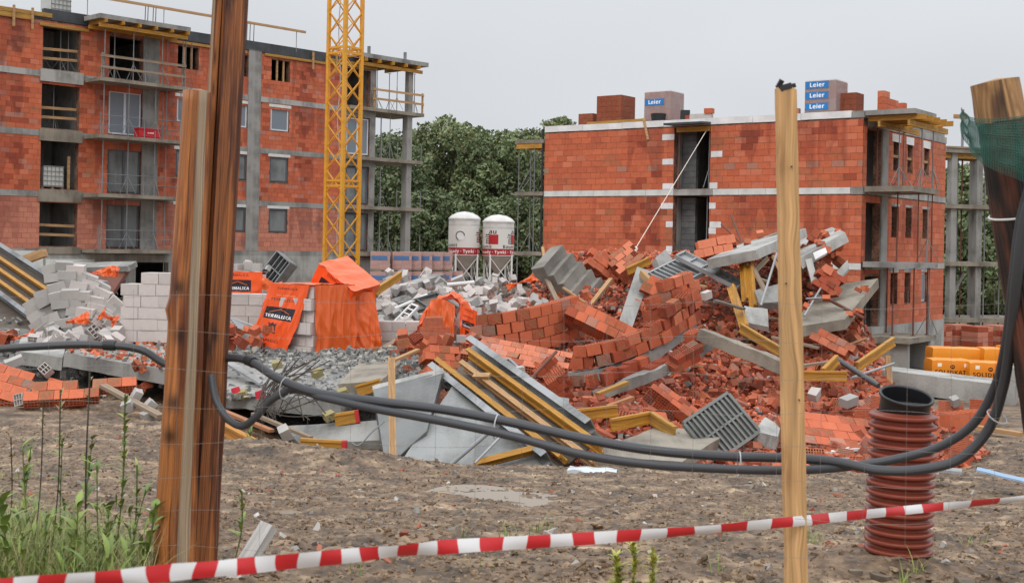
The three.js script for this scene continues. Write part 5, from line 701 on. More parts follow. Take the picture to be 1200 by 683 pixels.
{ const o = thing('rebar_bundle', 'single bent bar hooking out of the dark hollow', 'rebar', at(420, 505, 19)); part(o, 'bar', new THREE.TubeGeometry(new THREE.CatmullRomCurve3([at(412, 519, 18.6), at(420, 522, 18.5), at(436, 506, 18.6), at(450, 494, 18.9)].map((p) => p.sub(o.position))), 16, 0.012, 5), MAT.steel); }
// ---------- white block stacks ----------
function blockStack(name, label, cat, pos, turn, nx, ny, nz, size, keep = () => true, jit = 0.01, mats = [0, 0, 1]) {
  const o = thing(name, label, cat, pos, turn), [bl, bh, bd] = size, g = triUV(new THREE.BoxGeometry(bl - 0.008, bh - 0.008, bd - 0.008), rnd(), rnd());
  for (let j = 0; j < ny; j++) for (let i = 0; i < nx; i++) for (let k = 0; k < nz; k++) { if (!keep(i, j, k) || (i > 0 && i < nx - 1 && k > 0 && k < nz - 1 && j < ny - 1)) continue; const m = part(o, 'block', g, MAT.blockW[pickOf(mats)]); m.position.set((i - (nx - 1) / 2 + (j % 2 ? 0.25 : -0.25) * (nx > 1 ? 0.3 : 0)) * bl + rr(-jit, jit), (j + 0.5) * bh, (k - (nz - 1) / 2) * bd + rr(-jit, jit)); m.rotation.y = rr(-jit, jit); }
  return o;
}
// a sheet of film hanging in folds: P(u, v) in the thing's own axes
function film(parent, name, P, nu, nv, fold, m) {
  const pos = [], uv = [], idx = [], s = rnd() * 40;
  for (let j = 0; j <= nv; j++) for (let i = 0; i <= nu; i++) { const u = i / nu, v = j / nv, [p, n] = P(u, v), ridge = (q) => 1 - Math.min(1, Math.abs(q) * 3.2), k = fold * ((0.3 + 0.8 * v) * (0.9 * noise(u * 4 + s, v * 1.1, 2) + 0.75 * ridge(noise(u * 6 + s, v * 1.5 + u * 2, 4)) + 0.3 * ridge(noise(u * 7 - v * 3, v * 3 + s, 8))) - 0.4); p.addScaledVector(n, k); pos.push(p.x, p.y, p.z); uv.push(u, 1 - v); const q = j * (nu + 1) + i; if (i && j) idx.push(q - nu - 2, q - 1, q - nu - 1, q - nu - 1, q - 1, q); }
  const g = new THREE.BufferGeometry(); g.setAttribute('position', new THREE.Float32BufferAttribute(pos, 3)); g.setAttribute('uv', new THREE.Float32BufferAttribute(uv, 2)); g.setIndex(idx); g.computeVertexNormals(); return part(parent, name, g, m);
}
const ORANGE = [0.86, 0.155, 0.03], filmM = mat(...ORANGE, { roughness: 0.3, side: THREE.DoubleSide, physical: true, transmission: 0.22, thickness: 0 });
const badge = (x, X, Y, W, H) => { x.fillStyle = '#241f2a'; x.fillRect(X, Y, W, H); x.strokeStyle = '#e8732f'; x.lineWidth = H * 0.05; x.beginPath(); x.moveTo(X + W * 0.14, Y + H * 0.45); x.lineTo(X + W * 0.5, Y + H * 0.14); x.lineTo(X + W * 0.86, Y + H * 0.45); x.stroke(); x.fillStyle = '#fff'; x.font = `bold ${H * 0.36}px sans-serif`; x.textAlign = 'center'; x.textBaseline = 'alphabetic'; x.fillText('TERMALICA', X + W / 2, Y + H * 0.86, W * 0.92); };
const bg = '#f05a1e';
const printFilm = canvasTex(512, 1024, (x, w, h) => {
  x.fillStyle = bg; x.fillRect(0, 0, w, h); x.fillStyle = '#46241f'; x.font = 'bold 46px sans-serif'; x.textAlign = 'center'; x.fillText('TERMALICA', 250, 90); x.font = 'bold 54px sans-serif'; x.fillText('TERMALICA', 230, 270, 330); x.font = '30px sans-serif'; x.fillStyle = '#ffb58a'; x.fillText('beton komórkowy', 250, 190);
  badge(x, 60, 370, 370, 190); x.fillStyle = '#4a2320'; x.beginPath(); x.moveTo(150, 770); x.lineTo(165, 660); x.lineTo(140, 610); x.lineTo(185, 630); x.lineTo(205, 605); x.lineTo(230, 632); x.lineTo(275, 605); x.lineTo(262, 665); x.lineTo(290, 770); x.closePath(); x.fill(); x.fillStyle = bg; x.fillRect(192, 690, 46, 46);
  x.fillStyle = '#4a2320'; x.font = 'bold 52px sans-serif'; x.fillText('TERMALICA', 230, 900, 340);
});
const printBox = canvasTex(512, 256, (x, w, h) => { x.fillStyle = bg; x.fillRect(0, 0, w, h); badge(x, 90, 90, 300, 130); x.fillStyle = '#5a2a20'; x.font = 'bold 40px sans-serif'; x.textAlign = 'center'; x.fillText('TERMALICA', 250, 50); });
const printM = mat(1, 1, 1, { map: printFilm, roughness: 0.4, side: THREE.DoubleSide }), printBoxM = mat(1, 1, 1, { map: printBox, roughness: 0.4, side: THREE.DoubleSide });
{ // main stack seen across its corner, film hanging on both faces
  const b = at(357, 421, 26.0), o = blockStack('wrapped_block_stack', 'tall white block stack with torn printed orange film beside the gravel slab', 'block stack', V(b.x, b.y, b.z - 0.8), 0.95, 2, 6, 5, [0.59, 0.255, 0.236]), h = 1.53, s = 0.59;
  const X = V(1, 0, 0), Z = V(0, 0, 1);
  film(o, 'printed_film', (u, v) => [V(-s - 0.05 - v * v * 0.2, h + 0.03 - v * (h - 0.04 - 0.16 * (1 - u)), -s - 0.08 + u * 1.2 - v * 0.46), V(-1, 0, 0)], 40, 48, 0.06, printM);
  film(o, 'orange_film', (u, v) => [V(-s + 0.03 + u * 1.22, h + 0.03 - v * (h + 0.02), s + 0.06 + v * 0.06), Z], 48, 48, 0.075, filmM);
  film(o, 'top_film', (u, v) => [V(-s - 0.04 + u * 1.28, h + 0.045 - 0.0 * v, -s + v * 1.2), V(0, 1, 0)], 20, 20, 0.025, filmM);
}
{ const b = at(402, 414, 26.9), o = blockStack('wrapped_block_stack', 'white block stack fully hidden in smooth orange film behind the torn one', 'block stack', V(b.x, b.y, b.z - 0.6), 0.35, 2, 5, 3, [0.45, 0.26, 0.25]); film(o, 'orange_film', (u, v) => [V(-0.5 + u * (0.98 + 0.2 * v), 1.34 - v * 1.3, 0.46 + v * 0.12), V(0, 0, 1)], 44, 44, 0.08, filmM); film(o, 'orange_film', (u, v) => [V(0.5 + v * 0.12, 1.34 - v * 1.3, 0.46 - u * 0.95), V(1, 0, 0)], 20, 24, 0.07, filmM); film(o, 'top_film', (u, v) => [V(-0.5 + u, 1.36, -0.45 + v * 0.92), V(0, 1, 0)], 12, 12, 0.03, filmM); }
{ const b = at(398, 345, 27.6), o = blockStack('wrapped_block_stack', 'tilted orange film box lying on top of the wrapped block stacks', 'block stack', V(b.x, b.y, b.z), 0.5, 2, 2, 3, [0.42, 0.24, 0.25]); o.rotation.set(0.2, -0.55, -0.5); o.scale.setScalar(1.15); film(o, 'printed_film', (u, v) => [V(-0.46 + u * 0.95, 0.52 - v * 0.55, 0.42), V(0, 0, 1)], 20, 14, 0.035, printBoxM); film(o, 'top_film', (u, v) => [V(-0.46 + u * 0.95, 0.53, -0.42 + v * 0.86), V(0, 1, 0)], 16, 16, 0.04, filmM); film(o, 'orange_film', (u, v) => [V(0.48, 0.52 - v * 0.55, 0.42 - u * 0.85), V(1, 0, 0)], 14, 12, 0.04, filmM); }
{ const b = at(283, 345, 28.4), o = blockStack('wrapped_block_stack', 'small stack in orange film with dark badge on the white block wall', 'block stack', V(b.x, b.y - 0.02, b.z - 0.3), 0.05, 2, 2, 2, [0.42, 0.24, 0.3]); film(o, 'printed_film', (u, v) => [V(-0.6 + u * 1.05, 0.54 - v * 0.52, 0.36), V(0, 0, 1)], 20, 12, 0.03, printBoxM); film(o, 'top_film', (u, v) => [V(-0.6 + u * 1.05, 0.54, -0.3 + v * 0.66), V(0, 1, 0)], 12, 10, 0.03, filmM); film(o, 'loose_film', (u, v) => [V(0.45 + u * 0.5, 0.46 - v * 0.3 - u * 0.3, 0.38 - u * 0.1), V(0, 0, 1)], 14, 10, 0.09, filmM); }
{ // burst stack: film dome over slumped blocks
  const b = at(528, 400, 28), o = thing('wrapped_block_stack', 'burst block stack slumped under crumpled orange film beside the curved brick row', 'block stack', b); for (let k = 0; k < 12; k++) { const m = part(o, 'block', blockWhole, MAT.blockW[k % 3]); m.position.set(rr(-0.25, 0.45), rr(0.1, 0.65), rr(-0.35, 0.1)); m.quaternion.copy(randQ(0.4)); }
  film(o, 'orange_film', (u, v) => { const a = PI * (1.02 - u * 0.8), r = 0.62 + 0.12 * noise(u * 4, v * 4, 9); return [V(Math.cos(a) * r * (1 + 0.1 * v) - 0.05, Math.max(0.02, Math.sin(a) * r * 1.7) - v * 0.1 * u, -0.45 + v * (0.95 - 0.35 * u)), V(Math.cos(a), Math.sin(a), 0.3).normalize()]; }, 50, 36, 0.1, filmM);
  film(o, 'orange_film', (u, v) => { const y = 0.98 - 0.5 * (u - 0.45) ** 2 - v * 1.0; return [V(-0.62 + u * 0.72 - 0.1 * v * (1 - u), Math.max(0.02, y - (u < 0.25 ? (0.25 - u) * 1.6 : 0)), 0.42 + 0.14 * v), V(-0.2, 0.1, 1).normalize()]; }, 36, 32, 0.11, filmM);
  film(o, 'printed_film', (u, v) => [V(0.22 + u * 0.38, 0.85 - v * 0.85 - u * 0.15, 0.34 - u * 0.1 + v * 0.05), V(0.2, 0, 1)], 14, 18, 0.07, printM);
}
{ const b = at(171, 402, 26.4); blockStack('white_block_wall', 'stepped stack of clean white blocks beside the grey block pile', 'block stack', V(b.x, b.y, b.z - 0.4), -0.12, 3, 6, 2, [0.39, 0.25, 0.25], (i, j) => !(j === 5 && i !== 1 && i !== 2) && !(j === 4 && i === 0 && false)); }
{ const b = at(285, 398, 27.4); blockStack('white_block_wall', 'stack of white blocks under the small orange badge stack', 'block stack', V(b.x, b.y, b.z - 0.5), 0.06, 4, 4, 2, [0.39, 0.25, 0.25]); }
{ const b = at(458, 412, 27.6); blockStack('white_block_wall', 'low stack of grey white blocks half buried beside the smooth orange film', 'block stack', V(b.x, b.y, b.z - 0.4), 0.1, 4, 3, 2, [0.3, 0.22, 0.25], (i, j, k) => rnd() < 0.9, 0.03, [0, 1, 2]); }
{ const b = at(283, 346, 31.5); for (let k = 0; k < 4; k++) { const m = one('aerated_block', 'white block lying on the plinth side rubble behind the orange badge stack', 'block', blockChunk[k], MAT.blockW[1], 'white blocks behind the badge stack'); m.position.copy(at(268 + k * 11, 311 + (k % 2) * 2, 38)); m.rotation.y = k; } }
{ // slumped pile of grey blocks: courses that slid over like fanned cards
  const o = thing('slumped_block_pile', 'slumped fan of grey white blocks slid off their pallet', 'block stack', at(85, 388, 28)), g = triUV(new THREE.BoxGeometry(0.38, 0.2, 0.34));
  for (let j = 0; j < 7; j++) for (let i = 0; i < 8; i++) { const t = i / 7, a = lerp(0.62, -0.75, t), px = lerp(40, 138, t) + (3 - j) * lerp(3, 2, t), base = 386 - 10 * Math.sin(t * PI), py = base - j * (7.6 + 3.2 * Math.sin(Math.min(1, t * 1.25) * PI)); if (j > 4 && (t < 0.2 || t > 0.92)) continue; const m = part(o, 'block', g, MAT.blockW[t < 0.5 ? pickOf([2, 3, 2]) : pickOf([1, 2, 0])]); m.position.copy(at(px, py, 27.6 + j * 0.13 + rr(-0.14, 0.14)).sub(o.position)); m.rotation.set(rr(-0.15, 0.15), 0.25 + rr(-0.25, 0.25), a + rr(-0.13, 0.13)); }
  const m = part(o, 'block', blockWhole, MAT.blockW[2]); m.scale.set(1.4, 1.2, 1.2); m.position.copy(at(86, 328, 28.6).sub(o.position)); m.rotation.y = 0.6;
}
for (const [q, lab, w, h, r] of [[[92, 374, 27.0], 'crumpled scrap of orange film lying over the slumped block fan', 0.55, 0.3, 0.2], [[128, 372, 27.0], 'torn strip of orange film beside the stepped white stack', 0.4, 0.35, -0.4], [[124, 318, 30.5], 'loose orange film flapping at the top of the white blocks', 0.7, 0.3, 0.1], [[28, 393, 27.2], 'orange film rag under the sloping formwork channels', 0.5, 0.25, 0.3], [[316, 332, 31], 'orange film tail trailing from the badge stack', 0.6, 0.35, -0.2], [[612, 330, 34], 'orange film rag caught beside the tipped stair flight', 0.9, 0.3, 0.35]]) { const o = thing('film_scrap', lab, 'film', at(...q)); film(o, 'sheet', (u, v) => [V((u - 0.5) * w, (0.5 - v) * h * (0.6 + 0.4 * Math.sin(u * 5 + q[0])), 0.1 * Math.sin(u * 7) + v * 0.12), V(0, 0.4, 1).normalize()], 22, 14, 0.16, filmM); o.rotation.z = r; }
// ---------- orange bales ----------
{
  const t = canvasTex(512, 256, (x, w, h) => { x.fillStyle = '#e98a1c'; x.fillRect(0, 0, w, h); x.fillStyle = '#3a2410'; x.font = 'bold 84px sans-serif'; x.textAlign = 'center'; x.fillText('SOLIDKATY', w / 2, 200, 440); x.beginPath(); x.arc(w / 2, 92, 30, 0, 7); x.fill(); x.fillStyle = '#e98a1c'; x.fillRect(w / 2 - 18, 84, 36, 14); x.fillStyle = '#f2ead8'; x.fillRect(70, 40, 52, 52); x.fillRect(400, 40, 52, 52); });
  const m = mat(0.83, 0.30, 0.018, { roughness: 0.4 }), f = mat(1, 1, 1, { map: t, roughness: 0.4 }), g = new THREE.BoxGeometry(1.1, 0.55, 0.9, 8, 5, 6), p = g.attributes.position;
  for (let i = 0; i < p.count; i++) { const x = p.getX(i), y = p.getY(i), z = p.getZ(i), k = 1 - 0.1 * (Math.abs(x / 0.55) ** 4 + Math.abs(z / 0.45) ** 4) * 0.5; p.setXYZ(i, x * (1 - 0.04 * Math.abs(y / 0.28) ** 3), y * k + 0.018 * noise(x * 5, y * 5, z * 5), z * (1 - 0.04 * Math.abs(y / 0.28) ** 3)); } g.computeVertexNormals();
  [[1112, 426, 29.6], [1156, 429, 29.2], [1112, 412, 31], [1142, 413, 31], [1172, 413, 30.6], [1198, 428, 28.8], [1196, 411, 30.4]].forEach((q, k) => { const b = one('insulation_bale', k < 2 || k === 5 ? 'orange film bale with dark lettering and white squares behind the kerb wall' : 'orange film bale lying in the rear row behind the lettered bales', 'bale', g, [m, m, m, m, k < 2 || k === 5 ? f : m, m], 'orange bales behind the kerb wall'); b.position.copy(at(...q)); b.position.y -= 0.1; b.rotation.y = -0.1 + 0.08 * noise(k * 3, 1); b.scale.set(0.86, 0.8, 0.9); });
}
// ---------- loose bricks and blocks ----------
// places kept clear so that larger pieces stay in view, as outlines in the photograph
const clearOf = [[436, 428, 660, 560], [522, 405, 690, 545], [556, 366, 690, 418], [640, 300, 712, 362], [722, 305, 768, 384], [752, 296, 862, 346], [826, 262, 995, 312], [838, 300, 935, 378], [690, 500, 858, 556], [800, 455, 888, 535], [655, 380, 840, 470], [932, 486, 1003, 530], [880, 485, 918, 514], [930, 326, 1030, 384], [690, 290, 748, 330], [1086, 395, 1200, 445], [1000, 415, 1190, 475]];
const blocked = (px, py, list) => list.some(([a, b, c, d]) => px > a && px < c && py > b && py < d);
const rest = (x, d, sz) => Math.max(heapH(x, d) - 0.1, groundH(x, d)) + sz * 0.38;
{
  const labels = { whole: 'whole hollow clay brick lying loose on the rubble slope', broken: 'broken clay brick lying loose on the rubble slope', shard: 'flat brick shard lying loose on the rubble slope' };
  let n = 0, guard = 0;
  while (n < 285 && guard++ < 9000) {
    const d = 18.4 + 13 * Math.pow(rnd(), 1.3), x = rr(-0.4, 8.6 + (d - 20) * 0.1), y = rest(x, d, 0.24); if (heapH(x, d) < -0.35) continue; const [px, py] = proj(V(x, y, -d)); if (blocked(px, py, clearOf) && rnd() > 0.03) continue; if (px > 1075 || px < 560) continue;
    const r = rnd(), kind = r < 0.4 ? 'whole' : r < 0.8 ? 'broken' : 'shard', g = pickOf(kind === 'whole' ? brickWhole : kind === 'broken' ? brickBroken : brickShard), ribbed = rnd() < 0.8;
    const m = one(kind === 'whole' ? 'loose_brick' : kind === 'broken' ? 'broken_brick' : 'brick_shard', labels[kind], 'brick', g, (ribbed ? MAT.clayRib : MAT.clay)[pickOf([0, 0, 1, 1, 2, 3, 5])], kind + ' bricks on the rubble slope'); m.position.set(x, y + rr(-0.03, 0.07), -d); m.quaternion.copy(randQ(rnd() < 0.5 ? 0.25 : 1)); m.scale.set(rr(0.5, 0.95), rr(0.4, 0.85), rr(0.5, 0.9)); n++;
  }
  // bricks that stand out, away from the slope
  for (const [q, lab, r] of [[[502, 390, 26.6], 'whole brick at the bottom of the little stack by the crumpled film', 0.1], [[517, 390, 26.6], 'second whole brick in the little stack by the crumpled film', 0.1], [[508, 378, 26.7], 'single whole brick on top of the little stack by the crumpled film', 0.3], [[485, 408, 26], 'brick lying flat before the little stack by the crumpled film', 0.4], [[1034, 470, 22.5], 'brick lying on the mud near the end of the kerb wall', 0.8], [[1012, 486, 21.6], 'brick standing on the mud behind the ribbed pipe', 1.2], [[1152, 476, 22.4], 'tilted brick leaning on the small block of bricks', 0.5], [[1126, 518, 18.6], 'brick fragment lying alone on open mud', 0.9], [[1115, 478, 23], 'flat brick by the foot of the kerb wall', 0.2], [[86, 472, 21.9], 'brick end beside the perforated white blocks', 0.6], [[180, 512, 20.2], 'red brick offcut in the mud beside the log posts', 0.4], [[430, 545, 16.8], 'red perforated brick at the edge of the dark hollow', 0.7]]) { const m = one('loose_brick', lab, 'brick', lab.includes('fragment') || lab.includes('offcut') ? brickBroken[1] : brickWhole[0], MAT.clayRib[pickOf([0, 1, 2])]); m.position.copy(at(...q)); m.rotation.set(rr(-0.1, 0.1), r, rr(-0.1, 0.1)); }
  // bricks among the rubble near the left slab
  const zones = [[[262, 320], [385, 408], [25, 27.5], 22, 'brick lying behind the steel pipes under the white block stack'], [[200, 240], [440, 475], [21.4, 22.4], 6, 'brick in the shade under the long slab edge'], [[150, 195], [425, 460], [22.2, 23], 8, 'brick crumbled under the long slab edge'], [[460, 560], [395, 440], [23.5, 26], 26, 'brick in the tumbled pile behind the tilted wet panel'], [[600, 700], [366, 396], [27.5, 30], 16, 'brick tumbled behind the curved brick row'], [[930, 1015], [335, 372], [28.4, 32], 26, 'brick crumb lying on the broken balcony slab'], [[940, 985], [272, 320], [31, 34], 16, 'brick wedged between the tilted roof slabs'], [[820, 930], [275, 300], [33, 35.5], 14, 'brick on the upper ledge beside the topmost slab'], [[0, 40], [385, 400], [27, 28], 6, 'brick beside the sloping formwork channels']];
  for (const [X, Y, D, k, lab] of zones) for (let i = 0; i < k; i++) { const m = one('broken_brick', lab, 'brick', rnd() < 0.5 ? pickOf(brickWhole) : pickOf(brickBroken), (rnd() < 0.5 ? MAT.clayRib : MAT.clay)[pickOf([0, 1, 1, 2, 3])], lab.replace('brick', 'bricks')); m.position.copy(at(rr(...X), rr(...Y), rr(...D))); m.quaternion.copy(randQ(0.5)); m.scale.setScalar(lab.includes('crumb') ? rr(0.3, 0.6) : rr(0.5, 0.95)); }
  // white blocks
  const wz = [[[440, 500], [335, 395], [28.5, 34], 46, 'white block in the tumbled heap between the orange films', 0], [[515, 645], [327, 372], [30, 35], 60, 'white block in the rubble below the silos', 0], [[35, 148], [388, 402], [25.6, 27], 20, 'pale block fallen at the foot of the slumped block fan', 1], [[545, 640], [352, 374], [29, 31], 22, 'white block tumbled behind the curved brick row', 0], [[455, 520], [318, 340], [34, 37], 16, 'white block near the sloping concrete beam', 0], [[205, 330], [308, 320], [38, 44], 8, 'white block behind the wrapped stacks', 0]];
  for (const [X, Y, D, k, lab, holed] of wz) for (let i = 0; i < k; i++) { const t = rnd(), m = one('aerated_block', lab, 'block', holed && rnd() < 0.5 ? blockHoled : rnd() < 0.35 ? blockWhole : pickOf(blockChunk), MAT.blockW[pickOf([0, 1, 1, 2, 3])], lab.replace('block', 'blocks')); m.position.copy(at(rr(...X), lerp(Y[1], Y[0], t) + rr(-3, 3), lerp(D[0], D[1], t))); m.quaternion.copy(randQ(0.4)); m.scale.set(rr(0.55, 1.1), rr(0.6, 1), rr(0.6, 1)); }
  for (const [q, g, lab, r] of [[[40, 463, 21.9], blockHoled, 'perforated white block lying on its side on the flat brick slice', [1.2, 0.4, 0.2]], [[25, 468, 21.6], blockHoled, 'perforated white block next to the first on the mud', [1.4, 0.2, 0.5]], [[16, 424, 23.4], blockWhole, 'smooth white block resting against the whitewashed slab edge', [0.2, 0.5, 0.3]], [[53, 434, 22.8], blockHoled, 'perforated block stub under the whitewashed slab edge', [1, 0.9, 0]], [[160, 462, 21.3], blockChunk[1], 'pale block chunk on the lath by the log posts', [0.3, 0.5, 1]], [[176, 474, 21], blockChunk[2], 'pale block chunk beside the lath end', [0.2, 0.4, 0.8]], [[150, 476, 20.8], blockChunk[3], 'grey block chunk below the lath', [0.4, 0.1, 0.4]], [[172, 487, 20.6], blockChunk[0], 'white block chunk near the reddish board', [0.1, 0.8, 0.3]], [[155, 506, 20], blockChunk[1], 'white curved block chunk in the mud', [0.9, 0.4, 0.3]], [[334, 507, 19.2], blockChunk[2], 'white block chunk on the thin lath by the hollow', [0.5, 0.4, 0.3]], [[543, 397, 26.5], blockWhole, 'white block on the bricks by the crumpled film', [0, 0.2, 0]], [[828, 346, 29], blockWhole, 'white block on the brick slope under the silver grid panel', [0.1, 0.7, 0.2]], [[995, 470, 22.4], blockWhole, 'pale block among the bricks before the kerb wall', [0.2, 0.6, 0.1]], [[1000, 416, 26], blockChunk[1], 'pale chunk below the ground floor balcony', [0.2, 0.6, 0.1]], [[955, 462, 22.6], blockChunk[3], 'pale wedge chunk beside the fence stake', [0.3, 0.9, 0.4]], [[1120, 470, 22.8], blockChunk[0], 'white chunk on the bricks by the kerb wall', [0.3, 0.2, 0.3]], [[605, 436, 22.4], blockWhole, 'grey block on the slope above the leaning formwork panel', [0.1, 0.3, 0.1]]]) { const m = one('aerated_block', lab, 'block', g, MAT.blockW[pickOf([1, 2, 3])]); m.position.copy(at(...q)); m.rotation.set(...r); m.scale.set(rr(0.6, 0.85), rr(0.6, 0.85), rr(0.6, 0.85)); }
  for (const [q, lab, r] of [[[342, 449, 21.4], 'yellow insulation lump by the rebar bundle', 0.4], [[372, 437, 21.8], 'yellow insulation lump on the gravel slab', 0.8], [[325, 427, 22.6], 'pale yellow insulation lump near the printed film', 0.2], [[386, 487, 20], 'yellow insulation lump in the dark hollow', 0.6], [[283, 462, 21.1], 'yellow insulation piece on the slab edge', 0.1], [[402, 460, 20.9], 'yellow insulation slab beside the broken slab edge', 0.3]]) { const m = one('insulation_lump', lab, 'insulation', chunk(0.19, 0.13, 0.14), mat(0.36, 0.31, 0.14, { map: T.block })); m.position.copy(at(...q)); m.rotation.set(0.3, r, 0.2); }
  for (const [q, lab] of [[[276, 458, 21.1], 'small red plastic stopper on the gravel slab edge'], [[304, 462, 20.9], 'second small red plastic stopper near the rebar']]) { const m = one('red_stopper', lab, 'stopper', new THREE.CylinderGeometry(0.07, 0.085, 0.12, 10), mat(0.55, 0.03, 0.05)); m.position.copy(at(...q)); m.rotation.z = 0.3; }
}
// ---------- small debris, too many to count ----------
function scatter(name, label, geo, m, n, place, colours) {
  const o = new THREE.InstancedMesh(geo, m, n), M = new THREE.Matrix4(), c = new THREE.Color(); o.name = name; let i = 0, guard = 0;
  while (i < n && guard++ < n * 20) { const r = place(); if (!r) continue; M.compose(r[0], randQ(r[2] ?? 1), V(r[1] * rr(0.6, 1.3), r[1] * rr(0.5, 1.1), r[1] * rr(0.6, 1.3))); o.setMatrixAt(i, M); const k = pickOf(colours), j = rr(0.75, 1.15); o.setColorAt(i, c.setRGB(k[0] * j, k[1] * j, k[2] * j)); i++; }
  o.count = i; tag(o, label, 'debris', null, 'stuff'); scene.add(o); return o;
}
const red = [clayTone[0], clayTone[1], clayTone[1], clayTone[2], clayTone[3], clayTone[3], clayTone[6]], pale = [[0.5, 0.47, 0.44], [0.36, 0.34, 0.32], [0.22, 0.21, 0.2], [0.13, 0.13, 0.125]];
const inst = (tone = 1) => mat(tone, tone, tone, { roughness: 0.85 });
brickShard.slice(0, 3).forEach((g, k) => scatter('brick_debris' + (k ? '_00' + k : ''), ['coarse red brick crumbs strewn over the rubble slope', 'angular red brick splinters between the fallen bricks', 'fine red brick chips over the collapsed walls'][k], g, inst(), 5200, () => { const d = 18.2 + 21 * rnd() ** 1.2, x = rr(-1.6, 10 + (d - 20) * 0.12); if (heapH(x, d) < -0.4) return; if (heapRed(x, d) < 0.35 + 0.4 * rnd()) return; const y = Math.max(heapH(x, d) - 0.1, groundH(x, d)), [px, py] = proj(V(x, y, -d)); if (blocked(px, py, clearOf.slice(0, 2)) && d < 21.5) return; return [V(x, y + rr(0, 0.07), -d), [0.62, 0.42, 0.25][k] * rr(0.7, 1.3)]; }, red));
brickBroken.slice(0, 4).forEach((g, k) => scatter('brick_rubble' + (k ? '_00' + k : ''), ['half bricks jumbled over the slope below the ring beams', 'knocked off brick ends jumbled over the slope', 'crushed brick lumps jumbled over the slope', 'small broken bricks jumbled on top of the slope'][k], g, mat(1, 1, 1, { map: T.clay, bumpMap: T.ribs, bumpScale: 0.012, roughness: 0.8 }), 420, () => { const d = 18.4 + 18 * rnd() ** 1.2, x = rr(-1.2, 9 + (d - 20) * 0.12); if (heapH(x, d) < -0.3 || heapRed(x, d) < 0.5) return; const y = Math.max(heapH(x, d) - 0.1, groundH(x, d)), [px, py] = proj(V(x, y, -d)); if (blocked(px, py, clearOf) && rnd() > 0.35) return; return [V(x, y + rr(0.02, 0.1), -d), rr(0.45, 0.95)]; }, red));
scatter('mortar_debris', 'grey mortar crumbs mixed into the brick slope', blockChunk[0], inst(), 900, () => { const d = rr(18.4, 38), x = rr(-1, 10); if (heapH(x, d) < -0.3) return; return [V(x, heapH(x, d) - 0.05, -d), rr(0.15, 0.5)]; }, pale);
scatter('white_debris', 'pale crumbs of crushed white blocks below the silos', chunk(0.3, 0.2, 0.22), inst(), 3000, () => { const d = rr(23, 42), x = rr(-16, d > 29 ? 2.2 : -1.5); if (heapRed(x, d) > 0.7) return; return [V(x, heapH(x, d) - 0.06 + rr(0, 0.06), -d), rr(0.15, 0.5)]; }, pale);
scatter('slab_gravel', 'grey gravel and splinters covering the floor slabs', shard(0.12, 0.06, 0.1), inst(), 2600, () => { const p = at(rr(250, 500), rr(412, 468), 22); const d = 21 + 5.3 * rnd(), a = at(rr(245, 490), lerp(466, 410, (d - 21) / 5.3), d); return [a.add(V(0, rr(0, 0.03), 0)), rr(0.4, 1.4)]; }, [[0.2, 0.2, 0.195], [0.28, 0.275, 0.26], [0.13, 0.13, 0.125], [0.4, 0.38, 0.33], [0.16, 0.16, 0.155]]);
scatter('slab_gravel_001', 'brick crumbs and grit on the long slab beside the white block stack', shard(0.12, 0.06, 0.1), inst(), 700, () => { const t = rnd(), s = rnd(), a = at(lerp(74, 232, s), lerp(413, 440, s), lerp(24.2, 21.9, s)), b = at(lerp(105, 262, s), lerp(392, 402, s), lerp(28.5, 27.5, s)); return [a.lerp(b, t).add(V(0, 0.03, 0)), rr(0.4, 1.3)]; }, [clayTone[0], clayTone[1], [0.3, 0.28, 0.25], [0.42, 0.38, 0.33]]);
const clod = (() => { const g = new THREE.IcosahedronGeometry(0.08, 2), p = g.attributes.position, q = V(); for (let i = 0; i < p.count; i++) { q.fromBufferAttribute(p, i); const k = 1 + 1.1 * fbm3(q.x * 16, q.y * 16, q.z * 16, 3); p.setXYZ(i, q.x * k * 1.3, q.y * k * 0.7, q.z * k); } g.computeVertexNormals(); return triUV(g); })();
const inPuddle = (x, d) => puddles.some(([p, rx, rz]) => ((x - p.x) / rx) ** 2 + ((d + p.z) / rz / 1.6) ** 2 < 1);
const soil = [[0.20, 0.133, 0.082], [0.245, 0.162, 0.1], [0.15, 0.098, 0.06], [0.29, 0.2, 0.125]], soilM = mat(1, 1, 1, { map: T.grit, roughness: 0.7 });
scatter('mud_clods', 'clods of wet brown mud strewn over the churned ground', clod, soilM, 3000, () => { const d = 6 + 13 * rnd(), x = rr(-0.46, 0.46) * d; if (inPuddle(x, d) || fbm3(x * 1.3, d * 1.3, 3, 3) < rr(-0.1, 0.35)) return; return [V(x, groundH(x, d) - 0.006, -d), 0.1 + 0.36 * rnd() ** 2.5, 0.3]; }, soil);
scatter('mud_crumbs', 'fine crumbs of brown soil covering the churned ground', clod, soilM, 42000, () => { const d = 6 + 14 * rnd() ** 1.2, x = rr(-0.46, 0.46) * d; if (inPuddle(x, d) || fbm3(x * 0.8 + 7, d * 1.6, 3, 3) + 0.5 * fbm3(x * 4, d * 5, 8, 2) < rr(-0.45, 0.25)) return; return [V(x, groundH(x, d) - 0.003, -d), 0.05 + 0.17 * rnd() ** 2, 0.3]; }, soil);
scatter('ground_chips', 'small stones and brick chips lying on the mud', shard(0.07, 0.04, 0.06), inst(), 420, () => { const d = 6.2 + 14 * rnd(), x = rr(-0.46, 0.46) * d; return [V(x, groundH(x, d) + 0.006, -d), rr(0.3, 1.2)]; }, [[0.5, 0.47, 0.43], [0.38, 0.12, 0.07], [0.3, 0.28, 0.26], [0.22, 0.19, 0.16], [0.3, 0.26, 0.22]]);
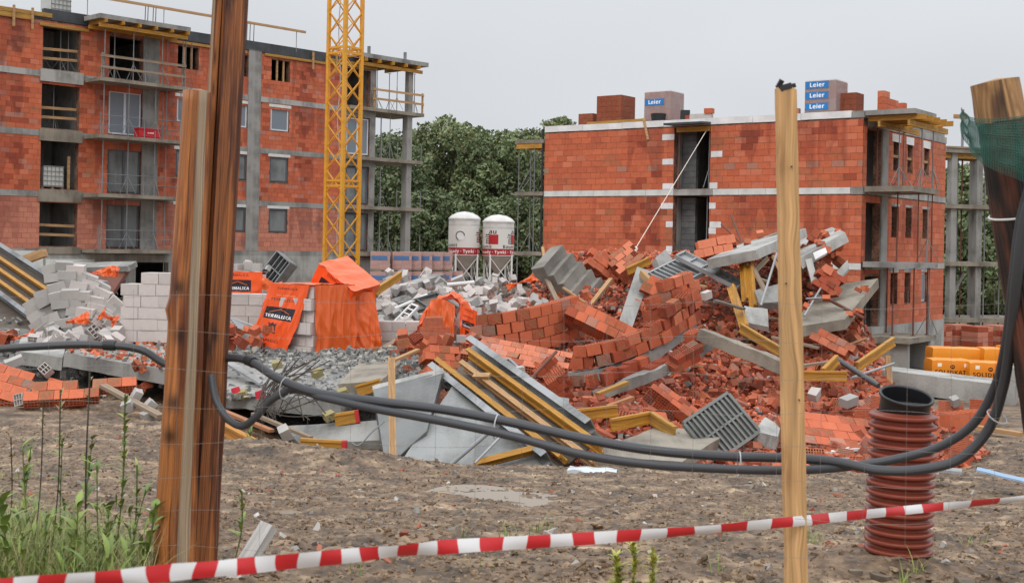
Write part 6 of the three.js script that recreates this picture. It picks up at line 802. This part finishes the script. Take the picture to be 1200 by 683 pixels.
// ---------- fence posts ----------
const logTex = (dark, seedN, sawn = 0, base = [0.56, 0.195, 0.048]) => tex(512, 1, (u, v) => { const w = 0.1 * pf(u, v, 3, 3, 3, seedN), g = pf(u + w, v, 44, 2, 4, seedN + 1), f = pf(u + w, v, 128, 3, 2, seedN + 2), st = sstep(pf(u, v, 6, 3, 5, seedN + 3), 0.44, 0.66), cr = sstep(pf(u + 0.04 * pf(u, v, 2, 4, 3, seedN + 8), v, 26, 1, 2, seedN + 7), 0.76, 0.86); let kn = 0; u = u % 1; for (let k = 0; k < 7; k++) { const du = (u - hashI(k, 1, seedN)) * 5, dv = (v - hashI(k, 2, seedN)) * 16; kn = Math.max(kn, Math.exp(-(du * du + dv * dv) * 6)); } const t = (0.2 + 1.0 * g + 0.5 * (f - 0.5)) * (1 - 0.8 * kn) * (1 - 0.65 * cr); const q = sawn ? sstep(u + 0.03 * (g - 0.5), 0.0, 0.02) * (1 - sstep(u + 0.03 * (g - 0.5), sawn, sawn + 0.012)) : 0; const c = [lerp(base[0], dark[0], st), lerp(base[1], dark[1], st), lerp(base[2], dark[2], st)]; return [lerp(c[0], 0.66, q) * t, lerp(c[1], 0.49, q) * t, lerp(c[2], 0.32, q) * t]; });
const logBump = tex(256, 1, (u, v) => pf(u, v, 44, 3, 3, 91), false);
// a split log: round back and side, flat sawn face; foot and top given
function logPost(label, foot, top, r0, r1, tx, flat, dented) {
  const L = foot.distanceTo(top), nr = 40, na = 26, pos = [], uv = [], idx = [], s = rnd() * 30;
  for (let j = 0; j <= nr; j++) for (let i = 0; i <= na; i++) { const v = j / nr, a = i / na * 2 * PI; let r = lerp(r0, r1, v) * (1 + 0.06 * noise(Math.cos(a) * 1.4 + s, v * 5, Math.sin(a) * 1.4) + 0.03 * noise(Math.cos(a) * 5, v * 16 + s, Math.sin(a) * 5)); for (const [kv, ka] of dented ?? []) r *= 1 + 0.22 * Math.exp(-(((v - kv) / 0.018) ** 2 + ((a - ka) / 0.35) ** 2)); let x = Math.cos(a) * r, z = Math.sin(a) * r; if (flat) { const q = x * flat[0] + z * flat[1], lim = lerp(r0, r1, v) * flat[2]; if (q > lim) { x -= (q - lim) * flat[0]; z -= (q - lim) * flat[1]; } } pos.push(x, v * L, z); uv.push(i / na, v * L * 0.6); if (i && j) { const k = j * (na + 1) + i; idx.push(k - na - 2, k - 1, k - na - 1, k - na - 1, k - 1, k); } }
  const side = idx.length; const c = pos.length / 3; pos.push(0.01, L + 0.012, 0); uv.push(0.5, 0.5); for (let i = 0; i < na; i++) idx.push(nr * (na + 1) + i, c, nr * (na + 1) + i + 1);
  const g = new THREE.BufferGeometry(); g.setAttribute('position', new THREE.Float32BufferAttribute(pos, 3)); g.setAttribute('uv', new THREE.Float32BufferAttribute(uv, 2)); g.setIndex(idx); g.computeVertexNormals(); g.addGroup(0, side, 0); g.addGroup(side, idx.length - side, 1);
  const o = thing('fence_post', label, 'post', foot); part(o, 'log', g, [mat(1, 1, 1, { map: tx, bumpMap: logBump, bumpScale: 0.014, roughness: 0.5 }), mat(0.5, 0.32, 0.17, { map: T.wood, roughness: 0.8 })]); o.quaternion.setFromUnitVectors(V(0, 1, 0), top.clone().sub(foot).normalize()); o.userData.len = undefined; return o;
}
const grd = (p) => V(p.x, groundH(p.x, -p.z) - 0.06, p.z);
{
  const t1 = logTex([0.26, 0.07, 0.02], 101, 0.13), t2 = logTex([0.15, 0.045, 0.018], 131, 0, [0.46, 0.155, 0.042]), t3 = logTex([0.018, 0.01, 0.008], 151, 0, [0.16, 0.045, 0.022]), t4 = logTex([0.16, 0.075, 0.035], 171, 0, [0.5, 0.27, 0.11]);
  const f1 = at(204, 676, 5.85), p1 = logPost('short split log fence post with a pale sawn face and knots', f1, at(232, 107, 5.85), 0.105, 0.07, t1, [0.88, 0.47, 0.42], [[0.55, 2.6], [0.33, 1.6], [0.08, 2.2]]);
  const L1 = f1.distanceTo(at(232, 107, 5.85)); const fc = part(p1, 'sawn_face', triUV(bx(0.075, L1 - 0.02, 0.012, 0, L1 / 2, 0)), mat(0.46, 0.38, 0.28, { map: T.wood, roughness: 0.8 })); fc.geometry.rotateY(PI / 2 - 0.4); fc.position.set(0.052, 0, 0.03); fc.visible = false; p1.remove(fc);
  const f2 = at(231, 668, 6.05), top2 = at(273, -90, 6.05), L2 = f2.distanceTo(top2), p2 = thing('fence_post', 'tall squared dark timber fence post rising behind the short log', 'post', f2); p2.quaternion.setFromUnitVectors(V(0, 1, 0), top2.clone().sub(f2).normalize());
  const beam = (w, d, x, z, m, turn, y0 = 0, y1 = L2) => { const g = new THREE.BoxGeometry(w, y1 - y0, d, 2, 30, 2), p = g.attributes.position; for (let i = 0; i < p.count; i++) p.setXYZ(i, p.getX(i) * (1 + 0.07 * noise(p.getY(i) * 3, 1 + x * 20)), p.getY(i), p.getZ(i) + 0.006 * noise(p.getY(i) * 4, 7)); g.computeVertexNormals(); g.rotateY(turn).translate(x, (y0 + y1) / 2, z); return g; };
  const uvUp = (g) => { const q = g.attributes.uv, p = g.attributes.position; for (let i = 0; i < q.count; i++) q.setXY(i, q.getX(i) * 0.5, p.getY(i) * 0.6); return g; };
  part(p2, 'timber', uvUp(beam(0.115, 0.11, 0.015, 0, 0, 0.7)), mat(1, 1, 1, { map: t2, bumpMap: logBump, bumpScale: 0.006, roughness: 0.55 }));
  part(p2, 'batten', uvUp(beam(0.04, 0.03, -0.045, 0.055, 0, 0.35, 0.45)), mat(1, 1, 1, { map: t1, bumpMap: logBump, bumpScale: 0.004, roughness: 0.6 }));
  // trunk at the other end, netting and tie
  const top3 = at(1166, 96, 4.6), f3 = at(1262, 640, 4.6), p3 = logPost('thick leaning log post wrapped in green netting and a white tie', f3, top3, 0.12, 0.083, t3, null, [[0.9, 4.7]]); const L3 = f3.distanceTo(top3);
  const cap = part(p3, 'peeled_top', new THREE.CylinderGeometry(0.087, 0.091, 0.15, 24, 6, true).translate(0, L3 - 0.075, 0), mat(1, 1, 1, { map: t4, bumpMap: logBump, bumpScale: 0.006, roughness: 0.7 }));
  { const q = cap.geometry.attributes.uv; for (let i = 0; i < q.count; i++) q.setY(i, q.getY(i) * 0.15); const p = cap.geometry.attributes.position; for (let i = 0; i < p.count; i++) { const k = 1 + 0.05 * noise(p.getX(i) * 22, p.getY(i) * 8, p.getZ(i) * 22); p.setX(i, p.getX(i) * k); p.setZ(i, p.getZ(i) * k); } }
  part(p3, 'cable_tie', new THREE.TorusGeometry(0.101, 0.0045, 6, 32).rotateX(PI / 2 + 0.12).translate(0, L3 - 0.5, 0), MAT.whitePaint);
  // netting: crossed threads in a draped sheet
  const net = thing('green_netting', 'scrap of green plastic netting draped round the leaning log post', 'netting', at(1172, 150, 4.5)), P = (u, v) => { const a = lerp(-2.5, 1.1, u), r = 0.105 + 0.045 * Math.max(0, u - 0.55) + 0.012 * noise(u * 6, v * 4), sag = 0.03 * Math.sin(u * 4); const fl = u < 0.2 ? (0.2 - u) * 0.28 : 0; return V(Math.sin(a) * r - fl * 0.9, 0.08 - v * (0.07 + 0.2 * u) - sag - u * 0.06, Math.cos(a) * r + fl * 0.2); };
  const threads = [], nU = 46, nV = 22; for (let i = 0; i <= nU; i++) { const pts = []; for (let j = 0; j <= 8; j++) pts.push(P(i / nU, j / 8)); threads.push(new THREE.TubeGeometry(new THREE.CatmullRomCurve3(pts), 8, 0.0014, 3)); } for (let j = 0; j <= nV; j++) { const pts = []; for (let i = 0; i <= 24; i++) pts.push(P(i / 24, j / nV)); threads.push(new THREE.TubeGeometry(new THREE.CatmullRomCurve3(pts), 40, 0.0014, 3)); }
  const gm = mat(0.035, 0.13, 0.10, { roughness: 0.6, side: THREE.DoubleSide }); part(net, 'threads', merge(threads), gm);
  const folds = []; { const nu = 30, nv = 8, pp = [], ii = []; for (let j = 0; j <= nv; j++) for (let i = 0; i <= nu; i++) { const p = P(0.2 + i / nu * 0.8, 0.1 + j / nv * 0.8); p.multiplyScalar(0.985); pp.push(p.x, p.y, p.z); if (i && j) { const k = j * (nu + 1) + i; ii.push(k - nu - 2, k - 1, k - nu - 1, k - nu - 1, k - 1, k); } } const g = new THREE.BufferGeometry(); g.setAttribute('position', new THREE.Float32BufferAttribute(pp, 3)); g.setIndex(ii); g.computeVertexNormals(); part(net, 'second_layer', g, mat(0.05, 0.16, 0.125, { transparent: true, opacity: 0.62, side: THREE.DoubleSide })); }
  // sawn stake
  const ft = at(936, 800, 4.8), tp = at(921, 105, 4.8), L = ft.distanceTo(tp), st = thing('fence_stake', 'sawn pale timber stake standing before the rubble with a splintered top', 'stake', ft); st.quaternion.setFromUnitVectors(V(0, 1, 0), tp.clone().sub(ft).normalize());
  const g = new THREE.BoxGeometry(0.083, L, 0.05, 4, 40, 2), p = g.attributes.position; for (let i = 0; i < p.count; i++) { const y = p.getY(i), k = 1 + 0.05 * noise(y * 2.4, 3) - 0.1 * sstep(y, 0, L / 2); p.setX(i, p.getX(i) * k + 0.002 * noise(y * 9, p.getX(i) * 40)); if (y > L / 2 - 0.02) p.setY(i, y + 0.02 * noise(p.getX(i) * 60, p.getZ(i) * 60)); } g.computeVertexNormals(); g.translate(0, L / 2, 0); const q = g.attributes.uv; for (let i = 0; i < q.count; i++) q.setXY(i, g.attributes.position.getY(i), g.attributes.position.getX(i) * 2 + 0.3); part(st, 'timber', g, mat(0.78, 0.46, 0.20, { map: T.wood, bumpMap: T.woodB, bumpScale: 0.004, roughness: 0.75 }));
  part(st, 'insulator', merge([bx(0.045, 0.022, 0.055, -0.004, L + 0.008, 0, 0, 0, 0.25), bx(0.018, 0.035, 0.03, -0.022, L + 0.022, 0, 0.3, 0, -0.5), bx(0.02, 0.016, 0.04, 0.02, L + 0.014, 0, 0.2, 0.4, 0.3)]), MAT.black);
  for (const [x, y] of [[0.01, 0.3], [-0.02, 0.75], [0.02, 1.2]]) part(st, 'nail', new THREE.CylinderGeometry(0.003, 0.003, 0.02, 6).rotateX(PI / 2).translate(x, L - y, 0.028), MAT.rebar);
}
// ---------- wire fence ----------
{
  const o = thing('wire_fence', 'thin rusty wire mesh stretched between the log posts and the stake', 'fence'), wm = mat(0.3, 0.27, 0.24, { metalness: 0.4, roughness: 0.5 });
  const L = (px, py) => at(px, py, px < 240 ? 5.72 : lerp(5.75, 4.72, Math.min(1, (px - 240) / 690)));
  for (let k = 0; k < 9; k++) { const y = 350 + k * 42, pts = []; for (let px = -40; px <= 1240; px += 64) pts.push(L(px, y + (px - 300) * 0.012 + 4 * Math.sin(px * 0.02 + k))); part(o, 'line_wire', new THREE.TubeGeometry(new THREE.CatmullRomCurve3(pts), 60, 0.0007, 4), wm); }
  for (let k = 0; k < 24; k++) { const px = 55 + k * 50.5; part(o, 'stay_wire', new THREE.TubeGeometry(new THREE.CatmullRomCurve3([L(px, 340), L(px + rr(-3, 3), 500), L(px - 4, 640)]), 8, 0.0006, 4), wm); }
}
// ---------- conduits ----------
function conduit(label, pts, r) {
  const o = thing('conduit_hose', label, 'conduit', at(...pts[Math.floor(pts.length / 2)])), c = new THREE.CatmullRomCurve3(pts.map((p) => at(...p).sub(o.position)), false, 'centripetal'), len = c.getLength(), n = Math.round(len / 0.0055), g = new THREE.TubeGeometry(c, n, r, 12), p = g.attributes.position, q = V(), ctr = V();
  for (let i = 0; i <= n; i++) { c.getPointAt(i / n, ctr); const k = i % 2 ? 1 : 0.93; for (let j = 0; j <= 12; j++) { const id = i * 13 + j; q.fromBufferAttribute(p, id).sub(ctr).multiplyScalar(k).add(ctr); p.setXYZ(id, q.x, q.y, q.z); } }
  g.computeVertexNormals(); part(o, 'corrugated_tube', g, mat(0.052, 0.054, 0.06, { roughness: 0.5 }));
  return [o, c];
}
{
  const [a, ca] = conduit('upper black corrugated conduit slung between the fence posts', [[-40, 412, 6.25], [40, 406, 6.25], [110, 404, 6.25], [165, 410, 6.25], [195, 427, 6.25], [225, 428, 6.25], [258, 420, 6.1], [290, 422, 5.9], [325, 443, 5.7], [370, 460, 5.5], [440, 470, 5.3], [520, 480, 5.2], [600, 495, 5.1], [680, 513, 5.05], [760, 527, 5], [840, 534, 5], [930, 537, 5], [980, 541, 5], [1030, 551, 4.95], [1080, 550, 4.9], [1125, 538, 4.85], [1158, 505, 4.8], [1176, 455, 4.72], [1186, 390, 4.6], [1193, 320, 4.5], [1203, 250, 4.45], [1225, 190, 4.4]], 0.0205);
  for (const t of [0.115, 0.27]) { const p = ca.getPointAt(t), d = ca.getTangentAt(t), m = part(a, 'coupling', new THREE.CylinderGeometry(0.026, 0.026, 0.06, 14).rotateZ(-PI / 2), MAT.black); m.position.copy(p); m.quaternion.copy(frameQ(d, V(0, 1, 0))); }
  const [b, cb] = conduit('lower black corrugated conduit looping down beside the log posts', [[247, 440, 5.95], [253, 470, 5.9], [268, 492, 5.85], [284, 499, 5.8], [300, 488, 5.75], [318, 468, 5.72], [342, 457, 5.68], [380, 466, 5.45], [440, 479, 5.28], [520, 494, 5.16], [600, 511, 5.06], [680, 532, 5.0], [760, 544, 4.96], [840, 549, 4.95], [930, 551, 4.95], [1000, 546, 5.02], [1050, 538, 5], [1100, 524, 4.95], [1140, 498, 4.88], [1166, 455, 4.8], [1180, 400, 4.66], [1188, 330, 4.54], [1196, 262, 4.5], [1212, 200, 4.45]], 0.0185);
  for (const t of [0.32, 0.5, 0.66, 0.84]) { const p = ca.getPointAt(t).add(a.position), u = p.clone().add(V(0, -0.03, 0)), m = one('cable_tie', 'pale cable tie holding the two conduits together', 'cable tie', new THREE.TorusGeometry(0.05, 0.003, 5, 24).scale(0.6, 1, 1), mat(0.5, 0.52, 0.53, { roughness: 0.4 }), 'ties round the two conduits'); m.position.copy(u); m.quaternion.copy(frameQ(ca.getTangentAt(t), V(0, 1, 0))); m.rotateY(PI / 2); }
}
// ---------- ribbed pipe ----------
{
  const foot = at(1052.5, 660, 6.7), top = at(1059, 482, 6.7), o = thing('ribbed_pipe', 'terracotta ribbed plastic pipe with black liner standing in the mud', 'pipe', foot), L = foot.distanceTo(top), R = 0.15; o.quaternion.setFromUnitVectors(V(0, 1, 0), top.clone().sub(foot).normalize());
  const pr = [], n = 16, st = L / n; pr.push([R * 0.94, -0.2]); for (let k = 0; k < n; k++) { const y = k * st; for (const [f, x] of [[0, 0], [0.2, 0], [0.26, 0.012], [0.32, 0.026], [0.42, 0.03], [0.62, 0.03], [0.72, 0.026], [0.78, 0.012], [0.84, 0]]) pr.push([R + x, y + f * st]); } pr.push([R, L], [R - 0.012, L], [R - 0.014, L - 0.3]);
  part(o, 'ribbed_wall', triUV(new THREE.LatheGeometry(pr.map(([x, y]) => new THREE.Vector2(x, y)), 56)), mat(0.25, 0.05, 0.026, { roughness: 0.4, map: T.block }));
  const ln = [[R - 0.022, L - 0.45], [R - 0.02, L - 0.02], [R - 0.018, L + 0.1], [R - 0.006, L + 0.112], [R - 0.004, L + 0.125], [R - 0.012, L + 0.13], [R - 0.026, L + 0.12], [R - 0.03, L - 0.45], [0.001, L - 0.46]].map(([x, y]) => new THREE.Vector2(x, y)); const lin = part(o, 'black_liner', new THREE.LatheGeometry(ln, 48).translate(0, -L, 0), mat(0.014, 0.014, 0.016, { roughness: 0.35 })); lin.position.y = L; lin.position.y = L - 0.03; lin.rotation.set(0.27, 0, -0.04);
  part(o, 'inner_ring', new THREE.TorusGeometry(R - 0.05, 0.012, 8, 36).rotateX(PI / 2).translate(0, L + 0.03, 0), MAT.black); part(o, 'inner_bar', rodGeo(V(-R + 0.03, L + 0.04, 0), V(R - 0.03, L + 0.04, 0.03), 0.01), MAT.black);
}
// ---------- barrier tape ----------
{
  const key = [[-70, 693, 2.1, 21], [60, 683, 2.3, 20], [200, 671, 2.55, 19.5], [310, 661, 2.8, 18.5], [420, 650, 3.08, 17], [520, 641, 3.36, 16], [640, 634, 3.72, 14.5], [760, 626, 4.12, 13], [900, 614, 4.6, 11.5], [1000, 604, 5.05, 10.5], [1100, 594, 5.55, 9.5], [1240, 580, 6.25, 8.5]];
  const c = new THREE.CatmullRomCurve3(key.map((k) => at(k[0], k[1], k[2]))), n = 220, pos = [], uv = [], idx = [], len = c.getLength(), wid = curve1(key.map((k, i) => [i / (key.length - 1), k[3] * k[2] / F]));
  for (let i = 0; i <= n; i++) { const t = i / n, p = c.getPoint(t), tw = 0.35 * Math.sin(t * 21) + 0.25 * Math.sin(t * 47 + 1), w = wid(t) * 0.52; for (let j = 0; j <= 4; j++) { const q = j / 4 * 2 - 1; pos.push(p.x + 0.004 * Math.sin(t * 60 + q), p.y + q * w * Math.cos(tw) , p.z + q * w * Math.sin(tw) + 0.006 * (1 - q * q)); uv.push(t * len / 0.23, j / 4); if (i && j) { const k = i * 5 + j; idx.push(k - 6, k - 1, k - 5, k - 5, k - 1, k); } } }
  const g = new THREE.BufferGeometry(); g.setAttribute('position', new THREE.Float32BufferAttribute(pos, 3)); g.setAttribute('uv', new THREE.Float32BufferAttribute(uv, 2)); g.setIndex(idx); g.computeVertexNormals();
  const t = tex(64, 1, (u) => (u < 0.5 ? [0.62, 0.018, 0.022] : [0.78, 0.77, 0.76])); one('barrier_tape', 'red and white striped barrier tape strung across in front of the stake', 'tape', g, mat(1, 1, 1, { map: t, roughness: 0.4, side: THREE.DoubleSide }));
}
// ---------- white plank, weeds ----------
{ const a = at(268, 692, 6.1), b = at(315, 615, 6.25), o = thing('white_plank', 'weathered white board propped in the mud beneath the tape', 'plank'); part(o, 'board', triUV(bx(a.distanceTo(b), 0.085, 0.05)), mat(0.74, 0.72, 0.69, { map: T.wood, bumpMap: T.woodB, bumpScale: 0.006 })); layAlong(o, a, b, V(0.9, 0.4, 0.2)); for (const x of [-0.05, 0.1]) part(o, 'nail', new THREE.CylinderGeometry(0.006, 0.006, 0.03, 6).rotateX(PI / 2).translate(x, 0.01, 0.03), MAT.rebar); }
const bladeM = mat(1, 1, 1, { vertexColors: true, roughness: 0.6, side: THREE.DoubleSide });
function blades(list) { // list of {p, h, w, lean, a, c, broad}
  const pos = [], col = [], idx = [];
  for (const b of list) { const n = b.broad ? 5 : 4, k0 = pos.length / 3, dir = V(Math.cos(b.a), 0, Math.sin(b.a)), sd = V(-dir.z, 0, dir.x); for (let i = 0; i <= n; i++) { const t = i / n, w = b.w * (b.broad ? Math.sin(PI * Math.min(1, 0.08 + t * 0.92)) : 1 - t * 0.95), c = b.p.clone().addScaledVector(dir, b.lean * t * t * b.h).add(V(0, b.h * (t - 0.3 * b.lean * t * t), 0)); for (const s of [-1, 1]) { pos.push(c.x + sd.x * s * w, c.y + (b.broad ? 0.25 * w * (s > 0 ? 1 : 0.4) : 0), c.z + sd.z * s * w); col.push(...b.c); } if (i) { const k = k0 + i * 2; idx.push(k - 2, k - 1, k, k - 1, k + 1, k); } } }
  const g = new THREE.BufferGeometry(); g.setAttribute('position', new THREE.Float32BufferAttribute(pos, 3)); g.setAttribute('color', new THREE.Float32BufferAttribute(col, 3)); g.setIndex(idx); g.computeVertexNormals(); return g;
}
const greens = [[0.18, 0.25, 0.055], [0.23, 0.31, 0.07], [0.30, 0.36, 0.085], [0.14, 0.2, 0.055], [0.30, 0.27, 0.11], [0.34, 0.27, 0.14]];
{
  const l = []; for (let i = 0; i < 3400; i++) { const d = rr(5.1, 6.9), px = rr(-60, 185) * (rnd() < 0.75 ? 1 : 0.8), x = (px - 600) / F * d; if (px > 120 && rnd() < 0.35) continue; const k = pickOf(greens), tall = (px < 60 ? 1.15 : px > 110 ? 0.95 : 1) * (d < 5.8 ? 1.0 : 0.7); l.push({ p: V(x, groundH(x, d) - 0.02, -d), h: rr(0.15, 0.5) * tall, w: rr(0.0018, 0.0045), lean: rr(0.1, 0.9), a: rr(0, 6.3), c: k }); }
  for (let i = 0; i < 260; i++) { const d = rr(5.1, 6.5), px = rr(-50, 180), x = (px - 600) / F * d; l.push({ p: V(x, groundH(x, d) + rr(0.02, 0.3), -d), h: rr(0.05, 0.13), w: rr(0.005, 0.013), lean: rr(0.4, 1.2), a: rr(0, 6.3), c: pickOf(greens.slice(0, 4)), broad: true }); }
  tag(part(scene, 'grass', blades(l), bladeM), 'rank green grass and weeds at the foot of the log posts', 'grass', null, 'stuff');
  const s = []; for (const [px, py, k, w] of [[615, 632, 26, 24], [645, 622, 14, 14], [960, 636, 26, 12], [890, 604, 10, 14], [600, 645, 8, 20], [1076, 672, 22, 16], [860, 672, 10, 20], [30, 560, 40, 60], [1150, 640, 9, 20], [430, 675, 6, 12], [548, 630, 10, 8], [560, 668, 8, 30]]) for (let i = 0; i < k; i++) { const qx = px + rr(-w, w), v = (py - CY) - (qx - CX) * ROLL; let d = 8; for (let it = 0; it < 12; it++) d = (EYE - groundH((qx - 600) / F * d, d)) / v * F; const x = (qx - 600) / F * d; s.push({ p: V(x, groundH(x, d) - 0.01, -d), h: rr(0.05, 0.17), w: rr(0.002, 0.005), lean: rr(0.1, 0.9), a: rr(0, 6.3), c: pickOf(greens.slice(0, 3)) }); }
  tag(part(scene, 'grass_001', blades(s), bladeM), 'thin tufts of young grass sprouting from the mud', 'grass', null, 'stuff');
}
function weed(label, foot, top, n, o = {}) { // a stalk with small leaves
  const { stem = mat(0.05, 0.035, 0.025), leaf = greens, size = 0.05, from = 0.2, bend = 0.02, thick = 0.004 } = o, t = thing('weed_stalk', label, 'weed', foot), m = foot.clone().lerp(top, 0.5).add(V(bend, 0, 0)), c = new THREE.CatmullRomCurve3([V(), m.sub(foot), top.clone().sub(foot)]); part(t, 'stem', new THREE.TubeGeometry(c, 20, thick, 6), stem);
  const l = []; for (let i = 0; i < n; i++) { const q = rr(from, 1); l.push({ p: c.getPoint(q), h: size * rr(0.6, 1.5), w: size * rr(0.12, 0.25), lean: rr(0.5, 1.4), a: rr(0, 6.3), c: pickOf(leaf), broad: true }); } if (n) part(t, 'leaves', blades(l), bladeM); return t;
}
const F0 = (px, d) => { const x = (px - 600) / F * d; return V(x, groundH(x, d) - 0.03, -d); };
weed('bare dark dead stalk with side twigs standing in the weeds', F0(108, 5.9), at(105, 436, 5.9), 10, { from: 0.1, leaf: [greens[4], greens[0]], size: 0.035, bend: -0.012 }); weed('thin dark stalk with dry flower head standing in the weeds', F0(62, 5.9), at(70, 462, 5.9), 14, { from: 0.72, leaf: [greens[4], greens[5]], size: 0.04, thick: 0.003 }); weed('slim brown stalk leaning by the grass edge', F0(40, 6), at(50, 470, 6), 8, { from: 0.75, leaf: [greens[5], greens[4]], size: 0.035, thick: 0.003 });
weed('leafy light green stalk growing beside the short log post', F0(138, 6.1), at(146, 462, 6.1), 46, { stem: mat(0.1, 0.13, 0.05), leaf: [greens[1], greens[2], [0.2, 0.26, 0.07]], size: 0.055, from: 0.15 }); weed('green sapling with pointed leaves touching the short log post', F0(160, 5.8), at(182, 590, 5.7), 16, { stem: mat(0.1, 0.13, 0.05), leaf: greens.slice(0, 3), size: 0.09, from: 0.25 }); weed('small green shoot growing by the white board', F0(281, 6.6), at(283, 578, 6.6), 12, { stem: mat(0.1, 0.13, 0.05), leaf: greens.slice(1, 3), size: 0.06, from: 0.2 });
weed('bushy light green herb among the weeds by the short log', F0(155, 6.3), at(160, 545, 6.3), 22, { stem: mat(0.1, 0.13, 0.05), leaf: greens.slice(0, 3), size: 0.05 }); weed('small dock plant with a rust coloured tip in the weeds', F0(12, 6.4), at(12, 512, 6.4), 14, { leaf: [[0.25, 0.09, 0.03], greens[4]], size: 0.03, from: 0.5, thick: 0.003 });
for (let k = 0; k < 14; k++) { const px = -10 + k * 13 + rr(-9, 9), d = rr(5.2, 6.4); weed('leafy green weed standing in the rank grass by the log posts', F0(px, d), F0(px + rr(-22, 22), d).add(V(rr(-0.06, 0.06), rr(0.25, 0.7), 0)), Math.round(rr(14, 34)), { stem: mat(0.1, 0.13, 0.05), leaf: greens.slice(0, 4), size: rr(0.05, 0.085), from: 0.1, bend: rr(-0.04, 0.04), thick: 0.0028 }).userData.group = 'leafy weeds in the rank grass'; }
for (const [px, tp, k] of [[728, 655, 0], [742, 640, 1], [760, 650, 2], [712, 668, 3]]) weed(['low yellow green feathery weed sprouting before the tape', 'tall yellow green feathery weed sprouting before the tape', 'leaning yellow green weed sprouting before the tape', 'tiny yellow green weed sprouting before the tape'][k], F0(px, 5.6), at(px + (k - 1) * 6, tp, 5.6), 100, { stem: mat(0.25, 0.26, 0.06), leaf: [[0.5, 0.46, 0.07], [0.42, 0.42, 0.08], [0.3, 0.34, 0.08]], size: 0.04, from: 0.12, thick: 0.002 });
weed('green weed growing on the spoil by the hollow', at(290, 604 - 84, 18).setY(groundH(at(290, 520, 18).x, 18) - 0.02), at(292, 512, 18).setY(groundH(at(290, 520, 18).x, 18) + 0.3), 14, { stem: mat(0.1, 0.13, 0.05), leaf: greens.slice(0, 3), size: 0.1 });
for (const [px, py, s, k] of [[1040, 676, 0.05, 0], [1140, 676, 0.05, 1], [1010, 668, 0.035, 2]]) { const v = (py - CY) - (px - CX) * ROLL, d = 1.66 / v * F, m = one('stone', ['grey brown stone beside the foot of the ribbed pipe', 'flat pale stone lying on the mud before the netted post', 'small stone half sunk in the earth round the pipe'][k], 'stone', shard(s * 2, s, s * 1.6, 16), mat(0.2, 0.16, 0.125, { map: T.grit })); m.position.set((px - 600) / F * d, groundH((px - 600) / F * d, d) + s * 0.25, -d); }

scene.traverse((o) => { if (o.isMesh) { o.castShadow = true; o.receiveShadow = true; } });
renderer.render(scene, camera);
